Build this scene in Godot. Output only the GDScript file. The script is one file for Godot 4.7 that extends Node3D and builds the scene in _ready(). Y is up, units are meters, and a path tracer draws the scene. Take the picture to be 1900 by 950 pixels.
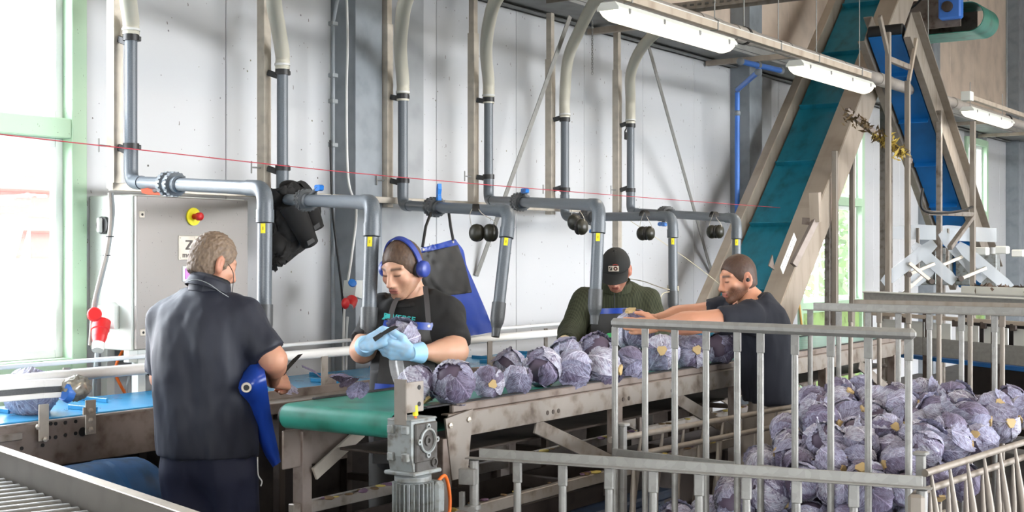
extends Node3D
# A vegetable packing hall: four workers trim red cabbages along two belt conveyors.
# World: x runs along the back wall, y is up, the back wall stands at z = -5.75, the camera at the origin's plan point.

const F := 2500.0
const WALL := 5.75
var eye := Vector3(0, 1.6, 0)
var fwd := Vector3(1.0, 0, -0.68).normalized()
var rgt := Vector3(0.68, 0, 1.0).normalized()
var M := {}
var taken := {}
var rng := RandomNumberGenerator.new()

# a point of the hall at the distance d in front of the camera's plane parallel to the wall
func at(u: float, v: float, d: float) -> Vector3:
	var r := fwd + rgt * ((u - 950.0) / F) - Vector3.UP * ((v - 475.0) / F)
	return eye + r * (d / -r.z)

func deep(u: float, v: float, z: float) -> Vector3:
	return eye + (fwd + rgt * ((u - 950.0) / F) - Vector3.UP * ((v - 475.0) / F)) * z

func depth_of(p: Vector3) -> float:
	return (p - eye).dot(fwd)

func pixel(p: Vector3) -> Vector2:
	var q := p - eye
	var z := q.dot(fwd)
	return Vector2(950.0 + F * q.dot(rgt) / z, 475.0 - F * q.y / z)

func along(a: Vector3, b: Vector3, u: float) -> Vector3:
	var k := (u - 950.0) / F
	var fa := (a - eye).dot(rgt) - k * (a - eye).dot(fwd)
	var fb := (b - eye).dot(rgt) - k * (b - eye).dot(fwd)
	return a.lerp(b, fa / (fa - fb))

# ---------------------------------------------------------------- mesh builder
class MB:
	var v := PackedVector3Array()
	var n := PackedVector3Array()
	var uv := PackedVector2Array()
	var c := PackedColorArray()
	var ix := PackedInt32Array()
	var col := Color.WHITE

	func vert(p: Vector3, nn: Vector3, t := Vector2.ZERO) -> int:
		v.append(p); n.append(nn); uv.append(t); c.append(col)
		return v.size() - 1

	func face(a: int, b: int, d: int) -> void:
		if (v[b] - v[a]).cross(v[d] - v[a]).dot(n[a] + n[b] + n[d]) > 0.0:
			ix.append(a); ix.append(d); ix.append(b)
		else:
			ix.append(a); ix.append(b); ix.append(d)

	func tri(a: Vector3, b: Vector3, d: Vector3, nn := Vector3.ZERO) -> void:
		if nn == Vector3.ZERO:
			nn = (b - a).cross(d - a).normalized()
		var i := vert(a, nn)
		vert(b, nn); vert(d, nn)
		face(i, i + 1, i + 2)

	func quad(a: Vector3, b: Vector3, d: Vector3, e: Vector3, nn := Vector3.ZERO, flip := false) -> void:
		if nn == Vector3.ZERO:
			nn = (d - a).cross(e - b).normalized()
		var i := vert(a, nn, Vector2(0, 1))
		vert(b, nn, Vector2(1, 1)); vert(d, nn, Vector2(1, 0)); vert(e, nn, Vector2(0, 0))
		face(i, i + 1, i + 2); face(i, i + 2, i + 3)

	func box(xf: Transform3D, s: Vector3, b := 0.003) -> void:
		var h := s * 0.5
		b = minf(b, minf(h.x, minf(h.y, h.z)) * 0.9)
		var pt := func(sg: Vector3, ax: int) -> Vector3:
			var p := Vector3(sg.x * (h.x - b), sg.y * (h.y - b), sg.z * (h.z - b))
			p[ax] = sg[ax] * h[ax]
			return xf * p
		for ax in 3:
			var o1 := (ax + 1) % 3
			var o2 := (ax + 2) % 3
			for s1 in [-1.0, 1.0]:
				var q := []
				for k in [[-1.0, -1.0], [1.0, -1.0], [1.0, 1.0], [-1.0, 1.0]]:
					var sg := Vector3.ZERO
					sg[ax] = s1; sg[o1] = k[0]; sg[o2] = k[1]
					q.append(pt.call(sg, ax))
				var nn := Vector3.ZERO
				nn[ax] = s1
				quad(q[0], q[1], q[2], q[3], (xf.basis * nn).normalized())
				if b > 0.0:
					for s2 in [-1.0, 1.0]:
						var g := Vector3.ZERO
						g[ax] = s1; g[o1] = s2; g[o2] = -1.0
						var g2 := g
						g2[o2] = 1.0
						var n2 := Vector3.ZERO
						n2[ax] = s1; n2[o1] = s2
						quad(pt.call(g, ax), pt.call(g2, ax), pt.call(g2, o1), pt.call(g, o1), (xf.basis * n2).normalized())
		if b > 0.0:
			for sx in [-1.0, 1.0]:
				for sy in [-1.0, 1.0]:
					for sz in [-1.0, 1.0]:
						var sg := Vector3(sx, sy, sz)
						tri(pt.call(sg, 0), pt.call(sg, 1), pt.call(sg, 2), (xf.basis * sg).normalized())

	# a box between two points: w across (along side), h along up
	func bar(a: Vector3, b: Vector3, w: float, h: float, up := Vector3.UP, bev := 0.002) -> void:
		var z := (b - a).normalized()
		if absf(z.dot(up)) > 0.98:
			up = Vector3.BACK if absf(z.z) < 0.9 else Vector3.RIGHT
		var x := up.cross(z).normalized()
		var y := z.cross(x)
		box(Transform3D(Basis(x, y, z), (a + b) * 0.5), Vector3(w, h, a.distance_to(b)), bev)

	func tube(path: PackedVector3Array, rad, sides := 12, cap := true) -> void:
		var m := path.size()
		var t := (path[1] - path[0]).normalized()
		var x := t.cross(Vector3.UP if absf(t.y) < 0.9 else Vector3.RIGHT).normalized()
		var base := v.size()
		var run := 0.0
		for i in m:
			var t2 := (path[mini(i + 1, m - 1)] - path[maxi(i - 1, 0)]).normalized()
			if t2 == Vector3.ZERO:
				t2 = t
			x = (x - t2 * x.dot(t2)).normalized()
			t = t2
			var y := t.cross(x)
			var r: float = rad if rad is float else rad[i]
			var dr := 0.0
			if not rad is float and m > 1:
				var i0 := maxi(i - 1, 0)
				var i1 := mini(i + 1, m - 1)
				dr = (rad[i1] - rad[i0]) / maxf(path[i1].distance_to(path[i0]), 1e-5)
			if i > 0:
				run += path[i].distance_to(path[i - 1])
			for k in sides + 1:
				var a := TAU * k / sides
				var o := x * cos(a) + y * sin(a)
				vert(path[i] + o * r, (o - t * dr).normalized(), Vector2(float(k) / sides, run))
		for i in m - 1:
			for k in sides:
				var q := base + i * (sides + 1) + k
				face(q, q + 1, q + sides + 2)
				face(q, q + sides + 2, q + sides + 1)
		if cap:
			for e in 2:
				var i := 0 if e == 0 else m - 1
				var nn := (path[0] - path[1]).normalized() if e == 0 else (path[m - 1] - path[m - 2]).normalized()
				var ce := vert(path[i], nn)
				for k in sides + 1:
					vert(v[base + i * (sides + 1) + k], nn)
				for k in sides:
					face(ce, ce + 1 + k, ce + 2 + k)

	func cyl(a: Vector3, b: Vector3, r: float, r2 := -1.0, sides := 14) -> void:
		tube(PackedVector3Array([a, b]), [r, r if r2 < 0.0 else r2], sides)

	# profile of (radius, height) turned about the y axis of xf
	func lathe(prof: Array, xf: Transform3D, sides := 20, smooth := false) -> void:
		for i in prof.size() - 1:
			var p: Vector2 = prof[i]
			var q: Vector2 = prof[i + 1]
			var nn := Vector2(q.y - p.y, p.x - q.x).normalized()
			var n0 := nn
			var n1 := nn
			if smooth:
				if i > 0:
					n0 = (nn + Vector2(p.y - prof[i - 1].y, prof[i - 1].x - p.x).normalized()).normalized()
				if i < prof.size() - 2:
					n1 = (nn + Vector2(prof[i + 2].y - q.y, q.x - prof[i + 2].x).normalized()).normalized()
			var base := v.size()
			for k in sides + 1:
				var a := TAU * k / sides
				var o := Vector3(cos(a), 0, sin(a))
				vert(xf * (o * p.x + Vector3.UP * p.y), (xf.basis * (o * n0.x + Vector3.UP * n0.y)).normalized(), Vector2(float(k) / sides, p.y))
				vert(xf * (o * q.x + Vector3.UP * q.y), (xf.basis * (o * n1.x + Vector3.UP * n1.y)).normalized(), Vector2(float(k) / sides, q.y))
			for k in sides:
				var s := base + k * 2
				if p.x > 1e-6:
					face(s, s + 1, s + 2)
				if q.x > 1e-6:
					face(s + 1, s + 3, s + 2)

	# outline in the xy plane of xf, from -depth/2 to depth/2 along z
	func prism(poly: PackedVector2Array, depth: float, xf: Transform3D) -> void:
		var idx := Geometry2D.triangulate_polygon(poly)
		for s in [-0.5, 0.5]:
			var nn := (xf.basis.z * signf(s)).normalized()
			var base := v.size()
			for p in poly:
				vert(xf * Vector3(p.x, p.y, depth * s), nn, p)
			for i in range(0, idx.size(), 3):
				face(base + idx[i], base + idx[i + 1], base + idx[i + 2])
		var sgn := 1.0 if not Geometry2D.is_polygon_clockwise(poly) else -1.0
		for i in poly.size():
			var p := poly[i]
			var q := poly[(i + 1) % poly.size()]
			var e := (q - p).normalized()
			var nn := (xf.basis * Vector3(e.y * sgn, -e.x * sgn, 0)).normalized()
			quad(xf * Vector3(p.x, p.y, -depth * 0.5), xf * Vector3(q.x, q.y, -depth * 0.5), xf * Vector3(q.x, q.y, depth * 0.5), xf * Vector3(p.x, p.y, depth * 0.5), nn)

	# a smooth grid of points, rows of equal length
	func sheet(rows: Array, closed := false) -> void:
		var h := rows.size()
		var w: int = rows[0].size()
		var base := v.size()
		for j in h:
			for i in w:
				var il := i - 1 if i > 0 else (w - 2 if closed else 0)
				var ir := i + 1 if i < w - 1 else (1 if closed else w - 1)
				var du: Vector3 = rows[j][ir] - rows[j][il]
				var dv: Vector3 = rows[mini(j + 1, h - 1)][i] - rows[maxi(j - 1, 0)][i]
				var nn := du.cross(dv)
				vert(rows[j][i], nn.normalized() if nn.length() > 1e-12 else Vector3.UP, Vector2(float(i) / (w - 1), float(j) / (h - 1)))
		for j in h - 1:
			for i in w - 1:
				var q := base + j * w + i
				face(q, q + 1, q + w + 1)
				face(q, q + w + 1, q + w)

	# the sheet with a thickness, closed round its rim
	func slab(rows: Array, t: float) -> void:
		var h := rows.size()
		var w: int = rows[0].size()
		var b0 := v.size()
		sheet(rows)
		var back := []
		for j in h:
			var r := []
			for i in w:
				r.append(rows[j][i] - n[b0 + j * w + i] * t)
			back.append(r)
		sheet(back)
		for j in h - 1:
			quad(rows[j][0], rows[j + 1][0], back[j + 1][0], back[j][0])
			quad(rows[j][w - 1], rows[j + 1][w - 1], back[j + 1][w - 1], back[j][w - 1])
		for i in w - 1:
			quad(rows[0][i], rows[0][i + 1], back[0][i + 1], back[0][i])
			quad(rows[h - 1][i], rows[h - 1][i + 1], back[h - 1][i + 1], back[h - 1][i])

	func ball(ce: Vector3, r: Vector3, bs := Basis.IDENTITY, seg := 16, ring := 10) -> void:
		var base := v.size()
		for j in ring + 1:
			var p := PI * j / ring
			for i in seg + 1:
				var a := TAU * i / seg
				var d := Vector3(sin(p) * cos(a), cos(p), sin(p) * sin(a))
				vert(ce + bs * (d * r), (bs * (d / r)).normalized(), Vector2(float(i) / seg, float(j) / ring))
		for j in ring:
			for i in seg:
				var q := base + j * (seg + 1) + i
				if j > 0:
					face(q, q + 1, q + seg + 2)
				if j < ring - 1:
					face(q, q + seg + 2, q + seg + 1)

	func shift(o: Vector3) -> void:
		for i in v.size():
			v[i] += o

	func mesh() -> ArrayMesh:
		var a := []
		a.resize(Mesh.ARRAY_MAX)
		a[Mesh.ARRAY_VERTEX] = v
		a[Mesh.ARRAY_NORMAL] = n
		a[Mesh.ARRAY_TEX_UV] = uv
		a[Mesh.ARRAY_COLOR] = c
		a[Mesh.ARRAY_INDEX] = ix
		var m := ArrayMesh.new()
		m.add_surface_from_arrays(Mesh.PRIMITIVE_TRIANGLES, a)
		return m

# ---------------------------------------------------------------- scene helpers
func numbered(called: String) -> String:
	if not taken.has(called):
		taken[called] = 0
		return called
	taken[called] += 1
	return "%s_%03d" % [called, taken[called]]

func tag(o: Node3D, label: String, category := "", group := "", kind := "") -> void:
	if label: o.set_meta("label", label)
	if category: o.set_meta("category", category)
	if group: o.set_meta("group", group)
	if kind: o.set_meta("kind", kind)

func thing(called: String, label: String, category: String, base: Vector3, group := "") -> Node3D:
	var o := Node3D.new()
	o.name = numbered(called)
	o.position = base
	add_child(o)
	tag(o, label, category, group)
	return o

func gpos(o: Node3D) -> Vector3:
	var p := Vector3.ZERO
	while o != self:
		p += o.position
		o = o.get_parent()
	return p

# a part whose shape is given in world coordinates
func part(called: String, b: MB, m: Material, parent: Node3D, label := "") -> MeshInstance3D:
	var o := MeshInstance3D.new()
	o.name = called
	if parent == self:
		o.name = numbered(called)
	var off := gpos(parent) if parent != self else Vector3.ZERO
	if off != Vector3.ZERO:
		b.shift(-off)
	o.mesh = b.mesh()
	o.material_override = m
	parent.add_child(o, true)
	if label: o.set_meta("label", label)
	return o

# a part that shares a mesh
func mpart(called: String, me: Mesh, m: Material, parent: Node3D, xf := Transform3D.IDENTITY) -> MeshInstance3D:
	var o := MeshInstance3D.new()
	o.name = called if parent != self else numbered(called)
	o.mesh = me
	o.material_override = m
	o.transform = xf
	parent.add_child(o, true)
	return o

# a thing that is one mesh, its origin at the foot of its shape
func solo(called: String, b: MB, m: Material, label: String, category: String, group := "", kind := "") -> MeshInstance3D:
	var lo := Vector3(INF, INF, INF)
	var hi := -lo
	for p in b.v:
		lo = lo.min(p)
		hi = hi.max(p)
	var base := Vector3((lo.x + hi.x) * 0.5, lo.y, (lo.z + hi.z) * 0.5)
	b.shift(-base)
	var o := MeshInstance3D.new()
	o.name = numbered(called)
	o.position = base
	o.mesh = b.mesh()
	o.material_override = m
	add_child(o)
	tag(o, label, category, group, kind)
	return o

func struct(called: String, b: MB, m: Material, parent: Node3D = self) -> MeshInstance3D:
	var o := part(called, b, m, parent)
	if parent == self:
		o.set_meta("kind", "structure")
	return o

func srt(p: Vector3, s: Vector3) -> Transform3D:
	return Transform3D(Basis.IDENTITY.scaled(s), p)

func mv(p: Vector3) -> Transform3D:
	return Transform3D(Basis.IDENTITY, p)

# a transform at p whose y axis runs along dir
func aim(p: Vector3, dir: Vector3, ref := Vector3.UP) -> Transform3D:
	var y := dir.normalized()
	if absf(y.dot(ref)) > 0.98:
		ref = Vector3.RIGHT
	var x := y.cross(ref).normalized()
	return Transform3D(Basis(x, y, x.cross(y)), p)

# a polyline with its corners rounded
func bend(pts: Array, r: float, seg := 8) -> PackedVector3Array:
	var out := PackedVector3Array([pts[0]])
	for i in range(1, pts.size() - 1):
		var a: Vector3 = pts[i - 1]
		var b: Vector3 = pts[i]
		var c: Vector3 = pts[i + 1]
		var d1 := (a - b).normalized()
		var d2 := (c - b).normalized()
		var half := d1.angle_to(d2) * 0.5
		var cut := minf(r / maxf(tan(half), 0.01), 0.49 * minf(a.distance_to(b), b.distance_to(c)))
		for k in seg + 1:
			var t := float(k) / seg
			out.append((b + d1 * cut).lerp(b, t).lerp(b.lerp(b + d2 * cut, t), t))
	out.append(pts[-1])
	return out

# a smooth curve through points
func spline(pts: Array, seg := 8) -> PackedVector3Array:
	var out := PackedVector3Array()
	for i in pts.size() - 1:
		var p0: Vector3 = pts[maxi(i - 1, 0)]
		var p1: Vector3 = pts[i]
		var p2: Vector3 = pts[i + 1]
		var p3: Vector3 = pts[mini(i + 2, pts.size() - 1)]
		for k in seg:
			out.append(p1.cubic_interpolate(p2, p0, p3, float(k) / seg))
	out.append(pts[-1])
	return out

func text_mesh(s: String, size: float, depth := 0.002, font := "Droid Sans", bold := true) -> TextMesh:
	var f := SystemFont.new()
	f.font_names = PackedStringArray([font])
	f.font_weight = 700 if bold else 400
	var t := TextMesh.new()
	t.font = f
	t.text = s
	t.font_size = 32
	t.pixel_size = size / 32.0
	t.depth = depth
	return t

# ---------------------------------------------------------------- materials
func ntex(sd: int, freq: float, ramp: Array, oct := 4, size := 512, kind := FastNoiseLite.TYPE_SIMPLEX_SMOOTH, stretch := 1) -> ImageTexture:
	var nz := FastNoiseLite.new()
	nz.seed = sd
	nz.frequency = freq
	nz.noise_type = kind
	nz.fractal_octaves = oct
	if kind == FastNoiseLite.TYPE_CELLULAR:
		nz.cellular_return_type = FastNoiseLite.RETURN_CELL_VALUE
	var im := nz.get_seamless_image(size, size / stretch)
	im.convert(Image.FORMAT_L8)
	var src := im.get_data()
	var g := Gradient.new()
	g.offsets = PackedFloat32Array()
	g.colors = PackedColorArray()
	for k in ramp.size():
		g.add_point(ramp[k][0], ramp[k][1])
	var lut := PackedByteArray()
	for k in 256:
		var cc := g.sample(k / 255.0)
		lut.append(cc.r8); lut.append(cc.g8); lut.append(cc.b8)
	var dst := PackedByteArray()
	dst.resize(src.size() * 3)
	for k in src.size():
		var q := src[k] * 3
		dst[k * 3] = lut[q]; dst[k * 3 + 1] = lut[q + 1]; dst[k * 3 + 2] = lut[q + 2]
	var o := Image.create_from_data(im.get_width(), im.get_height(), false, Image.FORMAT_RGB8, dst)
	if stretch > 1:
		o.resize(size, size, Image.INTERPOLATE_BILINEAR)
	return ImageTexture.create_from_image(o)

func splat(im: Image, x: int, y: int, r: int, col: Color) -> void:
	for j in range(-r, r + 1):
		for i in range(-r, r + 1):
			if i * i + j * j <= r * r + rng.randi_range(-r, r):
				var px := posmod(x + i, im.get_width())
				var py := posmod(y + j, im.get_height())
				im.set_pixel(px, py, im.get_pixel(px, py).lerp(col, col.a))

func g3(x: float) -> Color:
	return Color(x, x, x)

func mat(called: String, col: Color, rough: float, metal := 0.0, tex: Texture2D = null, scale := 1.0, world := false) -> StandardMaterial3D:
	var m := StandardMaterial3D.new()
	m.resource_name = called
	m.albedo_color = col
	m.roughness = rough
	m.metallic = metal
	m.cull_mode = BaseMaterial3D.CULL_DISABLED
	if tex:
		m.albedo_texture = tex
		m.uv1_triplanar = true
		m.uv1_world_triplanar = world
		m.uv1_scale = Vector3.ONE * scale
	M[called] = m
	return m

func make_materials() -> void:
	var smear := ntex(1, 0.008, [[0.0, g3(0.84)], [0.45, g3(0.94)], [1.0, g3(1.0)]])
	var grime := ntex(2, 0.012, [[0.0, Color(0.62, 0.57, 0.52)], [0.3, Color(0.89, 0.87, 0.85)], [0.5, g3(0.97)], [1.0, g3(1.0)]], 5)
	var streak := ntex(3, 0.01, [[0.0, Color(0.84, 0.81, 0.78)], [0.4, Color(0.95, 0.94, 0.93)], [1.0, g3(1.0)]], 5, 512, FastNoiseLite.TYPE_SIMPLEX_SMOOTH, 4)
	var spangle := ntex(4, 0.03, [[0.0, g3(0.91)], [1.0, g3(1.0)]], 1, 512, FastNoiseLite.TYPE_CELLULAR)
	var fine := ntex(5, 0.09, [[0.0, g3(0.8)], [1.0, g3(1.0)]], 3)
	var weave := ntex(6, 0.2, [[0.0, g3(0.86)], [1.0, g3(1.0)]], 2)
	M["t_weave"] = weave
	M["t_fine"] = fine
	M["t_smear"] = smear
	# specks of dried leaf juice on everything near the belts
	var specks := Image.create(1024, 1024, false, Image.FORMAT_RGB8)
	specks.fill(Color.WHITE)
	rng.seed = 7
	for k in 130:
		var tone: Color = [Color(0.23, 0.2, 0.17, 0.9), Color(0.42, 0.4, 0.26, 0.7), Color(0.3, 0.26, 0.3, 0.6)][rng.randi() % 3]
		var r := 1 if rng.randf() < 0.75 else rng.randi_range(2, 3)
		splat(specks, rng.randi() % 1024, rng.randi() % 1024, r, tone)
	for k in 34:
		var x := rng.randi() % 1024
		var y := rng.randi() % 1024
		for j in rng.randi_range(3, 14):
			splat(specks, x + (j / 4) % 2, y + j, 1, Color(0.35, 0.3, 0.26, 0.5))
	var st := ImageTexture.create_from_image(specks)
	mat("wall_white", Color(0.82, 0.825, 0.835), 0.45)
	var wt := mat("wall_specked", Color(0.775, 0.78, 0.79), 0.45, 0.0, st, 0.55, true)
	wt.uv1_triplanar = true
	mat("wall_cream", Color(0.88, 0.80, 0.73), 0.6, 0.0, smear, 0.4, true)
	mat("wall_grey", Color(0.66, 0.67, 0.68), 0.5, 0.0, smear, 0.5, true)
	mat("floor", Color(0.24, 0.215, 0.195), 0.6, 0.0, grime, 0.6, true)
	mat("ceiling", Color(0.7, 0.66, 0.6), 0.8)
	mat("green", Color(0.71, 0.83, 0.71), 0.45, 0.0, st, 1.3, true)
	mat("green_dirty", Color(0.6, 0.72, 0.45), 0.5, 0.0, grime, 0.8, true)
	mat("sash", Color(0.93, 0.94, 0.93), 0.4)
	mat("column", Color(0.55, 0.575, 0.60), 0.5, 0.0, smear, 1.0, true)
	mat("steel_grey", Color(0.58, 0.58, 0.57), 0.5, 0.3, smear, 0.8)
	mat("stainless", Color(0.80, 0.765, 0.71), 0.38, 0.35, smear, 1.6)
	mat("stainless_dirty", Color(0.56, 0.53, 0.50), 0.42, 0.3, grime, 1.4)
	mat("frame", Color(0.51, 0.465, 0.435), 0.45, 0.25, grime, 1.1)
	mat("shadow_brown", Color(0.20, 0.165, 0.145), 0.7, 0.0, grime, 1.3)  # dark tone painted in for the gloom under the machines
	mat("frame_dark", Color(0.29, 0.25, 0.225), 0.6, 0.2, grime, 1.3)
	mat("galv", Color(0.60, 0.595, 0.58), 0.5, 0.4, spangle, 3.0)
	mat("galv_dirty", Color(0.59, 0.56, 0.525), 0.55, 0.3, streak, 2.2)
	mat("pvc", Color(0.40, 0.43, 0.46), 0.38, 0.0, fine, 3.0)
	mat("pvc_dark", Color(0.33, 0.34, 0.35), 0.45, 0.0, fine, 3.0)
	mat("pvc_pale", Color(0.66, 0.63, 0.60), 0.4, 0.0, smear, 1.0)
	mat("hose", Color(0.80, 0.78, 0.72), 0.5)
	mat("rubber", Color(0.08, 0.08, 0.085), 0.6)
	mat("black_plastic", Color(0.11, 0.11, 0.115), 0.45)
	mat("blue_handle", Color(0.12, 0.47, 0.82), 0.4)
	mat("orange_handle", Color(0.93, 0.42, 0.28), 0.4)
	mat("yellow", Color(0.93, 0.88, 0.12), 0.5)
	mat("sticker_mark", Color(0.74, 0.66, 0.06), 0.6)
	mat("blue_pipe", Color(0.24, 0.47, 0.82), 0.4)
	mat("red", Color(0.80, 0.13, 0.14), 0.4)
	mat("white_plastic", Color(0.88, 0.89, 0.87), 0.4)
	mat("cable_white", Color(0.85, 0.85, 0.84), 0.5)
	mat("cable_grey", Color(0.52, 0.54, 0.55), 0.5)
	mat("orange_cable", Color(0.9, 0.42, 0.12), 0.5)
	mat("string_red", Color(0.75, 0.25, 0.3), 0.7)
	mat("twine", Color(0.78, 0.74, 0.64), 0.9)
	mat("belt_blue", Color(0.24, 0.58, 0.77), 0.24, 0.0, smear, 0.9)
	mat("belt_green", Color(0.20, 0.53, 0.47), 0.33, 0.0, grime, 0.7)
	mat("belt_teal", Color(0.10, 0.50, 0.60), 0.45, 0.0, grime, 0.7)
	mat("belt_deep", Color(0.07, 0.44, 0.74), 0.45, 0.0, smear, 0.9)
	mat("rail_white", Color(0.92, 0.92, 0.91), 0.35)
	mat("cabinet_pale", Color(0.80, 0.82, 0.79), 0.45, 0.0, st, 1.2)
	mat("cabinet_door", Color(0.52, 0.50, 0.485), 0.38, 0.35, st, 1.6)
	mat("cast_grey", Color(0.56, 0.58, 0.58), 0.5, 0.15, grime, 3.0)
	mat("cast_dark", Color(0.30, 0.29, 0.28), 0.6, 0.2, grime, 3.0)
	mat("drum_blue", Color(0.12, 0.34, 0.54), 0.5, 0.0, grime, 1.0)
	mat("crate_blue", Color(0.12, 0.19, 0.29), 0.5, 0.0, grime, 2.0)
	mat("blade", Color(0.20, 0.20, 0.20), 0.35, 0.7)
	mat("roller_frame", Color(0.55, 0.53, 0.51), 0.35, 0.4, smear, 1.4)
	mat("foil", Color(0.75, 0.74, 0.70), 0.3, 0.6, grime, 6.0)
	mat("tan_metal", Color(0.72, 0.675, 0.62), 0.45, 0.25, streak, 0.9)
	var gl := mat("glass", Color(1, 1, 1, 0.06), 0.03)
	gl.transparency = BaseMaterial3D.TRANSPARENCY_ALPHA
	var pf := mat("flap", Color(0.74, 0.765, 0.79, 0.42), 0.32)
	pf.transparency = BaseMaterial3D.TRANSPARENCY_ALPHA
	var la := mat("lamp_glow", Color(0.95, 0.95, 0.93), 0.4)
	la.emission_enabled = true
	la.emission = Color(1.0, 0.95, 0.86)
	la.emission_energy_multiplier = 6.0

func _ready() -> void:
	# camera
	var cam := Camera3D.new()
	cam.name = "camera"
	cam.fov = rad_to_deg(2.0 * atan(475.0 / F))
	cam.position = eye
	cam.rotation.y = atan2(-fwd.x, -fwd.z)
	cam.near = 0.05
	cam.far = 200.0
	cam.current = true
	add_child(cam)
	# sky: bright overcast
	var sm := ProceduralSkyMaterial.new()
	sm.sky_top_color = Color(0.87, 0.90, 0.94)
	sm.sky_horizon_color = Color(0.98, 0.98, 0.98)
	sm.ground_horizon_color = Color(0.72, 0.73, 0.72)
	sm.ground_bottom_color = Color(0.5, 0.5, 0.48)
	sm.sky_energy_multiplier = SKY
	sm.ground_energy_multiplier = SKY
	sm.sun_angle_max = 0.0
	var sky := Sky.new()
	sky.sky_material = sm
	var env := Environment.new()
	env.background_mode = Environment.BG_SKY
	env.sky = sky
	env.tonemap_mode = Environment.TONE_MAPPER_LINEAR
	env.tonemap_exposure = EXPOSURE
	env.sdfgi_enabled = true
	env.ssao_enabled = true
	env.ssil_enabled = true
	var we := WorldEnvironment.new()
	we.name = "world_environment"
	we.environment = env
	add_child(we)
	make_materials()
	hall_fill_lights()
	build_room()
	build_outside()
	build_overhead()
	build_suction()
	build_wall_things()
	build_conveyors()
	build_elevators()
	build_sorter()
	build_roller_table()
	build_cages()
	make_cabbages()
	place_cabbages()
	build_people()
	build_small()

const SKY := 6.5
const EXPOSURE := 0.34
const HALL_FILL := 12.0

# added fill lamps, out of the frame: two rows shaped like the visible ones
func hall_fill_lights() -> void:
	for z: float in [-1.2, 3.6]:
		for k in 6:
			strip_lamp(Vector3(0.0 + k * 4.2, 4.6, z), Vector3.RIGHT, 1.5, HALL_FILL, "%s added fill lamp in the %s ceiling row, out of the picture" % [["first", "second", "third", "fourth", "fifth", "sixth"][k], "nearer" if z > 0.0 else "farther"], "added hall fill lamps")

# a closed strip lamp with a clear cover: its base at p, running along dir
func strip_lamp(p: Vector3, dir: Vector3, length: float, energy: float, label: String, group := "") -> Node3D:
	var o := thing("strip_lamp", label, "lamp", p, group)
	var x := dir.normalized()
	var z := x.cross(Vector3.UP).normalized()
	var bs := Basis(x, Vector3.UP, z)
	var b := MB.new()
	b.prism(PackedVector2Array([Vector2(-0.045, 0.0), Vector2(0.045, 0.0), Vector2(0.068, -0.03), Vector2(0.068, -0.045), Vector2(-0.068, -0.045), Vector2(-0.068, -0.03)]), length, Transform3D(Basis(z, Vector3.UP, z.cross(Vector3.UP)), p))
	part("housing", b, M.white_plastic, o)
	b = MB.new()
	# diffuser with tapered ends
	var rows := []
	for i in 9:
		var t := float(i) / 8.0
		var s := clampf(minf(t, 1.0 - t) * 18.0, 0.0, 1.0)
		var px := lerpf(-0.5, 0.5, [0.0, 0.02, 0.05, 0.2, 0.5, 0.8, 0.95, 0.98, 1.0][i]) * length
		s = 0.45 if i == 0 or i == 8 else (0.8 if i == 1 or i == 7 else 1.0)
		var row := []
		for k in 11:
			var a := PI * k / 10.0
			row.append(p + bs * Vector3(px, -0.045 - sin(a) * 0.055 * s, cos(a) * 0.066 * (0.6 + 0.4 * s)))
		rows.append(row)
	b.sheet(rows)
	for e in [0, 8]:
		var ce: Vector3 = p + bs * Vector3((-0.5 if e == 0 else 0.5) * length, -0.05, 0)
		for k in 10:
			b.tri(ce, rows[e][k], rows[e][k + 1], x * (-1.0 if e == 0 else 1.0))
	part("diffuser", b, M.lamp_glow, o)
	b = MB.new()
	for k in [-0.42, -0.15, 0.15, 0.42]:
		for s in [-1.0, 1.0]:
			b.box(Transform3D(bs, p + bs * Vector3(k * length, -0.04, s * 0.07)), Vector3(0.018, 0.03, 0.006), 0.001)
	part("cover_clip", b, M.steel_grey, o)
	var l := AreaLight3D.new()
	l.name = "lamp_light"
	l.area_size = Vector2(length * 0.95, 0.12)
	l.light_energy = energy
	l.light_color = Color(1.0, 0.95, 0.88)
	l.area_range = 40.0
	l.area_attenuation = 2.0
	l.shadow_enabled = true
	l.position = Vector3(0, -0.12, 0)
	l.basis = Basis(x, z, Vector3.UP) if x.cross(z).dot(Vector3.UP) > 0.0 else Basis(x, -z, Vector3.UP)
	o.add_child(l)
	return o

const WINDOWS := [[2.4, 4.516], [14.06, 16.12], [20.55, 21.75]]

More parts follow.
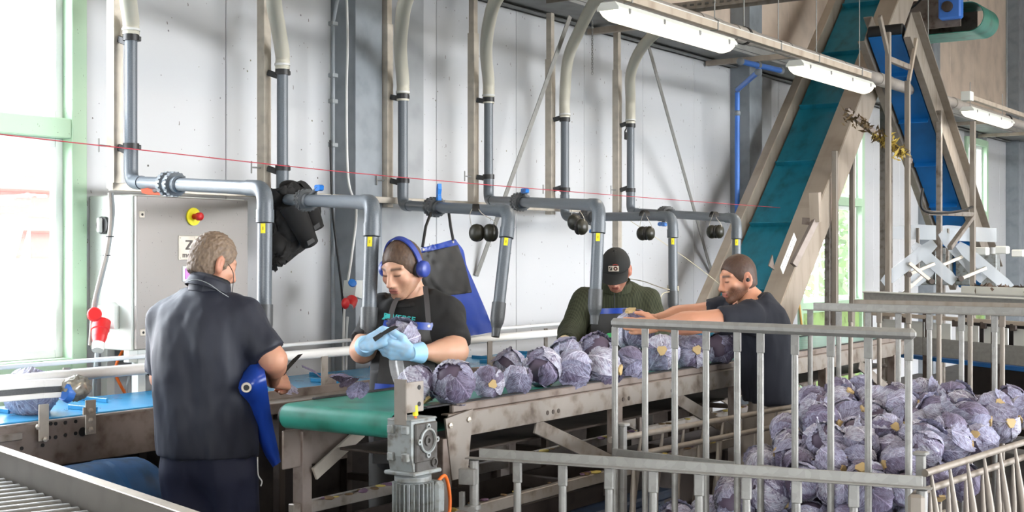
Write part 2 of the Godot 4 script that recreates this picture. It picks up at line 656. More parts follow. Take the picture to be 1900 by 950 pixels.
func build_room() -> void:
	var b := MB.new()
	b.box(mv(Vector3(8.75, -0.1, 2.0)), Vector3(31.0, 0.2, 16.0), 0)
	struct("floor", b, M.floor)
	b = MB.new()
	b.box(mv(Vector3(8.75, 6.3, 2.0)), Vector3(31.0, 0.2, 16.0), 0)
	struct("ceiling", b, M.ceiling)
	# back wall: one metre sandwich panels, white below the ledge and cream above, windows between
	b = MB.new()
	var edges := []
	var x := -6.6
	var cuts := [-6.6]
	for w in WINDOWS:
		cuts.append(w[0]); cuts.append(w[1])
	cuts.append(24.1)
	for k in range(0, cuts.size(), 2):
		b.box(mv(Vector3((cuts[k] + cuts[k + 1]) * 0.5, 3.1, -WALL - 0.12)), Vector3(cuts[k + 1] - cuts[k], 6.2, 0.12), 0)
	for w in WINDOWS:
		b.box(mv(Vector3((w[0] + w[1]) * 0.5, 4.8, -WALL - 0.12)), Vector3(w[1] - w[0], 2.8, 0.12), 0)
	var wall := struct("wall_back", b, M.wall_grey)
	for k in range(0, cuts.size(), 2):
		var x0: float = cuts[k]
		while x0 < cuts[k + 1] - 0.02:
			var x1 := minf(floorf(x0 - 0.516 + 1.001) + 0.516, cuts[k + 1])
			if x1 - x0 > 0.05:
				b = MB.new()
				b.box(mv(Vector3((x0 + x1) * 0.5, 1.735, -WALL - 0.03)), Vector3(x1 - x0 - 0.005, 3.47, 0.06), 0.004)
				struct("wall_panel", b, M.wall_specked, wall)
			x0 = x1
	x = -6.6
	while x < 24.0:
		b = MB.new()
		b.box(mv(Vector3(x + 0.6, 4.85, -WALL - 0.03)), Vector3(1.195, 2.7, 0.06), 0.004)
		struct("upper_panel", b, M.wall_cream, wall)
		x += 1.2
	for w in WINDOWS.size():
		build_window(w)
	# end wall at the right
	b = MB.new()
	b.box(mv(Vector3(23.9, 3.1, 2.0)), Vector3(0.2, 6.2, 16.0), 0)
	var ew := struct("wall_right", b, M.wall_grey)
	for k in 15:
		b = MB.new()
		b.box(mv(Vector3(23.78, 1.75, -WALL + 0.5 + k)), Vector3(0.06, 3.5, 0.994), 0.004)
		struct("wall_panel", b, M.wall_white, ew)
		b = MB.new()
		b.box(mv(Vector3(23.78, 4.85, -WALL + 0.5 + k)), Vector3(0.06, 2.7, 0.994), 0.004)
		struct("upper_panel", b, M.wall_cream, ew)
	# unseen walls left and behind the photographer, openings shaped to let daylight in
	b = MB.new()
	b.box(mv(Vector3(-6.7, 3.1, -3.6)), Vector3(0.2, 6.2, 4.8), 0)
	b.box(mv(Vector3(-6.7, 3.1, 6.7)), Vector3(0.2, 6.2, 6.6), 0)
	b.box(mv(Vector3(-6.7, 4.6, 1.1)), Vector3(0.2, 3.2, 4.6), 0)
	struct("wall_left", b, M.wall_white)
	b = MB.new()
	b.box(mv(Vector3(-1.8, 3.1, 9.9)), Vector3(9.6, 6.2, 0.2), 0)
	b.box(mv(Vector3(21.0, 3.1, 9.9)), Vector3(5.6, 6.2, 0.2), 0)
	b.box(mv(Vector3(10.6, 5.3, 9.9)), Vector3(15.2, 1.8, 0.2), 0)
	struct("wall_front", b, M.wall_white)

func build_window(w: int) -> void:
	var x0: float = WINDOWS[w][0]
	var x1: float = WINDOWS[w][1]
	var xc := (x0 + x1) * 0.5
	var wd := x1 - x0
	var z := -WALL + 0.01
	var b := MB.new()
	for s in [x0 + 0.047, x1 - 0.047]:
		b.box(mv(Vector3(s, 1.7, z - 0.05)), Vector3(0.094, 3.4, 0.14), 0.004)
	b.box(mv(Vector3(xc, 2.25, z - 0.05)), Vector3(wd - 0.188, 0.10, 0.13), 0.004)
	b.box(mv(Vector3(xc, 3.36, z - 0.05)), Vector3(wd - 0.188, 0.10, 0.13), 0.004)
	b.box(mv(Vector3(xc, 1.02, z - 0.05)), Vector3(wd - 0.188, 0.12, 0.13), 0.004)
	var o := struct("window_%d" % (w + 1), b, M.green)
	b = MB.new()
	b.box(mv(Vector3(xc, 0.48, z - 0.06)), Vector3(wd - 0.19, 0.96, 0.08), 0.003)
	struct("spandrel_panel", b, M.green if w == 0 else M.green_dirty, o)
	for h in [[1.08, 2.20], [2.30, 3.31]]:
		b = MB.new()
		var ym: float = (h[0] + h[1]) * 0.5
		var hh: float = h[1] - h[0]
		for s in [x0 + 0.115, x1 - 0.115]:
			b.box(mv(Vector3(s, ym, z - 0.08)), Vector3(0.045, hh, 0.05), 0.003)
		for s in [h[0] + 0.022, h[1] - 0.022]:
			b.box(mv(Vector3(xc, s, z - 0.08)), Vector3(wd - 0.276, 0.045, 0.05), 0.003)
		if w > 0:
			for s in [0.36, 0.66]:
				b.box(mv(Vector3(x0 + wd * s, ym, z - 0.08)), Vector3(0.03, hh - 0.09, 0.04), 0.003)
		struct("sash", b, M.sash, o)
		b = MB.new()
		b.box(mv(Vector3(xc, ym, z - 0.085)), Vector3(wd - 0.27, hh - 0.08, 0.006), 0)
		struct("pane", b, M.glass, o)

# what stands in the yard behind the windows
func build_outside() -> void:
	var b := MB.new()
	b.box(mv(Vector3(10, -0.3, -36)), Vector3(90, 0.2, 60), 0)
	b.box(mv(Vector3(-40, -0.3, 4)), Vector3(66, 0.2, 20), 0)
	b.box(mv(Vector3(2, -0.3, 30)), Vector3(40, 0.2, 40), 0)
	var y := struct("yard_ground", b, mat("yard", Color(0.62, 0.62, 0.6), 0.9))
	var con := mat("container_red", Color(0.74, 0.38, 0.33), 0.6)  # pale red: glare through the window is put into the colour
	var o := thing("shipping_container", "red shipping container outside the left window, glare paled into its colour", "container", Vector3(9.4, -0.2, -12.6))
	b = MB.new()
	b.box(mv(Vector3(9.4, 1.3, -12.6)), Vector3(9.0, 2.5, 2.4), 0.02)
	part("body", b, con, o)
	for k in 6:
		b = MB.new()
		b.box(mv(Vector3(9.4, 0.3 + k * 0.4, -11.37)), Vector3(8.9, 0.14, 0.07), 0.02)
		part("rib", b, con, o)
	# a pale van in front of it
	o = thing("van", "white van parked outside the left window", "van", Vector3(7.4, -0.2, -9.4))
	b = MB.new()
	var prof := PackedVector2Array([Vector2(-2.2, 0.35), Vector2(2.2, 0.35), Vector2(2.25, 0.9), Vector2(1.2, 1.1), Vector2(0.6, 1.75), Vector2(-2.1, 1.8), Vector2(-2.25, 1.0)])
	b.prism(prof, 1.8, mv(Vector3(7.2, -0.2, -9.4)))
	part("body", b, M.sash, o)
	b = MB.new()
	b.prism(PackedVector2Array([Vector2(-0.2, 1.1), Vector2(1.05, 1.1), Vector2(0.55, 1.65), Vector2(-0.2, 1.65)]), 1.82, mv(Vector3(7.2, -0.2, -9.4)))
	part("side_window", b, mat("tint", Color(0.35, 0.4, 0.44), 0.2), o)
	for k in [-1.4, 1.4]:
		b = MB.new()
		b.cyl(Vector3(7.2 + k, 0.13, -8.55), Vector3(7.2 + k, 0.13, -8.4), 0.33, -1, 24)
		part("wheel", b, M.rubber, o)
	# bushes behind the right windows
	rng.seed = 11
	var leafm := mat("bush_leaf", Color(0.36, 0.47, 0.30), 0.7)
	leafm.backlight_enabled = true
	leafm.backlight = Color(0.4, 0.5, 0.25)
	for k in 5:
		var ce := Vector3(17.0 + k * 3.4, 0, -8.6 - (k % 2) * 1.0)
		o = thing("bush", ["low light green bush outside the middle window", "tall green bush outside the middle window, right of the low one", "round green bush beyond the middle window's right edge", "green bush outside the far right window, left half", "green bush outside the far right window, right half"][k], "bush", ce - Vector3(0, 0.2, 0), "bushes in the yard")
		b = MB.new()
		for j in 5:
			b.tube(PackedVector3Array([ce - Vector3(0, 0.2, 0), ce + Vector3(rng.randf_range(-0.5, 0.5), 2.8, rng.randf_range(-0.5, 0.5))]), [0.04, 0.01], 6)
		part("stem", b, M.frame_dark, o)
		b = MB.new()
		for j in 1500:
			var d := Vector3(rng.randfn(0, 0.6), rng.randf_range(0.1, 3.0 + 0.6 * (k % 2)), rng.randfn(0, 0.5))
			var p := ce + d
			var u := Vector3(rng.randfn(), rng.randfn(), rng.randfn()).normalized()
			var w := u.cross(Vector3(rng.randfn(), rng.randfn(), rng.randfn())).normalized()
			b.quad(p - u * 0.12, p + w * 0.06, p + u * 0.12, p - w * 0.06)
		var f := part("foliage", b, leafm, o)
		f.set_meta("kind", "stuff")

# one box as a part of its own
func pbox(called: String, xf: Transform3D, s: Vector3, m: Material, parent: Node3D, bev := 0.003) -> MeshInstance3D:
	var b := MB.new()
	b.box(xf, s, bev)
	return part(called, b, m, parent)

func pbar(called: String, a: Vector3, c: Vector3, w: float, h: float, m: Material, parent: Node3D, up := Vector3.UP) -> MeshInstance3D:
	var b := MB.new()
	b.bar(a, c, w, h, up)
	return part(called, b, m, parent)

func pcyl(called: String, a: Vector3, c: Vector3, r: float, m: Material, parent: Node3D, r2 := -1.0, sides := 16) -> MeshInstance3D:
	var b := MB.new()
	b.cyl(a, c, r, r2, sides)
	return part(called, b, m, parent)

func ptube(called: String, path: PackedVector3Array, r, m: Material, parent: Node3D, sides := 10) -> MeshInstance3D:
	var b := MB.new()
	b.tube(path, r, sides)
	return part(called, b, m, parent)

# ---------------------------------------------------------------- ledge, lamps and pipes overhead
func build_overhead() -> void:
	# steel ledge along the wall
	var b := MB.new()
	b.box(mv(Vector3(8.7, 3.50, -WALL + 0.275)), Vector3(30.2, 0.012, 0.55), 0)
	var o: Node3D = struct("trim_1", b, M.steel_grey)
	for z in [-WALL + 0.03, -WALL + 0.53]:
		b = MB.new()
		b.box(mv(Vector3(8.7, 3.54, z)), Vector3(30.2, 0.14, 0.008), 0.002)
		b.box(mv(Vector3(8.7, 3.474, z + (0.03 if z < -5.5 else -0.03))), Vector3(30.2, 0.008, 0.06), 0.002)
		struct("ledge_channel", b, M.steel_grey, o)
	for x in [5.4, 7.5, 9.55, 11.75, 14.9, 17.0, 19.1, 21.2]:
		b = MB.new()
		b.bar(Vector3(x, 3.45, -WALL + 0.02), Vector3(x, 3.45, -WALL + 0.95), 0.05, 0.05)
		struct("ledge_bracket", b, M.tan_metal, o)
	# steel columns in the wall line
	var cx := [[6.41, 6.67], [12.32, 12.62], [18.3, 18.6], [22.9, 23.25]]
	for k in 4:
		var x0: float = cx[k][0]
		var x1: float = cx[k][1]
		b = MB.new()
		b.box(mv(Vector3((x0 + x1) * 0.5, 3.1, -WALL + 0.012)), Vector3(x1 - x0, 6.2, 0.02), 0.002)
		b.box(mv(Vector3((x0 + x1) * 0.5, 3.1, -WALL + 0.20)), Vector3(x1 - x0, 6.2, 0.02), 0.002)
		b.box(mv(Vector3((x0 + x1) * 0.5, 3.1, -WALL + 0.105)), Vector3(0.014, 6.2, 0.17), 0.0)
		b.box(mv(Vector3(x0 + 0.007, 3.1, -WALL + 0.105)), Vector3(0.014, 6.2, 0.18), 0.001)
		struct("trim_%d" % (k + 2), b, M.column)
		if k == 3:
			continue
		b = MB.new()
		b.box(mv(Vector3(x1 + 0.34, 1.735, -WALL + 0.012)), Vector3(0.66, 3.47, 0.024), 0.004)
		struct("trim_%d" % (k + 6), b, M.wall_grey)
	# main suction pipe
	var my := 3.235
	var mz := -4.2
	o = thing("suction_main_pipe", "long pale grey plastic main pipe hung along the row of strip lamps", "pipe", Vector3(3.0, my - 0.055, mz))
	pcyl("pipe", Vector3(2.0, my, mz), Vector3(23.6, my, mz), 0.055, M.pvc_pale, o, -1, 24)
	for u in [1312.0, 1378.0, 1639.0, 1775.0]:
		var x := along(Vector3(2, my, mz), Vector3(23, my, mz), u).x
		pcyl("coupling", Vector3(x - 0.16, my, mz), Vector3(x + 0.16, my, mz), 0.062, M.pvc_pale, o, -1, 24)
	for u in [1380.0, 1722.0, 1868.0]:
		var x := along(Vector3(2, my, mz), Vector3(23, my, mz), u).x
		b = MB.new()
		b.cyl(Vector3(x - 0.02, my, mz), Vector3(x + 0.02, my, mz), 0.068, -1, 24)
		part("pipe_clip", b, M.rubber, o)
		pcyl("hanger_rod", Vector3(x, my + 0.06, mz), Vector3(x, 6.2, mz), 0.006, M.steel_grey, o, -1, 6)
	# wiring trunk with the lamps hung from it
	var lz := -3.7
	o = thing("lighting_rail", "pale cable trunk carrying the two nearer strip lamps", "cable trunk", Vector3(2.0, 3.02, lz))
	var tx := along(Vector3(2, 3.035, lz), Vector3(20, 3.035, lz), 1612.0).x
	pbar("trunk", Vector3(1.0, 3.04, lz), Vector3(tx, 3.04, lz), 0.045, 0.045, M.tan_metal, o)
	pbar("cover", Vector3(1.0, 3.064, lz), Vector3(tx, 3.064, lz), 0.05, 0.006, M.white_plastic, o)
	for x in [5.6, 6.6, 7.7, 8.7, 9.4, 10.3]:
		ptube("hook", bend([Vector3(x, 3.07, lz + 0.03), Vector3(x, 3.09, lz), Vector3(x, 6.2, lz)], 0.01, 3), 0.004, M.steel_grey, o, 5)
		pbox("strap", mv(Vector3(x, 3.04, lz)), Vector3(0.012, 0.056, 0.056), M.steel_grey, o, 0.001)
	strip_lamp(Vector3(7.13, 2.985, lz), Vector3.RIGHT, 1.52, LAMP, "largest lit strip lamp, nearest the middle, longest of the three in the row")
	strip_lamp(Vector3(9.74, 2.985, lz), Vector3.RIGHT, 1.49, LAMP, "lit strip lamp in front of the steep teal belt elevator, second in the row")
	strip_lamp(Vector3(14.06, 3.05, lz), Vector3.RIGHT, 1.56, LAMP, "small lit strip lamp at the far right, last in the row")
	o = thing("lighting_rail", "short pale cable trunk above the far right strip lamp", "cable trunk", Vector3(15.0, 3.12, lz))
	pbar("trunk", Vector3(13.25, 3.15, lz), Vector3(18.0, 3.15, lz), 0.045, 0.045, M.tan_metal, o)
	pbox("end_box", mv(Vector3(13.3, 3.15, lz)), Vector3(0.12, 0.09, 0.09), M.white_plastic, o)
	for x in [13.4, 14.6, 16.0]:
		pcyl("hook", Vector3(x, 3.06, lz), Vector3(x, 3.3, lz), 0.004, M.steel_grey, o, -1, 5)
	# slotted cable trays running out from the wall
	var trays := [[9.85, 3.587, "slotted galvanised cable tray crossing above the main pipe near the top edge"], [8.0, 3.40, "slotted galvanised tray under the ledge beside the largest strip lamp"]]
	for t in trays:
		o = thing("cable_tray", t[2], "cable tray", Vector3(t[0], t[1], -4.6))
		var zs := -5.2
		var ze := -2.6 if t[0] > 9.0 else -4.35
		pbar("tray_floor", Vector3(t[0], t[1] + 0.06, zs), Vector3(t[0], t[1] + 0.06, ze), 0.16, 0.004, M.galv_dirty, o)
		b = MB.new()
		b.bar(Vector3(t[0] - 0.08, t[1] + 0.05, zs), Vector3(t[0] - 0.08, t[1] + 0.05, ze), 0.004, 0.022)
		b.bar(Vector3(t[0] - 0.08, t[1] + 0.01, zs), Vector3(t[0] - 0.08, t[1] + 0.01, ze), 0.004, 0.022)
		var zz := zs
		while zz < ze:
			b.box(mv(Vector3(t[0] - 0.08, t[1] + 0.03, zz + 0.014)), Vector3(0.004, 0.022, 0.028), 0)
			zz += 0.065
		part("slotted_side", b, M.galv_dirty, o)
		pbar("tray_side", Vector3(t[0] + 0.08, t[1] + 0.03, zs), Vector3(t[0] + 0.08, t[1] + 0.03, ze), 0.004, 0.06, M.galv_dirty, o)
	# diagonal braces from the ledge to the wall
	var br := [[1058.0, 30.0, 884.0, 512.0, "galvanised flat brace leaning left behind the third to fifth suction pipes"], [1203.0, 84.0, 1322.0, 512.0, "thin galvanised brace leaning right behind the rightmost suction pipe"]]
	for k in br:
		b = MB.new()
		b.bar(at(k[0], k[1], 5.24), at(k[2], k[3], 5.735), 0.045, 0.008, Vector3.BACK)
		solo("wall_brace", b, M.galv, k[4], "brace", "wall braces")
	# hanging chain
	b = MB.new()
	var c0 := at(1099, 40, 5.3)
	var c1 := at(1099, 138, 5.3)
	for k in 22:
		var p := c0.lerp(c1, (k + 0.5) / 22.0)
		var ring := PackedVector3Array()
		var ax := Vector3.RIGHT if k % 2 == 0 else Vector3.BACK
		for j in 9:
			var a := TAU * j / 8.0
			ring.append(p + ax * cos(a) * 0.007 + Vector3.UP * sin(a) * 0.014)
		b.tube(ring, 0.0022, 5, false)
	solo("pull_chain", b, M.steel_grey, "short steel chain hanging from the ledge left of the largest strip lamp", "chain", "", "stuff")
	# blue air line at the second column
	o = thing("air_pipe", "blue compressed air pipe with dark elbows running down the grey column", "pipe", Vector3(12.5, 0.4, -5.45))
	var q0 := at(1374, 114, 4.75)
	var q1 := at(1449, 131, 4.75)
	var q2 := at(1407, 121, 4.75)
	var q3 := Vector3(q2.x, at(1407, 161, 4.75).y, q2.z)
	var q4 := at(1368, 167, 5.44)
	q3.y = q4.y
	ptube("cross_pipe", PackedVector3Array([q0, q1]), 0.024, M.blue_pipe, o)
	ptube("down_pipe", PackedVector3Array([q2, q3]), 0.024, M.blue_pipe, o)
	ptube("link_pipe", PackedVector3Array([q3, q4]), 0.024, M.blue_pipe, o)
	ptube("wall_pipe", PackedVector3Array([q4, Vector3(q4.x, 0.3, q4.z)]), 0.024, M.blue_pipe, o)
	for q in [q0, q1, q2, q3, q4, at(1368, 210, 5.44)]:
		b = MB.new()
		b.ball(q, Vector3.ONE * 0.034)
		part("fitting", b, M.column, o)
	# thin conduits on the first column, and the white cable that comes down it
	o = thing("wall_conduit", "thin dark conduit clipped along the left edge of the grey column", "conduit", Vector3(6.42, 0.2, -5.53))
	var e0 := at(618, 42, 5.5)
	ptube("conduit", bend([at(630, -20, 5.5), e0, Vector3(e0.x, 0.2, e0.z)], 0.1), 0.011, M.column, o)
	for v in [44.0, 140.0, 188.0, 269.0]:
		pbox("clip", mv(Vector3(e0.x, at(618, v, 5.5).y, e0.z)), Vector3(0.05, 0.025, 0.04), M.cable_grey, o)
	o = thing("cable", "black cable hanging down the grey column behind the second suction pipe", "cable", at(628, 700, 5.48), "cables on the column")
	ptube("cable", spline([at(613, 260, 5.5), at(617, 390, 5.48), at(633, 530, 5.46), at(641, 640, 5.46), at(644, 720, 5.46)]), 0.007, M.rubber, o, 6)
	o = thing("cable", "white cable looping down the grey column to the red socket", "cable", at(642, 560, 5.48), "cables on the column")
	ptube("cable", spline([at(643, -20, 5.5), at(645, 80, 5.5), at(643, 180, 5.5), at(646, 330, 5.5), at(661, 390, 5.45), at(652, 480, 5.45), at(640, 560, 5.45), at(637, 640, 5.45), at(637, 720, 5.45)]), 0.008, M.cable_white, o, 6)

const LAMP := 3.5
const STATIONS := [
	[243.0, 70.0, 338.0, 492.0, 350.0, 490.0, 600.0, 4.1, 318.0],
	[524.0, 133.0, 370.0, 692.0, 376.0, 684.0, 605.0, 3.75, 568.0],
	[747.5, 183.0, 381.0, 945.0, 392.0, 923.0, 590.0, 4.0, 806.0],
	[906.5, 188.0, 372.0, 1112.0, 381.0, 1104.0, 566.0, 3.55, 965.0],
	[1048.0, 222.0, 403.0, 1248.0, 401.0, 1249.0, 562.0, 4.2, 1092.0],
	[1170.0, 232.0, 393.0, 1367.0, 405.0, 1366.0, 562.0, 4.0, 1236.0]]
const HANDLES := [[286.0, 354.0, "side"], [592.0, 347.0, "flat"], [815.0, 360.0, "up"], [974.0, 353.0, "flat"], [1104.0, 430.0, "down"], [1229.0, 417.0, "down"]]
const ORD := ["first", "second", "third", "fourth", "fifth", "sixth"]

func build_suction() -> void:
	var posts := [[213.0, -30.0, 350.0], [490.0, -30.0, 372.0], [718.0, 45.0, 385.0], [878.0, 62.0, 396.0], [1021.0, 110.0, 398.0], [1145.0, 130.0, 460.0]]
	var clampv := [[70.0, 272.0], [134.0, 312.0], [179.0, 335.0], [185.0, 328.0], [222.0, 352.0], [233.0, 353.0]]
	var ty := 1.952
	var b := MB.new()
	b.bar(at(205, 346, 5.5), at(1083, 390, 5.5), 0.035, 0.04)
	solo("support_rail", b, M.stainless, "long square steel rail tying the hanging posts together under the suction pipes", "rail")
	for i in 6:
		var s: Array = STATIONS[i]
		var p0 := at(s[0], s[1], 5.42)
		var p1 := Vector3(p0.x, at(s[0], s[2], 5.42).y, p0.z)
		var p2 := at(s[3], s[4], s[7])
		var p3 := at(s[5], s[6], s[7] - 0.02)
		# post
		var pu: float = posts[i][0]
		var pt := at(pu, 200, 5.53)
		var o := thing("hanging_post", "square steel post holding the %s suction pipe from the left" % ORD[i], "post", Vector3(pt.x, at(pu, posts[i][2], 5.53).y, pt.z), "hanging posts")
		var ysl := minf(at(pu, posts[i][1], 5.53).y, 3.44)
		pbar("lower_tube", Vector3(pt.x, at(pu, posts[i][2], 5.53).y, pt.z), Vector3(pt.x, ysl, pt.z), 0.058, 0.058, M.stainless, o)
		pbar("upper_tube", Vector3(pt.x, ysl, pt.z), Vector3(pt.x, 3.45, pt.z), 0.046, 0.046, M.stainless, o)
		for cv in clampv[i]:
			var y := at(s[0], cv, 5.42).y
			pbar("clamp_arm", Vector3(pt.x, y, pt.z + 0.03), Vector3(p0.x, y, p0.z) - (p0 - pt).normalized() * 0.03, 0.02, 0.034, M.black_plastic, o)
			b = MB.new()
			b.cyl(Vector3(p0.x, y - 0.016, p0.z), Vector3(p0.x, y + 0.016, p0.z), 0.041, -1, 18)
			b.box(mv(Vector3(p0.x + 0.045, y, p0.z)), Vector3(0.03, 0.024, 0.02))
			part("clamp_ring", b, M.black_plastic, o)
		# wing nut sticking out of the post
		var ny := at(pu, clampv[i][1], 5.53).y
		pcyl("set_screw", Vector3(pt.x - 0.02, ny, pt.z), Vector3(pt.x - 0.1, ny, pt.z), 0.005, M.steel_grey, o, -1, 6)
		pbar("screw_handle", Vector3(pt.x - 0.1, ny - 0.035, pt.z), Vector3(pt.x - 0.1, ny + 0.035, pt.z), 0.008, 0.008, M.steel_grey, o)
		# suction arm
		var hint: String = ["with the orange valve handle, beside the grey cabinet", "ending in front of the man with blue headphones", "from which the blue apron hangs", "ending in front of the man in the cap", "with twine wound round its lower end", "ending behind the man with outstretched arms"][i]
		o = thing("suction_pipe", "%s grey suction pipe from the left, %s" % [ORD[i], hint], "pipe", Vector3(p3.x, p3.y - 0.08, p3.z), "suction pipes")
		var d1 := (p2 - p1).normalized()
		var d2 := (p3 - p2).normalized()
		var r := 0.0315
		pcyl("riser_pipe", p0, p1 + Vector3.UP * 0.11, r, M.pvc, o, -1, 18)
		ptube("elbow", bend([p1 + Vector3.UP * 0.17, p1, p1 + d1 * 0.13], 0.085), 0.0355, M.pvc, o, 18)
		pcyl("arm_pipe", p1 + d1 * 0.12, p2 - d1 * 0.11, r, M.pvc, o, -1, 18)
		ptube("elbow", bend([p2 - d1 * 0.15, p2, p2 + d2 * 0.14], 0.085), 0.0355, M.pvc, o, 18)
		pcyl("elbow_collar", p2 + d2 * 0.09, p2 + d2 * 0.145, 0.0385, M.pvc, o, -1, 18)
		pcyl("drop_pipe", p2 + d2 * 0.15, p3, r, M.pvc, o, -1, 18)
		b = MB.new()
		b.lathe([Vector2(0.0, -0.03), Vector2(0.037, -0.03), Vector2(0.037, 0.055), Vector2(0.034, 0.075), Vector2(0.024, 0.105), Vector2(0.021, 0.15), Vector2(0.014, 0.15), Vector2(0.014, 0.1), Vector2(0, 0.1)], aim(p3 - d2 * 0.05, d2), 18)
		part("nozzle", b, M.pvc_dark, o)
		# union ball valve
		var vp := along(p1, p2, s[8])
		var ax := aim(vp, d1)
		b = MB.new()
		b.lathe([Vector2(0.034, -0.1), Vector2(0.042, -0.09), Vector2(0.042, -0.06), Vector2(0.057, -0.055), Vector2(0.057, -0.02), Vector2(0.046, -0.015), Vector2(0.046, 0.015), Vector2(0.057, 0.02), Vector2(0.057, 0.055), Vector2(0.042, 0.06), Vector2(0.042, 0.09), Vector2(0.034, 0.1)], ax, 20)
		for k in 18:
			var a := TAU * k / 18.0
			var w := ax.basis.x * cos(a) + ax.basis.z * sin(a)
			for e in [-0.0375, 0.0375]:
				b.box(Transform3D(Basis(w, d1, w.cross(d1)), vp + w * 0.057 + d1 * e), Vector3(0.008, 0.03, 0.008), 0.001)
		part("union_valve", b, M.pvc if i == 0 else M.pvc_dark, o)
		var hc: Array = HANDLES[i]
		var hp := along(vp - d1 * 0.3, vp + d1 * 0.3, hc[0])
		hp = at(hc[0], hc[1], -hp.z)
		pcyl("handle_stem", vp, hp, 0.012, M.pvc_dark, o, -1, 8)
		b = MB.new()
		var hx := d1
		var hy := (hp - vp).normalized()
		hy = (hy - hx * hy.dot(hx)).normalized()
		if hc[2] == "side":
			hx = (rgt - Vector3.UP * 0.05).normalized()
			hy = Vector3.UP
		if hc[2] == "up":
			hx = hy
			hy = d1
		var outl := PackedVector2Array([Vector2(-0.058, -0.014), Vector2(-0.03, -0.02), Vector2(0.03, -0.02), Vector2(0.058, -0.014), Vector2(0.062, 0.006), Vector2(0.03, 0.012), Vector2(0, 0.005), Vector2(-0.03, 0.012), Vector2(-0.062, 0.006)])
		b.prism(outl, 0.022, Transform3D(Basis(hx, hy, hx.cross(hy)), hp))
		part("valve_handle", b, M.orange_handle if i == 0 else M.blue_handle, o, "bright orange handle" if i == 0 else "")
		# yellow number sticker
		var lv: float = [424.0, 440.0, 447.0, 434.0, 447.0, 449.0][i]
		var lp := p2.lerp(p3, clampf(maxf((lv - s[4]) / (s[6] - s[4]), 0.172 / p2.distance_to(p3)), 0.05, 0.9))
		var face := (eye - lp)
		face = (face - d2 * face.dot(d2)).normalized()
		face = (face - rgt * 0.25).normalized() if i < 2 else face
		var side := d2.cross(face).normalized()
		var rows := []
		for j in 2:
			var row := []
			for k in 5:
				var a := (k - 2) * 0.16
				row.append(lp + d2 * (j - 0.5) * 0.042 + (face * cos(a) + side * sin(a)) * (r + 0.0012))
			rows.append(row)
		b = MB.new()
		b.sheet(rows)
		part("sticker", b, M.yellow, o, "small yellow sticker")
		b = MB.new()
		b.bar(lp + face * (r + 0.0012) - d2 * 0.007, lp + face * (r + 0.0012) + d2 * 0.007, 0.006, 0.001, face, 0.0)
		part("faded_mark", b, M.sticker_mark, o)
		# flexible hose up to the main pipe
		var hpts: Array = [
			[[243, 66], [243, 40], [238, 0], [232, -60], [245, -180], [300, -280]],
			[[524, 128], [524, 100], [516, 50], [508, 0], [512, -60], [560, -170]],
			[[747.5, 176], [747, 150], [743, 90], [746, 40], [755, -5], [800, -110]],
			[[907, 181], [906, 150], [902, 95], [908, 40], [925, -8], [985, -75]],
			[[1048, 215], [1047, 180], [1054, 110], [1076, 55], [1108, -2], [1150, -15]],
			[[1171, 225], [1169, 185], [1170, 140], [1184, 100], [1212, 65], [1258, 34]]][i]
		var pts := []
		var q0 := Vector3(p0.x, 0, p0.z)
		for k in 6:
			var dd: float = [5.42, 5.42, 5.3, 5.05, 4.7, 4.27][k]
			pts.append(at(hpts[k][0], hpts[k][1], dd))
		pts[0] = Vector3(p0.x, pts[0].y, p0.z)
		pts[1] = Vector3(p0.x, pts[1].y, p0.z)
		var path := spline(pts, 10)
		# resample to one ring per half corrugation
		var fine := PackedVector3Array()
		var radii := []
		var curve := Curve3D.new()
		for q in path:
			curve.add_point(q)
		var ln := curve.get_baked_length()
		var nn := int(ln / 0.0058)
		for k in nn + 1:
			fine.append(curve.sample_baked(ln * k / nn, true))
			radii.append(0.0425 if k % 2 == 0 else 0.0385)
		o = thing("flexible_hose", "ribbed cream hose rising from the %s suction pipe from the left" % ORD[i], "hose", p0, "flexible hoses")
		b = MB.new()
		b.tube(fine, radii, 14)
		part("hose", b, M.hose, o)
		pcyl("cuff", p0 - Vector3.UP * 0.015, p0 + Vector3.UP * 0.03, 0.0395, M.hose, o, -1, 18)
		pcyl("hose_clip", p0 + Vector3.UP * 0.035, p0 + Vector3.UP * 0.046, 0.0455, M.cable_white, o, -1, 18)
		var ep: Vector3 = pts[5]
		var mp := Vector3(ep.x, 3.235, -4.2)
		pcyl("branch", mp, ep, 0.045, M.pvc_pale, o, -1, 14)
	# twine round the fifth pipe
	var tp := along(at(1248, 401, 4.2), at(1249, 562, 4.18), 1249.0)
	var w0 := at(1249, 538, 4.19)
	var o2 := thing("twine_winding", "pale twine wound round the lower end of the fifth suction pipe, tied leftwards", "twine", w0)
	var tw := PackedVector3Array()
	for k in 90:
		var a := TAU * k / 15.0
		tw.append(w0 + Vector3(cos(a) * 0.036, -0.02 + k * 0.00055, sin(a) * 0.036))
	ptube("winding", tw, 0.0035, M.twine, o2, 5)
	ptube("tail", spline([w0 + Vector3(-0.03, 0, 0), at(1225, 533, 4.25), at(1190, 521, 4.6), at(1155, 516, 5.0)]), 0.003, M.twine, o2, 5)
	ptube("tail", spline([w0 + Vector3(-0.03, -0.01, 0), at(1230, 545, 4.2), at(1224, 560, 4.2)]), 0.003, M.twine, o2, 5)
	ptube("tail", spline([at(1170, 410, 5.2), at(1260, 470, 5.0), at(1320, 515, 4.9), at(1340, 532, 4.8)]), 0.003, M.twine, o2, 5)
	# red cord along the wall
	var c := MB.new()
	c.tube(spline([at(-30, 246, 5.3), at(250, 277, 5.3), at(700, 325, 5.3), at(1150, 363, 5.3), at(1482, 388, 4.95)], 10), 0.0028, 5)
	solo("emergency_cord", c, M.string_red, "thin red pull cord strung along the whole wall in front of the pipes", "cord")

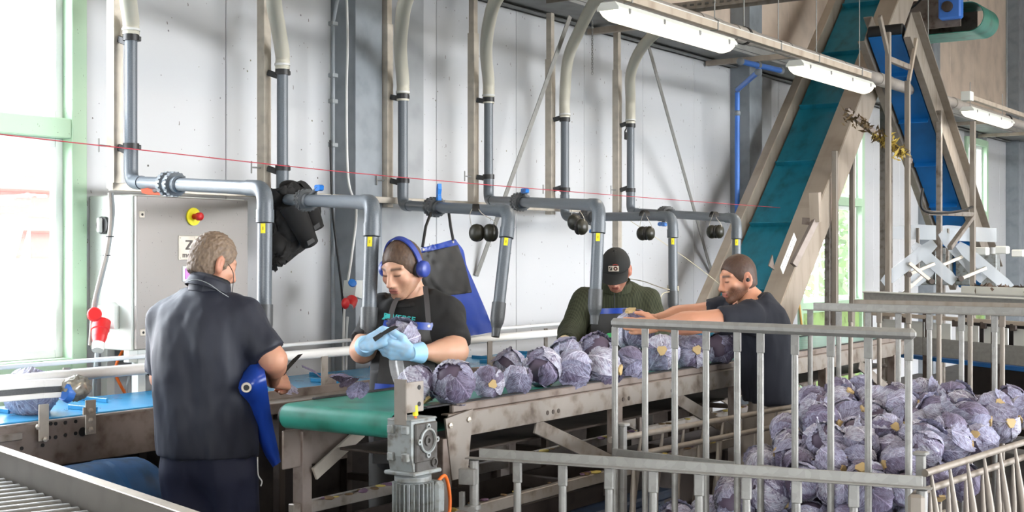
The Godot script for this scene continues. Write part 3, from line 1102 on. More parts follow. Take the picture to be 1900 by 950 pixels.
# cloth hanging in space: rows of left and right ends (u, v), at distance d, with soft folds
func drape(ends: Array, d: float, cols: int, fold: float, seedn: int, bulge := 0.0, sub := 4) -> Array:
	var nz := FastNoiseLite.new()
	nz.seed = seedn
	nz.frequency = 0.9
	var rows := []
	for j in ends.size() - 1:
		for s in sub + (1 if j == ends.size() - 2 else 0):
			var t := float(s) / sub
			var e := []
			for k in 4:
				e.append(cubic_interpolate(ends[j][k], ends[j + 1][k], ends[maxi(j - 1, 0)][k], ends[mini(j + 2, ends.size() - 1)][k], t))
			var row := []
			for i in cols:
				var x := float(i) / (cols - 1)
				var wob := nz.get_noise_2d(x * 7.0, (j + t) * 0.55) * fold
				row.append(at(lerpf(e[0], e[2], x), lerpf(e[1], e[3], x), d - wob - bulge * sin(PI * x)))
			rows.append(row)
	return rows

func build_wall_things() -> void:
	var b := MB.new()
	# ---- control cabinet
	var x0 := 4.55
	var x1 := 5.34
	var yb := 1.12
	var yt := 1.912
	var zf := -5.416
	var o := thing("control_cabinet", "grey metal control cabinet with a red and yellow emergency stop button", "cabinet", Vector3((x0 + x1) * 0.5, 0, -5.58))
	pbox("body", mv(Vector3((x0 + x1) * 0.5, (yb + yt) * 0.5, (zf - WALL) * 0.5)), Vector3(x1 - x0, yt - yb, WALL + zf), M.cabinet_pale, o, 0.006)
	var door := pbox("door", mv(Vector3((x0 + x1) * 0.5 + 0.004, (yb + yt) * 0.5, zf + 0.012)), Vector3(x1 - x0 - 0.014, yt - yb - 0.012, 0.024), M.cabinet_door, o, 0.004)
	for e in [[263.0, 398.0], [265.0, 617.0]]:
		var p := at(e[0], e[1], -zf - 0.024)
		pbox("lock", mv(p), Vector3(0.035, 0.036, 0.008), M.stainless, door, 0.003)
		pcyl("keyhole", p, p + Vector3(0, 0, 0.006), 0.007, M.rubber, door, -1, 8)
	var ep := at(358, 402, -zf - 0.026)
	pcyl("stop_plate", ep, ep + Vector3(0, 0, 0.008), 0.047, M.yellow, door, -1, 28)
	b = MB.new()
	b.lathe([Vector2(0, 0.0), Vector2(0.015, 0.0), Vector2(0.015, 0.025), Vector2(0.021, 0.028), Vector2(0.022, 0.05), Vector2(0.016, 0.058), Vector2(0, 0.06)], aim(ep + Vector3(0, 0, 0.008), Vector3.BACK), 20, true)
	part("stop_button", b, M.red, door)
	# maker's plate
	var pl := at(331, 437, -zf - 0.026)
	var pr := pl + Vector3(0.30, -0.128, 0)
	pbox("name_plate", mv((pl + pr) * 0.5), Vector3(0.30, 0.128, 0.006), M.stainless, door, 0.003)
	var ink := mat("plate_ink", Color(0.30, 0.27, 0.25), 0.5)
	var t := mpart("plate_letters", text_mesh("ZA", 0.07, 0.002), ink, door, Transform3D(Basis.IDENTITY.scaled(Vector3(1.5, 1, 1)), pl + Vector3(0.105, -0.05, 0.004) - gpos(door)))
	mpart("plate_letters", text_mesh("mech", 0.034, 0.002), ink, door, Transform3D(Basis.IDENTITY.scaled(Vector3(1.1, 1, 1)), pl + Vector3(0.072, -0.103, 0.004) - gpos(door)))
	for k in [Vector2(0.012, -0.012), Vector2(0.11, -0.01), Vector2(0.012, -0.116), Vector2(0.288, -0.012), Vector2(0.288, -0.116)]:
		b = MB.new()
		b.ball(pl + Vector3(k.x, k.y, 0.003), Vector3(0.005, 0.005, 0.003), Basis.IDENTITY, 8, 6)
		part("rivet", b, M.stainless, door)
	var dp := at(348, 508, -zf - 0.026)
	pbox("display_frame", mv(dp), Vector3(0.07, 0.082, 0.01), M.white_plastic, door)
	pbox("display", mv(dp + Vector3(0.002, 0, 0.004)), Vector3(0.048, 0.056, 0.008), mat("display_pink", Color(0.72, 0.42, 0.74), 0.25), door, 0.001)
	for x in [x0 + 0.08, x1 - 0.05]:
		pbar("leg", Vector3(x, 0, -5.46), Vector3(x, yb, -5.46), 0.05, 0.05, M.white_plastic, o)
		pbar("leg", Vector3(x, 0, -5.70), Vector3(x, yb, -5.70), 0.05, 0.05, M.white_plastic, o)
	pbar("cross_rail", Vector3(x0, yb - 0.03, -5.46), Vector3(x1, yb - 0.03, -5.46), 0.04, 0.06, M.white_plastic, o)
	# cables under the cabinet
	rng.seed = 5
	for k in 7:
		var a := Vector3(lerpf(x0 + 0.1, x1 - 0.1, k / 6.0), yb, -5.6)
		var m: Material = [M.orange_cable, M.cable_grey, M.rubber, M.cable_grey, M.tan_metal, M.orange_cable, M.rubber][k]
		ptube("cable", spline([a, a + Vector3(-0.06, -0.12, 0.01), a + Vector3(rng.randf_range(-0.2, 0.2), -0.3, 0.02), a + Vector3(rng.randf_range(-0.4, 0.2), -0.55, -0.05)]), 0.008, m, o, 6)
	# isolator switch on its side
	var sx := x0 - 0.002
	var sp := at(193, 418, 5.62)
	sp.x = sx
	var sw := thing("isolator_switch", "round black rotary switch on the pale left side of the control cabinet", "switch", sp)
	pcyl("base", sp, sp - Vector3(0.022, 0, 0), 0.045, M.black_plastic, sw, -1, 24)
	pbox("knob", mv(sp - Vector3(0.035, 0, 0)), Vector3(0.03, 0.075, 0.02), M.white_plastic, sw, 0.006)
	# grey cables that run down that side
	var cd := thing("cable", "pair of grey cables tied together down the pale side of the control cabinet", "cable", at(205, 640, 5.5))
	ptube("cable", spline([at(207, 358, 5.52), at(210, 390, 5.5), at(206, 430, 5.48), at(200, 470, 5.47), at(188, 520, 5.47), at(177, 570, 5.5), at(171, 640, 5.55)]), 0.009, M.cable_grey, cd, 8)
	ptube("cable", spline([at(203, 358, 5.52), at(205, 395, 5.5), at(203, 430, 5.48), at(197, 470, 5.47), at(184, 520, 5.47), at(173, 570, 5.5), at(167, 640, 5.55)]), 0.009, M.pvc_pale, cd, 8)
	for e in [[204.0, 439.0], [198.0, 474.0]]:
		pcyl("cable_tie", at(e[0], e[1] - 1, 5.475), at(e[0], e[1] + 1, 5.475), 0.02, M.rubber, cd, -1, 10)
	# three phase socket with red plug
	var q := at(196, 590, 5.55)
	o = thing("power_socket", "white wall socket with a red plug on the side of the control cabinet", "socket", q)
	var bs := Basis(Vector3(0.25, 0, 0.97), Vector3.UP, Vector3(-0.97, 0, 0.25)).orthonormalized()
	b = MB.new()
	b.prism(PackedVector2Array([Vector2(-0.05, 0.055), Vector2(0.03, 0.08), Vector2(0.062, 0.06), Vector2(0.062, -0.055), Vector2(-0.03, -0.045), Vector2(-0.06, 0.0)]), 0.09, Transform3D(Basis(Vector3(0.5, 0, 0.86), Vector3.UP, Vector3(-0.86, 0, 0.5)), q))
	part("housing", b, M.white_plastic, o)
	var lid := at(175, 584, 5.47)
	b = MB.new()
	b.lathe([Vector2(0, 0.0), Vector2(0.036, 0.0), Vector2(0.036, 0.012), Vector2(0.03, 0.018), Vector2(0, 0.018)], aim(lid, Vector3(-0.55, 0.35, 0.8)), 20)
	part("flap_lid", b, M.red, o, "red round flap")
	var pd := (at(180, 655, 5.44) - at(187, 600, 5.5)).normalized()
	b = MB.new()
	b.lathe([Vector2(0, 0), Vector2(0.047, 0), Vector2(0.045, 0.05), Vector2(0.04, 0.055), Vector2(0.037, 0.09), Vector2(0.026, 0.13), Vector2(0, 0.13)], aim(at(188, 597, 5.5), pd), 18)
	part("plug", b, M.red, o)
	b = MB.new()
	b.lathe([Vector2(0, 0.125), Vector2(0.031, 0.125), Vector2(0.029, 0.165), Vector2(0, 0.165)], aim(at(188, 597, 5.5), pd), 18)
	part("plug_nut", b, M.white_plastic, o)
	ptube("plug_cable", spline([at(180, 655, 5.46), at(178, 680, 5.46), at(176, 720, 5.5), at(180, 800, 5.6)]), 0.011, M.cable_grey, o, 8)
	# second socket on the column
	q = at(656, 540, 5.42)
	o = thing("power_socket", "cream wall socket with blue flap and red plug on the grey column", "socket", q)
	b = MB.new()
	b.prism(PackedVector2Array([Vector2(-0.03, 0.065), Vector2(0.035, 0.065), Vector2(0.035, -0.05), Vector2(-0.045, -0.03)]), 0.1, mv(q))
	part("housing", b, M.white_plastic, o)
	b = MB.new()
	b.lathe([Vector2(0, 0), Vector2(0.026, 0), Vector2(0.026, 0.012), Vector2(0, 0.014)], aim(at(653, 526, 5.36), Vector3(-0.3, 0.5, 0.8)), 18)
	part("flap_lid", b, M.blue_handle, o, "blue round flap")
	pd = (at(645, 585, 5.3) - at(655, 557, 5.38)).normalized()
	b = MB.new()
	b.lathe([Vector2(0, 0), Vector2(0.036, 0), Vector2(0.034, 0.05), Vector2(0.026, 0.085), Vector2(0, 0.085)], aim(at(653, 557, 5.38), pd), 16)
	part("plug", b, M.red, o)
	b = MB.new()
	b.ball(at(641, 563, 5.33), Vector3(0.03, 0.034, 0.02))
	part("plug_lid", b, M.red, o)
	b = MB.new()
	b.lathe([Vector2(0, 0.08), Vector2(0.025, 0.08), Vector2(0.024, 0.1), Vector2(0, 0.1)], aim(at(653, 557, 5.38), pd), 16)
	part("plug_nut", b, M.cable_grey, o)
	ptube("plug_cable", spline([at(645, 588, 5.33), at(643, 620, 5.35), at(642, 690, 5.4)]), 0.008, M.cable_white, o, 6)
	# ---- black jacket on the second post
	var jm := mat("jacket_black", Color(0.085, 0.078, 0.075), 0.85, 0.0, M.t_weave, 30.0)
	o = thing("jacket", "black work jacket hung behind the second suction pipe", "jacket", at(545, 500, 5.42))
	b = MB.new()
	b.slab(drape([[505, 352, 556, 336], [504, 372, 571, 350], [504, 392, 585, 372], [504, 420, 590, 392], [503, 450, 582, 425], [503, 475, 570, 450], [504, 495, 548, 468], [508, 500, 530, 482]], 5.36, 15, 0.05, 4, 0.07), 0.02)
	part("body", b, jm, o)
	b = MB.new()
	b.tube(spline([at(552, 360, 5.3), at(572, 390, 5.26), at(586, 424, 5.25)], 6), [0.07, 0.07, 0.068, 0.066, 0.064, 0.062, 0.06, 0.058, 0.056, 0.054, 0.052, 0.05, 0.05], 14)
	part("sleeve", b, jm, o)
	b = MB.new()
	b.tube(spline([at(540, 380, 5.25), at(560, 420, 5.22), at(575, 452, 5.22)], 6), [0.07, 0.07, 0.068, 0.066, 0.064, 0.062, 0.06, 0.058, 0.056, 0.054, 0.052, 0.05, 0.05], 14)
	part("sleeve", b, jm, o)
	for e in [[582.0, 424.0, 593.0, 416.0], [570.0, 452.0, 583.0, 444.0]]:
		pbar("cuff_tab", at(e[0], e[1], 5.17), at(e[2], e[3], 5.17), 0.006, 0.03, M.black_plastic, o)
	b = MB.new()
	b.ball(at(538, 347, 5.36), Vector3(0.075, 0.04, 0.05))
	part("hood", b, jm, o)
	# ---- blue apron hung on the third pipe's valve
	var ap := mat("apron_blue", Color(0.13, 0.25, 0.60), 0.35)
	var ad := mat("apron_dark", Color(0.15, 0.145, 0.14), 0.55, 0.0, M.t_smear, 3.0)
	o = thing("apron", "blue vinyl apron with a black bib hanging by its straps from the third suction pipe", "apron", at(850, 622, 4.7))
	b = MB.new()
	b.slab(drape([[782, 460, 843, 444], [781, 478, 858, 464], [784, 500, 864, 492], [788, 530, 876, 520], [792, 560, 890, 552], [800, 600, 906, 590], [806, 634, 915, 616]], 4.72, 13, 0.02, 9, 0.03), 0.006)
	part("skirt", b, ap, o)
	b = MB.new()
	b.slab(drape([[780, 470, 848, 455], [779, 490, 857, 478], [782, 515, 865, 505], [786, 540, 873, 538], [790, 554, 875, 543]], 4.695, 11, 0.02, 9, 0.03), 0.006)
	part("bib", b, ad, o)
	ptube("strap", PackedVector3Array([at(799, 396, 4.75), at(790, 420, 4.72), at(784, 458, 4.70)]), 0.009, M.black_plastic, o, 6)
	ptube("strap", PackedVector3Array([at(833, 396, 4.75), at(836, 420, 4.72), at(841, 446, 4.70)]), 0.009, M.black_plastic, o, 6)
	for e in [[785.0, 463.0], [840.0, 449.0]]:
		var p := at(e[0], e[1], 4.68)
		pcyl("eyelet", p, p + Vector3(0, 0, 0.006), 0.007, M.stainless, o, -1, 10)
	# ---- ear defenders hung over the pipes
	var muffs := [[897, 432, 883, 392, 4.15, "pair of dark ear defenders hanging on the third suction pipe, one cup turned open"], [1072, 412, 1067, 382, 4.05, "dark ear defenders hanging on the fourth suction pipe"], [1198, 433, 1196, 401, 4.3, "dark ear defenders hanging on the fifth suction pipe"], [1327, 430, 1325, 403, 4.1, "dark ear defenders hanging on the sixth suction pipe"]]
	var mm := mat("ear_cup", Color(0.17, 0.165, 0.13), 0.4)
	var mf := mat("ear_pad", Color(0.10, 0.09, 0.085), 0.6)
	for k in 4:
		var e: Array = muffs[k]
		var ce := at(e[0], e[1], e[4])
		var tp := at(e[2], e[3], e[4] - 0.0)
		o = thing("ear_defenders", e[5], "ear defenders", ce - Vector3(0, 0.05, 0), "ear defenders on the pipes")
		var sd := rgt if k == 0 else (rgt * 0.45 - fwd * 0.8).normalized()
		for s: float in [-1.0, 1.0]:
			var cc := ce + sd * s * 0.036 + (Vector3(0, -0.028, 0) if k == 1 and s > 0 else Vector3.ZERO)
			var ax := (-fwd * 0.9 - rgt * 0.4) if s < 0 else (-fwd * 0.5 + rgt * (-0.5 if k == 0 else 0.8))
			b = MB.new()
			b.lathe([Vector2(0, -0.012), Vector2(0.036, -0.012), Vector2(0.043, 0.0), Vector2(0.041, 0.018), Vector2(0.03, 0.032), Vector2(0.012, 0.038), Vector2(0, 0.038)], aim(cc, ax) * Transform3D(Basis.IDENTITY.scaled(Vector3(0.92, 1, 1.12)), Vector3.ZERO), 20, true)
			part("cup", b, mm, o)
			b = MB.new()
			var ring := PackedVector3Array()
			var xa := aim(cc - ax.normalized() * 0.018, ax)
			for j in 17:
				var a := TAU * j / 16.0
				ring.append(xa * Vector3(cos(a) * 0.03, 0, sin(a) * 0.036))
			b.tube(ring, 0.011, 8, false)
			part("ear_pad", b, mf, o)
			ptube("wire", spline([cc + ax.normalized() * 0.03 - Vector3(0, 0.01, 0), cc + Vector3(0, 0.05, 0) + sd * s * 0.03, tp + sd * s * 0.03 + Vector3(0, -0.01, 0), tp + Vector3(0, 0.04, 0)], 5), 0.0018, M.stainless, o, 5)
		var hb := PackedVector3Array()
		b = MB.new()
		var rows := []
		var d1 := (at(STATIONS[k + 2][3], STATIONS[k + 2][4], STATIONS[k + 2][7]) - tp).normalized()
		for w in 2:
			var row := []
			for j in 11:
				var a := lerpf(-0.5, 1.5, j / 10.0) * PI * 0.5 + PI * 0.25
				var n2 := d1.cross(Vector3.UP).normalized()
				row.append(tp + d1 * (w - 0.5) * 0.034 + (Vector3.UP * sin(a) + n2 * cos(a)) * 0.037)
			rows.append(row)
		b.slab(rows, 0.003)
		part("headband", b, mf, o)

# bolts on a face: small domes at the given points, joined as one part of kind stuff
func bolts(pts: Array, dir: Vector3, r: float, m: Material, parent: Node3D) -> void:
	for p in pts:
		var b := MB.new()
		b.lathe([Vector2(r, 0), Vector2(r, r * 0.5), Vector2(0, r * 0.9)], aim(p, dir), 6)
		part("bolt", b, m, parent)

func build_conveyors() -> void:
	var b := MB.new()
	# ---- blue belt conveyor along the wall
	var xa := 0.6
	var xb := 10.8
	var yb := 0.925
	var zn := -4.75
	var zf := -5.30
	var o := thing("belt_conveyor", "long blue belt conveyor with small cleats running along the back wall", "conveyor", Vector3(5.6, 0, -5.02))
	b.box(mv(Vector3((xa + xb) * 0.5, yb - 0.004, (zn + zf) * 0.5)), Vector3(xb - xa, 0.008, zn - zf), 0.002)
	b.box(mv(Vector3((xa + xb) * 0.5, yb - 0.15, (zn + zf) * 0.5)), Vector3(xb - xa, 0.008, zn - zf), 0.002)
	var belt := part("belt", b, M.belt_blue, o)
	var k := 0
	var x := xa + 0.1
	while x < xb - 0.1:
		var z := -4.87 if k % 2 == 0 else -5.12
		pbox("cleat", mv(Vector3(x, yb + 0.010, z)), Vector3(0.012, 0.02, 0.19), M.belt_blue, belt, 0.002)
		x += 0.26
		k += 1
	pbox("side_frame", mv(Vector3((xa + xb) * 0.5, yb - 0.105, zn + 0.02)), Vector3(xb - xa, 0.19, 0.012), M.frame, o)
	pbox("side_lip", mv(Vector3((xa + xb) * 0.5, yb - 0.012, zn + 0.012)), Vector3(xb - xa, 0.012, 0.03), M.stainless_dirty, o)
	pbox("side_frame", mv(Vector3((xa + xb) * 0.5, yb - 0.105, zf - 0.02)), Vector3(xb - xa, 0.19, 0.012), M.frame, o)
	pbox("slot_rail", mv(Vector3(2.6, yb - 0.055, zn + 0.034)), Vector3(1.6, 0.03, 0.016), M.stainless_dirty, o)
	x = 1.4
	while x < xb:
		for z in [zn + 0.0, zf]:
			pbar("leg", Vector3(x, 0, z), Vector3(x, yb - 0.19, z), 0.05, 0.05, M.frame_dark, o)
		pbar("cross_bar", Vector3(x, 0.3, zn), Vector3(x, 0.3, zf), 0.04, 0.04, M.frame_dark, o)
		x += 1.55
	pbox("shade_skirt", mv(Vector3((xa + xb) * 0.5, 0.38, zf - 0.03)), Vector3(xb - xa, 0.74, 0.012), M.shadow_brown, o)  # added dark sheet standing in for shade under the blue belt
	# plates bolted on the near side
	var f1 := at(85, 752, 4.70)
	var f2 := at(166, 744, 4.70)
	for p in [[81.0, 750.0, 818.0, 0.05], [168.0, 742.0, 806.0, 0.055], [157.0, 756.0, 770.0, 0.02]]:
		var a := at(p[0], p[1], 4.70)
		var c := at(p[0], p[2], 4.70)
		pbox("bracket_plate", mv(Vector3(a.x, (a.y + c.y) * 0.5, -4.70)), Vector3(p[3], a.y - c.y, 0.006), M.stainless, o, 0.002)
	for p in [[94.0, 786.0], [103.0, 786.0], [121.0, 784.0], [140.0, 782.0], [103.0, 811.0], [121.0, 807.0], [140.0, 804.0], [91.0, 812.0], [79.0, 826.0], [40.0, 832.0]]:
		var a := at(p[0], p[1], 4.723)
		pcyl("bolt_hole", a, a + Vector3(0, 0, 0.003), 0.008, M.rubber, o, -1, 10)
	var ha := at(153, 801, 4.72)
	pcyl("bolt_hole", ha, ha + Vector3(0, 0, 0.003), 0.019, M.rubber, o, -1, 14)
	bolts([at(168, 762, 4.69), at(168, 780, 4.69), at(168, 797, 4.69), at(70, 792, 4.69), at(83, 815, 4.69)], Vector3.BACK, 0.012, M.stainless, o)
	# near guard rail, white
	o = thing("guard_rail", "white tubular guard rail along the near side of the blue belt", "rail", Vector3(6, 1.05, zn + 0.03))
	ptube("rail", PackedVector3Array([Vector3(0.6, 1.098, zn + 0.03), Vector3(10.4, 1.098, zn + 0.03)]), 0.024, M.rail_white, o, 12)
	for u in [598.0, 905.0, 1160.0]:
		var px := along(Vector3(0.6, 1, zn + 0.03), Vector3(10.4, 1, zn + 0.03), u).x
		pbox("rail_post", mv(Vector3(px, 0.98, zn + 0.045)), Vector3(0.05, 0.22, 0.008), M.stainless_dirty, o, 0.002)
		pbox("rail_foot", mv(Vector3(px + 0.06, 0.94, zn + 0.03)), Vector3(0.07, 0.09, 0.03), M.frame, o, 0.003)
	o = thing("guard_rail", "white flat guard rail along the far side of the blue belt, close to the wall", "rail", Vector3(6, 0.9, zf - 0.04))
	pbox("rail", mv(Vector3(5.7, 1.035, zf - 0.05)), Vector3(10.0, 0.05, 0.02), M.rail_white, o, 0.004)
	pbox("rail", mv(Vector3(5.7, 1.095, zf - 0.05)), Vector3(10.0, 0.02, 0.03), M.rail_white, o, 0.004)
	x = 1.3
	while x < 10.5:
		pbox("rail_post", mv(Vector3(x, 0.97, zf - 0.045)), Vector3(0.04, 0.2, 0.012), M.stainless_dirty, o, 0.002)
		x += 1.4
	# white profile with a dark groove, its end wrapped in plastic
	o = thing("guide_profile", "white guide profile with a dark groove at the left end of the blue belt", "rail", at(60, 745, 4.6))
	var g0 := at(-120, 738, 4.62)
	var g1 := at(80, 722, 4.62)
	var g2 := at(136, 719, 4.62)
	for e in [[0.024, 0.03, 0.02], [-0.026, 0.022, 0.02]]:
		b = MB.new()
		b.bar(g0 + Vector3(0, e[0], 0), g1 + Vector3(0, e[0], 0), e[2], e[1])
		b.bar(g1 + Vector3(0, e[0], 0), g2 + Vector3(0, e[0], 0), e[2], e[1])
		part("flange", b, M.rail_white, o)
	b = MB.new()
	b.bar(g0 - Vector3(0, 0.003, 0.003), g1 - Vector3(0, 0.003, 0.003), 0.012, 0.028)
	b.bar(g1 - Vector3(0, 0.003, 0.003), g2 - Vector3(0, 0.003, 0.003), 0.012, 0.028)
	part("groove", b, M.pvc_dark, o)
	o = thing("plastic_wrap", "crumpled plastic bag taped round the end of the white guide profile", "bag", at(140, 740, 4.6))
	b = MB.new()
	var nz := FastNoiseLite.new()
	nz.seed = 3
	nz.frequency = 14.0
	var rows := []
	var wc := at(141, 720, 4.6)
	for j in 13:
		var row := []
		for i in 19:
			var th := TAU * i / 18.0
			var ph := PI * j / 12.0
			var d := Vector3(sin(ph) * cos(th), cos(ph), sin(ph) * sin(th))
			var q := absf(nz.get_noise_3dv(d * 0.16 + Vector3(5, 0, 0)))
			row.append(wc + Vector3(d.x * 0.062, d.y * 0.05, d.z * 0.05) * (1.15 - 0.7 * q))
		rows.append(row)
	b.sheet(rows, true)
	part("bag", b, M.foil, o)
	b = MB.new()
	b.cyl(wc - Vector3(0.062, 0.01, 0), wc - Vector3(0.034, 0.016, 0), 0.036, 0.044, 12)
	part("tape_band", b, M.blue_pipe, o, "blue tape band")
	# ---- tray between the belts with trimmings
	o = thing("scrap_tray", "shallow steel tray with leaf trimmings between the two belts", "tray", Vector3(6.2, 0, -4.45))
	pbox("tray_floor", mv(Vector3(6.85, 0.895, -4.47)), Vector3(5.0, 0.01, 0.40), M.stainless_dirty, o)
	pbox("tray_edge", mv(Vector3(6.85, 0.915, -4.27)), Vector3(5.0, 0.05, 0.012), M.frame, o)
	pbox("tray_edge", mv(Vector3(6.85, 0.915, -4.67)), Vector3(5.0, 0.05, 0.012), M.frame, o)
	pbox("tray_end", mv(Vector3(4.35, 0.915, -4.47)), Vector3(0.012, 0.05, 0.40), M.frame, o)
	for xx in [4.45, 5.8, 7.2, 8.6]:
		pbar("leg", Vector3(xx, 0, -4.3), Vector3(xx, 0.89, -4.3), 0.04, 0.04, M.frame_dark, o)
		pbar("leg", Vector3(xx, 0, -4.64), Vector3(xx, 0.89, -4.64), 0.04, 0.04, M.frame_dark, o)
	# ---- green belt conveyor
	xa = 3.505
	xb = 8.8
	var yt := 1.07
	zn = -2.89
	zf = -3.40
	o = thing("belt_conveyor", "green belt conveyor carrying the row of red cabbages past the workers", "conveyor", Vector3(6, 0, -3.14))
	b = MB.new()
	var r := 0.045
	rows = []
	var prof := PackedVector2Array()
	prof.append(Vector2(xb, yt))
	prof.append(Vector2(6.0, yt))
	prof.append(Vector2(xa + 0.3, yt))
	for i in 13:
		var a := PI * 0.5 + PI * i / 12.0
		prof.append(Vector2(xa + r + 0.01 + cos(a) * r, yt - r + sin(a) * r))
	prof.append(Vector2(xa + 0.3, yt - 2 * r))
	prof.append(Vector2(6.0, yt - 2 * r))
	prof.append(Vector2(xb, yt - 2 * r))
	for p in prof:
		rows.append([Vector3(p.x, p.y, zn - 0.004), Vector3(p.x, p.y, (zn + zf) * 0.5), Vector3(p.x, p.y, zf + 0.004)])
	b.slab(rows, 0.004)
	part("belt", b, M.belt_green, o)
	pcyl("end_roller", Vector3(xa + r + 0.01, yt - r, zf - 0.01), Vector3(xa + r + 0.01, yt - r, zn + 0.02), r - 0.006, M.rubber, o, -1, 24)
	pcyl("roller_shaft", Vector3(xa + r + 0.01, yt - r, zn), Vector3(xa + r + 0.01, yt - r, zn + 0.06), 0.02, M.orange_handle if false else M.tan_metal, o, -1, 16)
	# sides
	for s in 2:
		var z := zn + 0.028 if s == 0 else zf - 0.028
		var zl := zn + 0.012 if s == 0 else zf - 0.012
		pbox("side_beam", mv(Vector3((xa + xb) * 0.5 + 0.15, 0.995, z)), Vector3(xb - xa - 0.3, 0.085, 0.008), M.stainless_dirty, o, 0.002)
		pbox("beam_flange", mv(Vector3((xa + xb) * 0.5 + 0.15, 1.038, z - (0.014 if s == 0 else -0.014))), Vector3(xb - xa - 0.3, 0.006, 0.034), M.frame, o, 0.002)
		pbox("belt_guide", mv(Vector3((xa + xb) * 0.5 + 0.17, 1.056, zl)), Vector3(xb - xa - 0.34, 0.03, 0.02), M.frame, o, 0.004)
		pbox("wear_strip", mv(Vector3((xa + xb) * 0.5 + 0.1, 1.073, zl - (0.008 if s == 0 else -0.008))), Vector3(xb - xa - 0.2, 0.008, 0.022), M.rubber, o, 0.002)
	var legx := [3.78, 5.0, 6.2, 7.4, 8.6]
	for i in 5:
		for s in 2:
			var z := zn + 0.02 if s == 0 else zf - 0.02
			var lx: float = legx[i] - (0.12 if s == 1 and i == 0 else 0.0)
			pbar("leg", Vector3(lx, 0, z), Vector3(lx, 0.96, z), 0.05, 0.05, M.frame, o)
			if i > 0:
				pbar("brace", Vector3(lx - 0.02, 0.72, z), Vector3(lx - 0.62, 0.94, z), 0.012, 0.06, M.stainless_dirty, o)
		pbar("cross_bar", Vector3(legx[i], 0.6, zn), Vector3(legx[i], 0.6, zf), 0.04, 0.05, M.frame_dark, o)
	for z in [zn + 0.02, zf - 0.02]:
		pbox("lower_rail", mv(Vector3(6.3, 0.675, z)), Vector3(5.4, 0.045, 0.03), M.stainless_dirty, o)
		pbox("lower_rail", mv(Vector3(6.3, 0.40, z)), Vector3(5.4, 0.05, 0.03), M.frame, o)
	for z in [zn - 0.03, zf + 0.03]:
		pbox("shade_side", mv(Vector3(6.4, 0.40, z)), Vector3(5.0, 0.46, 0.012), M.shadow_brown, o)  # added dark sheets, sides and floor, for the shade under the green belt
	pbox("shade_floor", mv(Vector3(6.4, 0.18, (zn + zf) * 0.5)), Vector3(5.0, 0.012, 0.45), M.shadow_brown, o)
	pbox("drip_pan", mv(Vector3(6.3, 0.88, (zn + zf) * 0.5)), Vector3(5.0, 0.01, 0.44), M.frame_dark, o)
	pbox("end_plate", mv(Vector3(3.72, 0.90, zf - 0.01)), Vector3(0.35, 0.14, 0.01), M.frame, o)
	pbar("end_brace", Vector3(3.68, 0.80, zf + 0.02), Vector3(3.95, 0.93, zf + 0.02), 0.012, 0.05, M.stainless, o)
	# tapered hanger plate on the near side
	b = MB.new()
	b.prism(PackedVector2Array([Vector2(-0.075, 0.12), Vector2(0.09, 0.14), Vector2(0.055, -0.1), Vector2(-0.035, -0.1)]), 0.008, mv(Vector3(3.84, 0.91, zn + 0.045)))
	part("hanger_plate", b, M.stainless_dirty, o)
	bolts([Vector3(3.79, 1.005, zn + 0.05), Vector3(3.9, 1.015, zn + 0.05)], Vector3.BACK, 0.011, M.stainless, o)
	pbox("shaft_slot", mv(Vector3(3.64, 1.0, zn + 0.033)), Vector3(0.032, 0.06, 0.002), M.rubber, o, 0)
	for p in [4.45, 4.49, 4.53, 5.05, 5.1, 5.5, 5.52]:
		var hp := Vector3(p, 0.985, zn + 0.032)
		pcyl("bolt_hole", hp, hp + Vector3(0, 0, 0.003), 0.009, M.frame_dark, o, -1, 8)
	# upright angle at the corner
	b = MB.new()
	var ux := 3.452
	b.box(mv(Vector3(ux, 1.12, -2.79)), Vector3(0.006, 0.15, 0.05), 0.001)
	b.box(mv(Vector3(ux + 0.045, 1.135, -2.767)), Vector3(0.09, 0.1, 0.006), 0.001)
	var up := part("corner_angle", b, M.stainless_dirty, o)
	for p in [Vector2(0.065, 1.165), Vector2(0.065, 1.11)]:
		pcyl("bolt_hole", Vector3(ux + p.x, p.y, -2.765), Vector3(ux + p.x, p.y, -2.762), 0.008, M.rubber, up, -1, 8)
	# ---- gear motor
	o = thing("gear_motor", "grey cast gear motor hanging at the near end of the green belt's roller", "motor", Vector3(3.52, 0.5, -2.8))
	var gx0 := 3.452
	var gx1 := 3.588
	var gz0 := -2.845
	var gz1 := -2.745
	var gxc := (gx0 + gx1) * 0.5
	var gzc := (gz0 + gz1) * 0.5
	b = MB.new()
	b.prism(PackedVector2Array([Vector2(-0.068, 0.1), Vector2(0.062, 0.1), Vector2(0.068, -0.07), Vector2(-0.055, -0.07), Vector2(-0.068, -0.02)]), gz1 - gz0, mv(Vector3(gxc, 0.962, gzc)))
	var gear := part("gear_case", b, M.cast_grey, o)
	pbox("top_cover", mv(Vector3(gxc, 1.06, gzc)), Vector3(0.138, 0.008, 0.104), M.cast_grey, gear, 0.003)
	pbox("front_plate", mv(Vector3(gxc + 0.004, 0.985, gz1 + 0.004)), Vector3(0.118, 0.13, 0.01), M.cast_dark, gear, 0.004)
	var hub := Vector3(gxc + 0.006, 0.99, gz1 + 0.008)
	b = MB.new()
	b.lathe([Vector2(0.038, 0), Vector2(0.042, 0.002), Vector2(0.042, 0.008), Vector2(0.036, 0.009), Vector2(0.034, 0.002)], aim(hub, Vector3.BACK), 24)
	part("shaft_ring", b, M.cast_grey, gear)
	b = MB.new()
	b.lathe([Vector2(0.034, 0.001), Vector2(0.018, 0.002), Vector2(0.017, 0.008), Vector2(0.008, 0.008), Vector2(0.007, 0.0), Vector2(0, 0)], aim(hub, Vector3.BACK), 20)
	part("shaft_bore", b, M.cast_dark, gear)
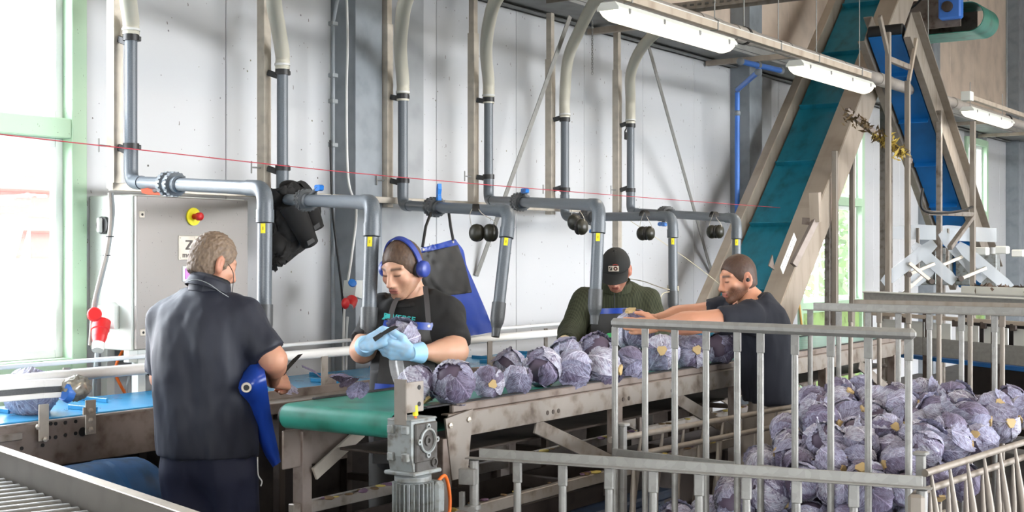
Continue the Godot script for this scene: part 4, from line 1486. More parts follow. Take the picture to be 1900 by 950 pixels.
	for a in 4:
		var d := Vector3(cos(a * PI / 2), sin(a * PI / 2), 0)
		b = MB.new()
		b.lathe([Vector2(0.01, 0), Vector2(0.01, 0.008), Vector2(0.004, 0.008), Vector2(0.004, 0.002), Vector2(0, 0.002)], aim(hub + d * 0.047, Vector3.BACK), 12)
		part("bolt_ear", b, M.cast_grey, gear)
	for e in [[0.045, -0.03], [0.045, 0.03], [-0.045, -0.03], [-0.045, 0.03]]:
		pbox("case_lug", mv(Vector3(gx0 - 0.004, 0.985 + e[0], gzc + e[1])), Vector3(0.02, 0.028, 0.026), M.cast_grey, gear, 0.003)
	pbox("lower_plate", mv(Vector3(gxc + 0.006, 0.91, gz1 + 0.002)), Vector3(0.11, 0.05, 0.01), M.cast_dark, gear, 0.004)
	b = MB.new()
	b.lathe([Vector2(0.016, 0), Vector2(0.016, 0.008), Vector2(0.01, 0.008), Vector2(0.009, 0.002), Vector2(0, 0.002)], aim(Vector3(gxc + 0.042, 0.915, gz1 + 0.006), Vector3.BACK), 14)
	part("oil_plug", b, M.cast_dark, gear)
	pbox("flange", mv(Vector3(gxc + 0.004, 0.885, gzc)), Vector3(0.15, 0.014, 0.13), M.cast_grey, o, 0.004)
	var mc := Vector3(gxc + 0.004, 0, gzc)
	b = MB.new()
	b.lathe([Vector2(0.05, 0.88), Vector2(0.062, 0.87), Vector2(0.062, 0.855), Vector2(0.055, 0.85)], Transform3D(Basis.IDENTITY, mc), 24)
	b.lathe([Vector2(0.055, 0.85), Vector2(0.055, 0.70)], Transform3D(Basis.IDENTITY, mc), 24)
	b.lathe([Vector2(0.068, 0.70), Vector2(0.07, 0.695), Vector2(0.07, 0.62), Vector2(0.06, 0.60), Vector2(0, 0.60)], Transform3D(Basis.IDENTITY, mc), 24)
	part("motor_body", b, M.cast_grey, o)
	for i in 26:
		var a := TAU * i / 26.0
		var d := Vector3(cos(a), 0, sin(a))
		pbox("cooling_fin", Transform3D(Basis(d, Vector3.UP, d.cross(Vector3.UP)), mc + d * 0.061 + Vector3(0, 0.775, 0)), Vector3(0.018, 0.148, 0.004), M.cast_grey, o, 0.001)
	b = MB.new()
	b.box(mv(mc + Vector3(0.078, 0.79, 0.02)), Vector3(0.05, 0.11, 0.08), 0.01)
	part("terminal_box", b, M.cast_grey, o)
	ptube("motor_cable", spline([mc + Vector3(0.10, 0.84, 0.03), mc + Vector3(0.14, 0.85, 0.03), mc + Vector3(0.165, 0.77, 0.03), mc + Vector3(0.15, 0.68, 0.03), mc + Vector3(0.10, 0.6, 0.03), mc + Vector3(0.06, 0.5, 0.05), mc + Vector3(0.1, 0.2, 0.05)]), 0.006, M.orange_cable, o, 8)
	o = thing("cable_plug", "small yellow cable plug standing at the corner of the green belt", "plug", at(771, 772, 2.77))
	pcyl("plug_body", at(771, 771, 2.77), at(770, 752, 2.77), 0.009, M.yellow, o, -1, 10)
	pcyl("plug_cable", at(771, 778, 2.77), at(771, 770, 2.77), 0.005, M.orange_cable, o, -1, 8)
	# ---- things standing under the conveyors
	o = thing("drum", "blue plastic drum lying under the left end of the blue belt", "drum", Vector3(3.75, 0.0, -4.45))
	var dc := at(160, 880, 4.5)
	b = MB.new()
	b.lathe([Vector2(0, -0.33), Vector2(0.20, -0.33), Vector2(0.215, -0.3), Vector2(0.225, -0.12), Vector2(0.22, -0.1), Vector2(0.22, 0.1), Vector2(0.225, 0.12), Vector2(0.215, 0.3), Vector2(0.20, 0.33), Vector2(0, 0.33)], aim(Vector3(dc.x, 0.53, -4.55), Vector3.RIGHT), 28)
	part("body", b, M.drum_blue, o)
	for e in [-0.2, 0.2]:
		pbox("cradle", mv(Vector3(dc.x + e, 0.16, -4.55)), Vector3(0.08, 0.32, 0.4), M.frame_dark, o)
	o = thing("crate", "blue plastic crate with a closed lid under the green belt behind the low cage gate", "crate", Vector3(5.0, 0, -3.05))
	b = MB.new()
	b.box(mv(Vector3(5.0, 0.27, -3.08)), Vector3(0.78, 0.5, 0.5), 0.015)
	part("body", b, M.crate_blue, o)
	pbox("lid", mv(Vector3(5.0, 0.535, -3.08)), Vector3(0.84, 0.04, 0.56), M.crate_blue, o, 0.01)
	for e in [-0.3, 0.0, 0.3]:
		pbox("rib", mv(Vector3(5.0 + e, 0.27, -2.825)), Vector3(0.03, 0.46, 0.02), M.crate_blue, o)

# ---------------------------------------------------------------- steep elevators
func incline(called: String, label: String, p0: Vector3, p1: Vector3, width: float, beltm: Material, framem: Material, side_h: float, cleats: int) -> Node3D:
	var o := thing(called, label, "conveyor", Vector3(p0.x, 0, p0.z))
	var d := (p1 - p0).normalized()
	var s := d.cross(Vector3.UP).normalized()
	var n := s.cross(d).normalized()
	if n.y < 0.0:
		n = -n
	var ln := p0.distance_to(p1)
	var bs := Basis(d, n, d.cross(n))
	var mid := (p0 + p1) * 0.5
	var b := MB.new()
	b.box(Transform3D(bs, mid), Vector3(ln, 0.01, width), 0.002)
	b.box(Transform3D(bs, mid - n * 0.13), Vector3(ln, 0.01, width), 0.002)
	var belt := part("belt", b, beltm, o)
	for k in cleats:
		var p := p0.lerp(p1, (k + 0.7) / cleats)
		pbox("cleat", Transform3D(bs, p + n * 0.03), Vector3(0.012, 0.06, width * 0.92), beltm, belt)
		pbox("cleat", Transform3D(bs, p0.lerp(p1, (k + 0.25) / cleats) - n * 0.16), Vector3(0.012, 0.06, width * 0.92), beltm, belt)
	for e: float in [-1.0, 1.0]:
		var q := mid + s * e * (width * 0.5 + 0.03)
		pbox("side_channel", Transform3D(bs, q + n * (side_h * 0.5 - 0.17)), Vector3(ln, side_h, 0.012), framem, o)
		var lw := 0.20 if e > 0.0 and width > 0.4 else 0.09
		pbox("side_lip", Transform3D(bs, q + n * (side_h - 0.17) + s * e * lw * 0.45), Vector3(ln, 0.01, lw), framem, o)
		if lw > 0.1:
			pbox("outer_channel", Transform3D(bs, q + s * e * lw * 0.95 + n * (side_h * 0.5 - 0.17)), Vector3(ln, side_h, 0.012), framem, o)
		pbox("side_lip", Transform3D(bs, q - n * 0.17 + s * e * 0.03), Vector3(ln, 0.01, 0.07), framem, o)
	for e in 2:
		var pe := p0 if e == 0 else p1
		pcyl("end_roller", pe - n * 0.065 - s * width * 0.5, pe - n * 0.065 + s * width * 0.5, 0.06, M.rubber, o, -1, 18)
	return o

func build_elevators() -> void:
	var b := MB.new()
	var p0 := Vector3(10.6, 0.85, -5.0)
	var p1 := Vector3(14.2, 4.45, -5.0)
	var o := incline("elevator", "steep teal belt elevator with tan steel sides rising from the end of the blue belt", p0, p1, 0.46, M.belt_teal, M.tan_metal, 0.30, 6)
	var d := (p1 - p0).normalized()
	var n := Vector3(-d.y, d.x, 0)
	# white lettered plate on the near side
	var bs := Basis(d, n, d.cross(n))
	var sc := at(1463, 470, 4.515)
	pbox("sign_plate", Transform3D(bs, sc), Vector3(0.42, 0.085, 0.006), M.white_plastic, o)
	# its print is worn past reading: short broken strokes
	b = MB.new()
	rng.seed = 5
	for k in 34:
		var q := Vector3(lerpf(-0.18, 0.18, (k % 17) / 16.0) + rng.randf_range(-0.006, 0.006), (0.018 if k < 17 else -0.018) + rng.randf_range(-0.006, 0.006), 0.004)
		b.box(Transform3D(bs * Basis(Vector3.BACK, rng.randf_range(-0.8, 0.8)), sc + bs * q), Vector3(0.004, rng.randf_range(0.01, 0.022), 0.002), 0)
	part("worn_print", b, M.steel_grey, o).set_meta("kind", "stuff")
	# support arm and strut on the near side
	var a0 := at(1512, 357, 4.4)
	var a1 := at(1514, 412, 4.4)
	pbar("support_arm", a0, a1, 0.06, 0.09, M.tan_metal, o)
	pbar("support_arm", a1, at(1490, 410, 4.52), 0.05, 0.06, M.frame, o)
	pbar("strut", a1 + Vector3(0, 0.02, 0), at(1472, 492, 4.51), 0.04, 0.06, M.frame, o)
	b = MB.new()
	b.prism(PackedVector2Array([Vector2(-0.06, 0.04), Vector2(0.06, 0.05), Vector2(0.0, -0.07)]), 0.01, Transform3D(bs, at(1432, 490, 4.56)))
	part("gusset", b, M.frame, o)
	for x in [10.9, 12.4, 13.8]:
		for z in [-5.3, -4.7]:
			pbar("leg", Vector3(x, 0, z), Vector3(x, 0.85 + (x - 10.6) - 0.1, z), 0.06, 0.06, M.stainless_dirty, o)
	# discharge conveyor at the top, running out from the wall
	o = thing("head_conveyor", "short dark cross conveyor with a blue drive motor at the top right", "conveyor", Vector3(14.9, 3.9, -4.6))
	var hx := 14.95
	b = MB.new()
	var rows := []
	for i in 15:
		var a := -PI * 0.5 + PI * i / 14.0
		rows.append([Vector3(hx - 0.3, 4.16 + sin(a) * 0.16, -4.06 + cos(a) * 0.16), Vector3(hx + 0.3, 4.16 + sin(a) * 0.16, -4.06 + cos(a) * 0.16)])
	rows.push_front([Vector3(hx - 0.3, 4.0, -5.2), Vector3(hx + 0.3, 4.0, -5.2)])
	rows.append([Vector3(hx - 0.3, 4.32, -5.2), Vector3(hx + 0.3, 4.32, -5.2)])
	b.slab(rows, 0.008)
	part("belt", b, M.belt_green, o)
	for e in [-0.32, 0.32]:
		pbox("side_plate", mv(Vector3(hx + e, 4.22, -4.66)), Vector3(0.015, 0.32, 1.05), M.frame, o)
	b = MB.new()
	b.box(mv(Vector3(hx - 0.40, 4.25, -4.22)), Vector3(0.12, 0.24, 0.24), 0.02)
	part("drive_motor", b, M.blue_pipe, o, "blue drive motor")
	b = MB.new()
	b.lathe([Vector2(0, 0), Vector2(0.06, 0), Vector2(0.055, 0.03), Vector2(0.02, 0.035), Vector2(0, 0.04)], aim(Vector3(hx - 0.46, 4.26, -4.24), Vector3.LEFT), 16)
	part("shaft_cover", b, M.frame_dark, o)
	pcyl("motor_barrel", Vector3(hx - 0.38, 4.46, -4.1), Vector3(hx - 0.38, 4.46, -3.85), 0.1, M.cast_dark, o)
	for e in [-4.85, -4.55]:
		pbox("switch_box", mv(Vector3(hx - 0.36, 4.47, e)), Vector3(0.06, 0.1, 0.13), M.white_plastic, o)
	ptube("cable", spline([Vector3(hx - 0.37, 4.44, -4.5), Vector3(hx - 0.38, 4.30, -4.65), Vector3(hx - 0.38, 4.25, -4.9), Vector3(hx - 0.36, 4.2, -5.05)]), 0.012, M.rubber, o, 6)
	pcyl("tie_rod", Vector3(hx - 0.36, 4.32, -4.05), Vector3(hx - 0.36, 6.2, -4.05), 0.012, M.steel_grey, o, -1, 8)
	pcyl("tie_rod", Vector3(hx + 0.36, 4.3, -4.9), Vector3(hx + 0.36, 6.2, -4.9), 0.012, M.steel_grey, o, -1, 8)
	# second, blue elevator seen from below
	o = incline("elevator", "steep blue belt elevator falling to the right towards the sorting machine", Vector3(15.6, 1.35, -4.25), Vector3(12.6, 3.78, -4.25), 0.32, M.belt_deep, M.galv_dirty, 0.34, 6)
	for x in [13.4, 15.2]:
		for z in [-4.5, -4.0]:
			pbar("leg", Vector3(x, 0, z), Vector3(x, 1.3 + (15.6 - x) * 0.79, z), 0.05, 0.05, M.stainless_dirty, o)
	# free standing frame of square posts in front of the elevators
	var posts := [[1549, 280, 4.5, 300], [1581, 290, 4.6, 250], [1648, 60, 4.0, 0], [1684, 150, 4.0, 0], [1805, 225, 3.5, 0]]
	o = thing("post_frame", "frame of tall square steel posts standing in front of the two elevators", "frame", Vector3(11.5, 0, -4.2))
	for p in posts:
		var t := at(p[0], p[1], p[2])
		pbar("post", Vector3(t.x, 0, t.z), t, 0.045, 0.045, M.galv_dirty, o)
	pbar("rail", at(1650, 110, 4.0), at(1686, 125, 4.0), 0.04, 0.05, M.stainless_dirty, o)
	pbar("brace", at(1632, 30, 4.0), at(1650, 110, 4.0), 0.03, 0.05, M.galv_dirty, o)
	pbar("brace", at(1700, 72, 4.0), at(1686, 150, 4.0), 0.03, 0.04, M.tan_metal, o)
	pbar("rail", at(1570, 205, 4.3), at(1690, 300, 4.0), 0.04, 0.05, M.frame, o)
	pbar("brace", at(1806, 400, 3.5), at(1762, 460, 3.5), 0.04, 0.04, M.stainless_dirty, o)
	pbar("rail", at(1720, 395, 3.6), at(1806, 398, 3.5), 0.04, 0.04, M.stainless_dirty, o)
	ptube("cable", spline([at(1712, 350, 3.6), at(1710, 385, 3.6), at(1735, 395, 3.55), at(1780, 392, 3.5), at(1808, 382, 3.5)]), 0.012, M.rubber, o, 6)
	# dried leaves caught on the sloping rail
	rng.seed = 21
	o = thing("leaf_tangle", "brown and yellow dried leaves caught on the sloping rail between the elevators", "leaves", at(1640, 275, 4.0))
	for k in 2:
		b = MB.new()
		for j in 110:
			var t := rng.randf()
			t = t if k == 0 else 0.55 + 0.45 * t
			var c := at(1570, 205, 4.24).lerp(at(1676, 288, 3.96), t) + Vector3(rng.randfn(0, 0.025), rng.randfn(0, 0.03), rng.randfn(0, 0.03))
			var u := Vector3(rng.randfn(), rng.randfn() - 0.5, rng.randfn()).normalized() * rng.randf_range(0.02, 0.07)
			var w := u.cross(Vector3(rng.randfn(), rng.randfn(), rng.randfn())).normalized() * 0.012
			b.quad(c - u, c + w, c + u, c - w)
		part("dry_leaves", b, mat("dry_leaf_%d" % k, [Color(0.32, 0.25, 0.14), Color(0.75, 0.65, 0.3)][k], 0.8), o).set_meta("kind", "stuff")
	# thin bamboo stick leaning behind the elevator's foot
	b = MB.new()
	b.cyl(at(1473, 480, 5.2), at(1488, 610, 4.9), 0.012, -1, 8)
	solo("bamboo_cane", b, mat("cane", Color(0.85, 0.68, 0.38), 0.6), "yellow cane leaning at the foot of the teal elevator beside the green window", "cane")

# ---------------------------------------------------------------- sorting machine at the right
func build_sorter() -> void:
	var b := MB.new()
	var a := at(1605, 549, 3.88)
	var c := at(1990, 566, 1.96)
	c.y = a.y
	var d := (c - a).normalized()
	var back := d.cross(Vector3.UP)
	if back.x < 0.0:
		back = -back
	var o := thing("sorting_machine", "long stainless sorting machine with clear plastic paddles at the right edge", "machine", Vector3(a.x, 0, a.z))
	var ln := a.distance_to(c)
	var bs := Basis(d, Vector3.UP, d.cross(Vector3.UP))
	var top := a.y + 0.03
	var mid := (a + c) * 0.5
	pbox("front_panel", Transform3D(bs, Vector3(mid.x, top - 0.06, mid.z)), Vector3(ln, 0.12, 0.02), M.galv, o)
	pbox("top_edge", Transform3D(bs, Vector3(mid.x, top + 0.004, mid.z)), Vector3(ln, 0.012, 0.06), M.white_plastic, o)
	pbox("side_panel", Transform3D(bs, Vector3(a.x, top - 0.15, a.z) + back * 0.02), Vector3(0.02, 0.3, 0.06), M.stainless, o)
	pbox("conveyor_bed", Transform3D(bs, Vector3(mid.x, top - 0.02, mid.z) + back * 0.55), Vector3(ln, 0.02, 1.0), M.cast_grey, o)
	pbox("front_rail", Transform3D(bs, Vector3(mid.x, top - 0.17, mid.z) - back * 0.03), Vector3(ln * 0.93, 0.03, 0.03), M.tan_metal, o)
	for k in 7:
		var p := a.lerp(c, (k + 0.8) / 7.5)
		pbox("rail_foot", mv(Vector3(p.x, top - 0.2, p.z) - back * 0.03), Vector3(0.04, 0.05, 0.04), M.frame_dark, o)
		pbox("cover_plate", Transform3D(bs, Vector3(p.x, top - 0.27, p.z) + d * 0.1), Vector3(0.26, 0.12, 0.012), M.white_plastic, o)
	pcyl("valve_knob", Vector3(c.x, top - 0.2, c.z) - d * 0.35 - back * 0.05, Vector3(c.x, top - 0.2, c.z) - d * 0.35 - back * 0.02, 0.04, M.blue_handle, o)
	pbox("lower_panel", Transform3D(bs, Vector3(mid.x, top - 0.40, mid.z)), Vector3(ln, 0.14, 0.02), M.galv, o)
	pbox("lower_belt", Transform3D(bs, Vector3(mid.x, top - 0.5, mid.z) + back * 0.3), Vector3(ln, 0.03, 0.5), M.belt_deep, o)
	for k in 4:
		var p := a.lerp(c, k / 3.0)
		for e in [0.03, 1.0]:
			pbar("leg", Vector3(p.x, 0, p.z) + back * e, Vector3(p.x, top - 0.1, p.z) + back * e, 0.06, 0.06, M.frame_dark, o)
	pbox("foot_rail", Transform3D(bs, Vector3(mid.x, 0.55, mid.z)), Vector3(ln, 0.06, 0.05), M.frame, o)
	pbox("shade_back", Transform3D(bs, Vector3(mid.x, 0.55, mid.z) + back * 0.95), Vector3(ln, 1.0, 0.02), M.shadow_brown, o)  # added dark sheet in place of the shade below the bed
	# brush strip along the bed
	b = MB.new()
	rng.seed = 31
	var s0 := at(1740, 540, 3.8)
	for k in 420:
		var p := Vector3(a.x, top + 0.02, a.z) + back * 0.62 + d * (0.55 + rng.randf() * (ln - 0.6)) + Vector3(rng.randfn(0, 0.02), rng.randf() * 0.05, rng.randfn(0, 0.02))
		var u := Vector3(rng.randfn(), rng.randfn(), rng.randfn()).normalized() * 0.03
		var w := u.cross(Vector3.UP).normalized() * 0.02
		b.quad(p - u, p + w, p + u, p - w)
	part("chaff", b, mat("chaff", Color(0.42, 0.36, 0.32), 0.8), o).set_meta("kind", "stuff")
	pbox("bed_edge", Transform3D(bs, Vector3(mid.x, top + 0.03, mid.z) + back * 0.58 + d * 0.25), Vector3(ln - 0.5, 0.06, 0.02), M.white_plastic, o)
	# motors behind the paddles
	for k in 4:
		var p: Vector3 = at([1722.0, 1752.0, 1790.0, 1838.0][k], 480, [4.6, 4.4, 4.2, 3.8][k])
		pbox("drive_box", mv(p - Vector3(0, 0.12, 0)), Vector3(0.14, 0.34, 0.16), M.cast_grey, o, 0.01)
		pcyl("drive_cap", p + Vector3(0, 0.05, 0), p + Vector3(0, 0.12, 0), 0.075, M.steel_grey, o)
	for k in 3:
		var p: Vector3 = at([1822.0, 1860.0, 1890.0][k], [466.0, 464.0, 470.0][k], 3.6)
		pbox("cap_block", mv(p), Vector3(0.12, 0.08, 0.12), M.white_plastic, o, 0.01)
	# swinging clear paddles on stainless arms
	var pads := [[1686, 488, 1.0, -38, 0.30, 3.9], [1733, 489, -1.0, 42, 0.26, 3.8], [1785, 476, -1.0, 48, 0.30, 3.6], [1829, 497, -1.0, 40, 0.34, 3.4], [1711, 512, 1.0, -38, 0.12, 3.9]]
	for k in pads.size():
		var e: Array = pads[k]
		var p := at(e[0], e[1], e[5])
		var hint: String = ["leftmost", "second", "third", "rightmost", "short low"][k]
		var t := thing("sorter_paddle", "%s clear plastic sorting paddle on its steel arm above the sorting machine" % hint, "paddle", p - Vector3(0, 0.15, 0), "sorting paddles")
		var an := deg_to_rad(-float(e[3]))
		var pd := rgt * cos(an) + Vector3.UP * sin(an)
		var pn := -fwd
		var pu := pn.cross(pd)
		b = MB.new()
		var hl: float = e[4]
		b.prism(PackedVector2Array([Vector2(-hl, -0.03), Vector2(-hl * 0.7, -0.055), Vector2(hl * 0.75, -0.055), Vector2(hl, -0.04), Vector2(hl, 0.04), Vector2(hl * 0.7, 0.055), Vector2(-hl * 0.75, 0.055), Vector2(-hl, 0.035)]), 0.008, Transform3D(Basis(pd, pu, pn), p))
		part("flap", b, M.flap, t)
		var arm := (rgt * cos(an + 1.75) * 1.0 + Vector3.UP * -absf(sin(an + 1.75))).normalized()
		if k == 0:
			arm = (rgt * 0.75 - Vector3.UP * 0.62).normalized()
		elif k < 4:
			arm = (-rgt * 0.9 - Vector3.UP * 0.38).normalized()
		pbar("arm", p + pn * 0.015, p + pn * 0.015 + arm * 0.26, 0.03, 0.03, M.stainless, t, pn)
		pcyl("pivot", p + arm * 0.26 + pn * 0.04, p + arm * 0.26 - pn * 0.06, 0.025, M.frame_dark, t)
	# row of clear guards above
	var guards := [[1702, 432, 0.30, 4.3], [1757, 433, 0.20, 4.1], [1806, 436, 0.24, 3.9]]
	for k in 3:
		var e: Array = guards[k]
		var p := at(e[0], e[1], e[3])
		var t := thing("splash_guard", "%s upright clear plastic guard in the row above the sorting paddles" % ["left", "middle", "right"][k], "guard", p - Vector3(0, 0.3, 0), "clear guards")
		b = MB.new()
		var hl: float = e[2]
		b.prism(PackedVector2Array([Vector2(-hl, -0.06), Vector2(hl, -0.075), Vector2(hl, 0.07), Vector2(0, 0.085), Vector2(-hl, 0.06)]), 0.008, Transform3D(Basis(rgt, Vector3.UP, -fwd), p))
		part("flap", b, M.flap, t)
		pbar("stem", p + Vector3(0, 0.05, 0) - fwd * 0.02, p - Vector3(0, 0.42, 0) - fwd * 0.02, 0.03, 0.03, M.stainless_dirty, t)

# ---------------------------------------------------------------- roller table at the lower left
func build_roller_table() -> void:
	var b := MB.new()
	var y := 0.92
	var pa := deep(328, 948, 0.68 * F / 473.0)
	var pb := deep(0, 836, 0.68 * F / 361.0)
	var d := (pb - pa).normalized()
	d.y = 0
	d = d.normalized()
	var s := Vector3(d.z, 0, -d.x)
	if s.dot(rgt) > 0.0:
		s = -s
	var e0 := pa - d * 0.9
	var e1 := pb + d * 0.35
	e0.y = y; e1.y = y
	var o := thing("roller_conveyor", "stainless roller conveyor at the lower left corner", "conveyor", Vector3((e0.x + e1.x) * 0.5, 0, (e0.z + e1.z) * 0.5) + s * 0.4)
	var w := 0.85
	for k in 2:
		var off := s * (0.0 if k == 0 else w)
		b = MB.new()
		b.bar(e0 + off - Vector3(0, 0.08, 0), e1 + off - Vector3(0, 0.08, 0), 0.012, 0.16)
		part("side_frame", b, M.roller_frame, o)
		pbar("frame_lip", e0 + off + s * (0.02 if k == 1 else -0.015), e1 + off + s * (0.02 if k == 1 else -0.015), 0.045, 0.006, M.stainless, o)
		for t in [0.05, 0.5, 0.95]:
			var p := e0.lerp(e1, t) + off
			pbar("leg", Vector3(p.x, 0, p.z), Vector3(p.x, y - 0.15, p.z), 0.05, 0.05, M.stainless_dirty, o)
	var n := int(e0.distance_to(e1) / 0.075)
	for k in n:
		var p := e0 + d * (0.05 + k * 0.075) - Vector3(0, 0.105, 0)
		b = MB.new()
		b.cyl(p + s * 0.02, p + s * (w - 0.02), 0.025, -1, 14)
		part("roller", b, M.galv, o)
		b = MB.new()
		b.cyl(p + s * 0.004, p + s * 0.03, 0.012, -1, 8)
		part("roller_end", b, M.rubber, o)

# ---------------------------------------------------------------- cages of galvanised tube
func tube_cage_gate(o: Node3D, org: Vector3, ex: Vector3, width: float, top: float, bottom: float, xs: Array, r: float, angle_rail: bool, m: Material) -> void:
	var ez := Vector3.UP.cross(ex)
	if angle_rail:
		var b := MB.new()
		var nn := ez if ez.dot(fwd) > 0.0 else -ez
		b.bar(org - ex * 0.03 + Vector3(0, top, 0), org + ex * (width + 0.03) + Vector3(0, top, 0), 0.036, 0.005)
		part("top_rail", b, m, o)
		b = MB.new()
		b.bar(org + ex * 0.01 + Vector3(0, top + 0.016, 0) + nn * 0.018, org + ex * (width - 0.0) + Vector3(0, top + 0.016, 0) + nn * 0.018, 0.005, 0.036)
		part("rail_lip", b, m, o)
	else:
		var b := MB.new()
		b.bar(org - ex * 0.02 + Vector3(0, top, 0), org + ex * (width + 0.02) + Vector3(0, top, 0), 0.034, 0.036, Vector3.UP, 0.012)
		part("top_rail", b, m, o)
	for x in xs:
		var p: Vector3 = org + ex * x
		var b := MB.new()
		var hi := top - (0.003 if angle_rail else 0.016)
		# tube flattened and drilled at its top
		b.tube(PackedVector3Array([p + Vector3(0, bottom, 0), p + Vector3(0, hi - 0.10, 0), p + Vector3(0, hi - 0.07, 0)]), [r, r, r * 0.95], 12)
		b.box(Transform3D(Basis(ex, Vector3.UP, ez), p + Vector3(0, hi - 0.035, 0)), Vector3(r * 2.5, 0.075, r * 1.0), 0.004)
		part("upright", b, m, o)

func build_cages() -> void:
	var b := MB.new()
	var m: Material = M.galv
	# heaped cage
	var ang := deg_to_rad(39.4)
	var ex := (rgt * cos(ang) - fwd * sin(ang)).normalized()
	var ez := (rgt * sin(ang) + fwd * cos(ang)).normalized()
	var cy := func(y: float) -> float: return 1.6 - (1.6 - y) * CS
	var org := deep(1143, 475, 5.81 * CS)
	org.y = 0.0
	cage_o = org
	cage_x = ex
	cage_z = ez
	var w := CW
	var dp := CD
	var o := thing("pallet_cage", "tall galvanised tube cage heaped with red cabbages", "cage", org + ex * w * 0.5 + ez * dp * 0.5)
	var far := org + ex * w
	var xs := []
	gate_u = []
	for u in [1141.0, 1197.0, 1252.0, 1310.0, 1368.0, 1411.0, 1475.0, 1541.5, 1611.0, 1686.0]:
		xs.append((along(org, far, u) - org).dot(ex))
		gate_u.append(u)
	tube_cage_gate(o, org, ex, w, cy.call(1.312), 0.14, xs, 0.0135 * CS, false, m)
	for e in [[0, 4], [5, 9]]:
		pbar("leaf_bar", org + ex * (xs[e[0]] + 0.0) + Vector3(0, cy.call(0.757), 0) - ez * 0.016, org + ex * xs[e[1]] + Vector3(0, cy.call(0.757), 0) - ez * 0.016, 0.006, 0.028, m, o)
		pbar("leaf_bar", org + ex * (xs[e[0]] + 0.0) + Vector3(0, 0.16, 0) - ez * 0.016, org + ex * xs[e[1]] + Vector3(0, 0.16, 0) - ez * 0.016, 0.006, 0.028, m, o)
	var back := org + ez * dp
	var bx := []
	for k in 9:
		bx.append(w * (k + 0.02) / 8.04)
	tube_cage_gate(o, back, ex, w, cy.call(1.312), 0.14, bx, 0.0135 * CS, true, m)
	pbar("leaf_bar", back + Vector3(0, 0.82, 0), back + ex * w + Vector3(0, 0.82, 0), 0.006, 0.03, m, o)
	# low sides: two slatted flaps each
	for s in 2:
		var b0 := org + ex * (-0.012 if s == 0 else w + 0.012)
		var out := -ex if s == 0 else ex
		for layer in 2:
			var yt: float = cy.call(0.80 if layer == 0 else 0.722)
			var lean := 0.10 if layer == 0 else 0.01
			var po := out * (0.03 if layer == 0 else 0.0)
			ptube("side_rail", PackedVector3Array([b0 + po + Vector3(0, yt, 0) + ez * 0.02, b0 + po + Vector3(0, yt, 0) + ez * (dp - 0.02)]), 0.012, M.galv_dirty, o, 10)
			var n := 10
			for k in n:
				var z := (k + 0.45 + 0.4 * layer) / n * dp
				var tp := b0 + po + ez * z + Vector3(0, yt - 0.01, 0)
				var lo := b0 + po + out * lean + ez * z + Vector3(0, 0.16, 0)
				b = MB.new()
				b.tube(PackedVector3Array([tp, tp.lerp(lo, 0.12), tp.lerp(lo, 0.2), lo]), [0.0055, 0.009, 0.012, 0.012], 10)
				part("slat", b, M.galv_dirty, o)
			pbar("lower_rail", b0 + po + out * lean + Vector3(0, 0.16, 0), b0 + po + out * lean + Vector3(0, 0.16, 0) + ez * dp, 0.03, 0.03, m, o)
		# corner posts with a small cap
		for z in [0.06, dp - 0.06]:
			var p: Vector3 = b0 + ez * z
			pbar("corner_post", p + Vector3(0, 0.0, 0), p + Vector3(0, cy.call(0.86), 0), 0.027, 0.027, m, o)
			pbox("post_cap", mv(p + Vector3(0, cy.call(0.865), 0)), Vector3(0.044, 0.012, 0.044), m, o)
	b = MB.new()
	b.box(Transform3D(Basis(ex, Vector3.UP, ex.cross(Vector3.UP)), org + ex * w * 0.5 + ez * dp * 0.5 + Vector3(0, 0.28, 0)), Vector3(w, 0.02, dp), 0.004)
	part("floor_sheet", b, M.galv_dirty, o)
	for e in [0.05, w - 0.05]:
		for z in [0.1, dp - 0.1]:
			pbox("foot", mv(org + ex * e + ez * z + Vector3(0, 0.06, 0)), Vector3(0.1, 0.12, 0.1), M.galv_dirty, o)
	# second tall cage right behind it
	var bo := back + ez * 0.22 + ex * 0.10
	o = thing("pallet_cage", "empty galvanised tube cage standing right behind the heaped one", "cage", bo + ex * w * 0.5 + ez * 0.6)
	var cx := []
	for k in 9:
		cx.append(w * (k + 0.02) / 8.04 + 0.0)
	tube_cage_gate(o, bo, ex, w, cy.call(1.325), 0.14, cx, 0.011, true, M.galv_dirty)
	for s in 2:
		var b0 := bo + ex * (0.0 if s == 0 else w)
		for yy in [0.2, 0.72]:
			pbar("side_rail", b0 + Vector3(0, yy, 0), b0 + ez * 1.2 + Vector3(0, yy, 0), 0.027, 0.027, M.galv_dirty, o)
		for k in 6:
			var p := b0 + ez * (0.1 + k * 0.2)
			pcyl("slat", p + Vector3(0, 0.2, 0), p + Vector3(0, 0.72, 0), 0.0125, M.galv_dirty, o, -1, 10)
	for yy in [0.16, 0.70]:
		pbar("cross_rail", bo + ez * 1.2 + Vector3(0, yy, 0), bo + ez * 1.2 + ex * w + Vector3(0, yy, 0), 0.03, 0.03, M.galv_dirty, o)
	b = MB.new()
	b.box(Transform3D(Basis(ex, Vector3.UP, ex.cross(Vector3.UP)), bo + ex * w * 0.5 + ez * 0.6 + Vector3(0, 0.13, 0)), Vector3(w, 0.02, 1.2), 0.004)
	part("floor_sheet", b, M.galv_dirty, o)
	for e in [0.05, w - 0.05]:
		for z in [0.08, 1.12]:
			pbox("foot", mv(bo + ex * e + ez * z + Vector3(0, 0.06, 0)), Vector3(0.1, 0.12, 0.1), M.galv_dirty, o)
	# near cage with its gate across the bottom of the picture
	var an := deg_to_rad(23.7)
	var ax := (rgt * cos(an) - fwd * sin(an)).normalized()
	var az := (rgt * sin(an) + fwd * cos(an)).normalized()
	var ao := deep(880, 475, 4.717)
	ao.y = 0.0
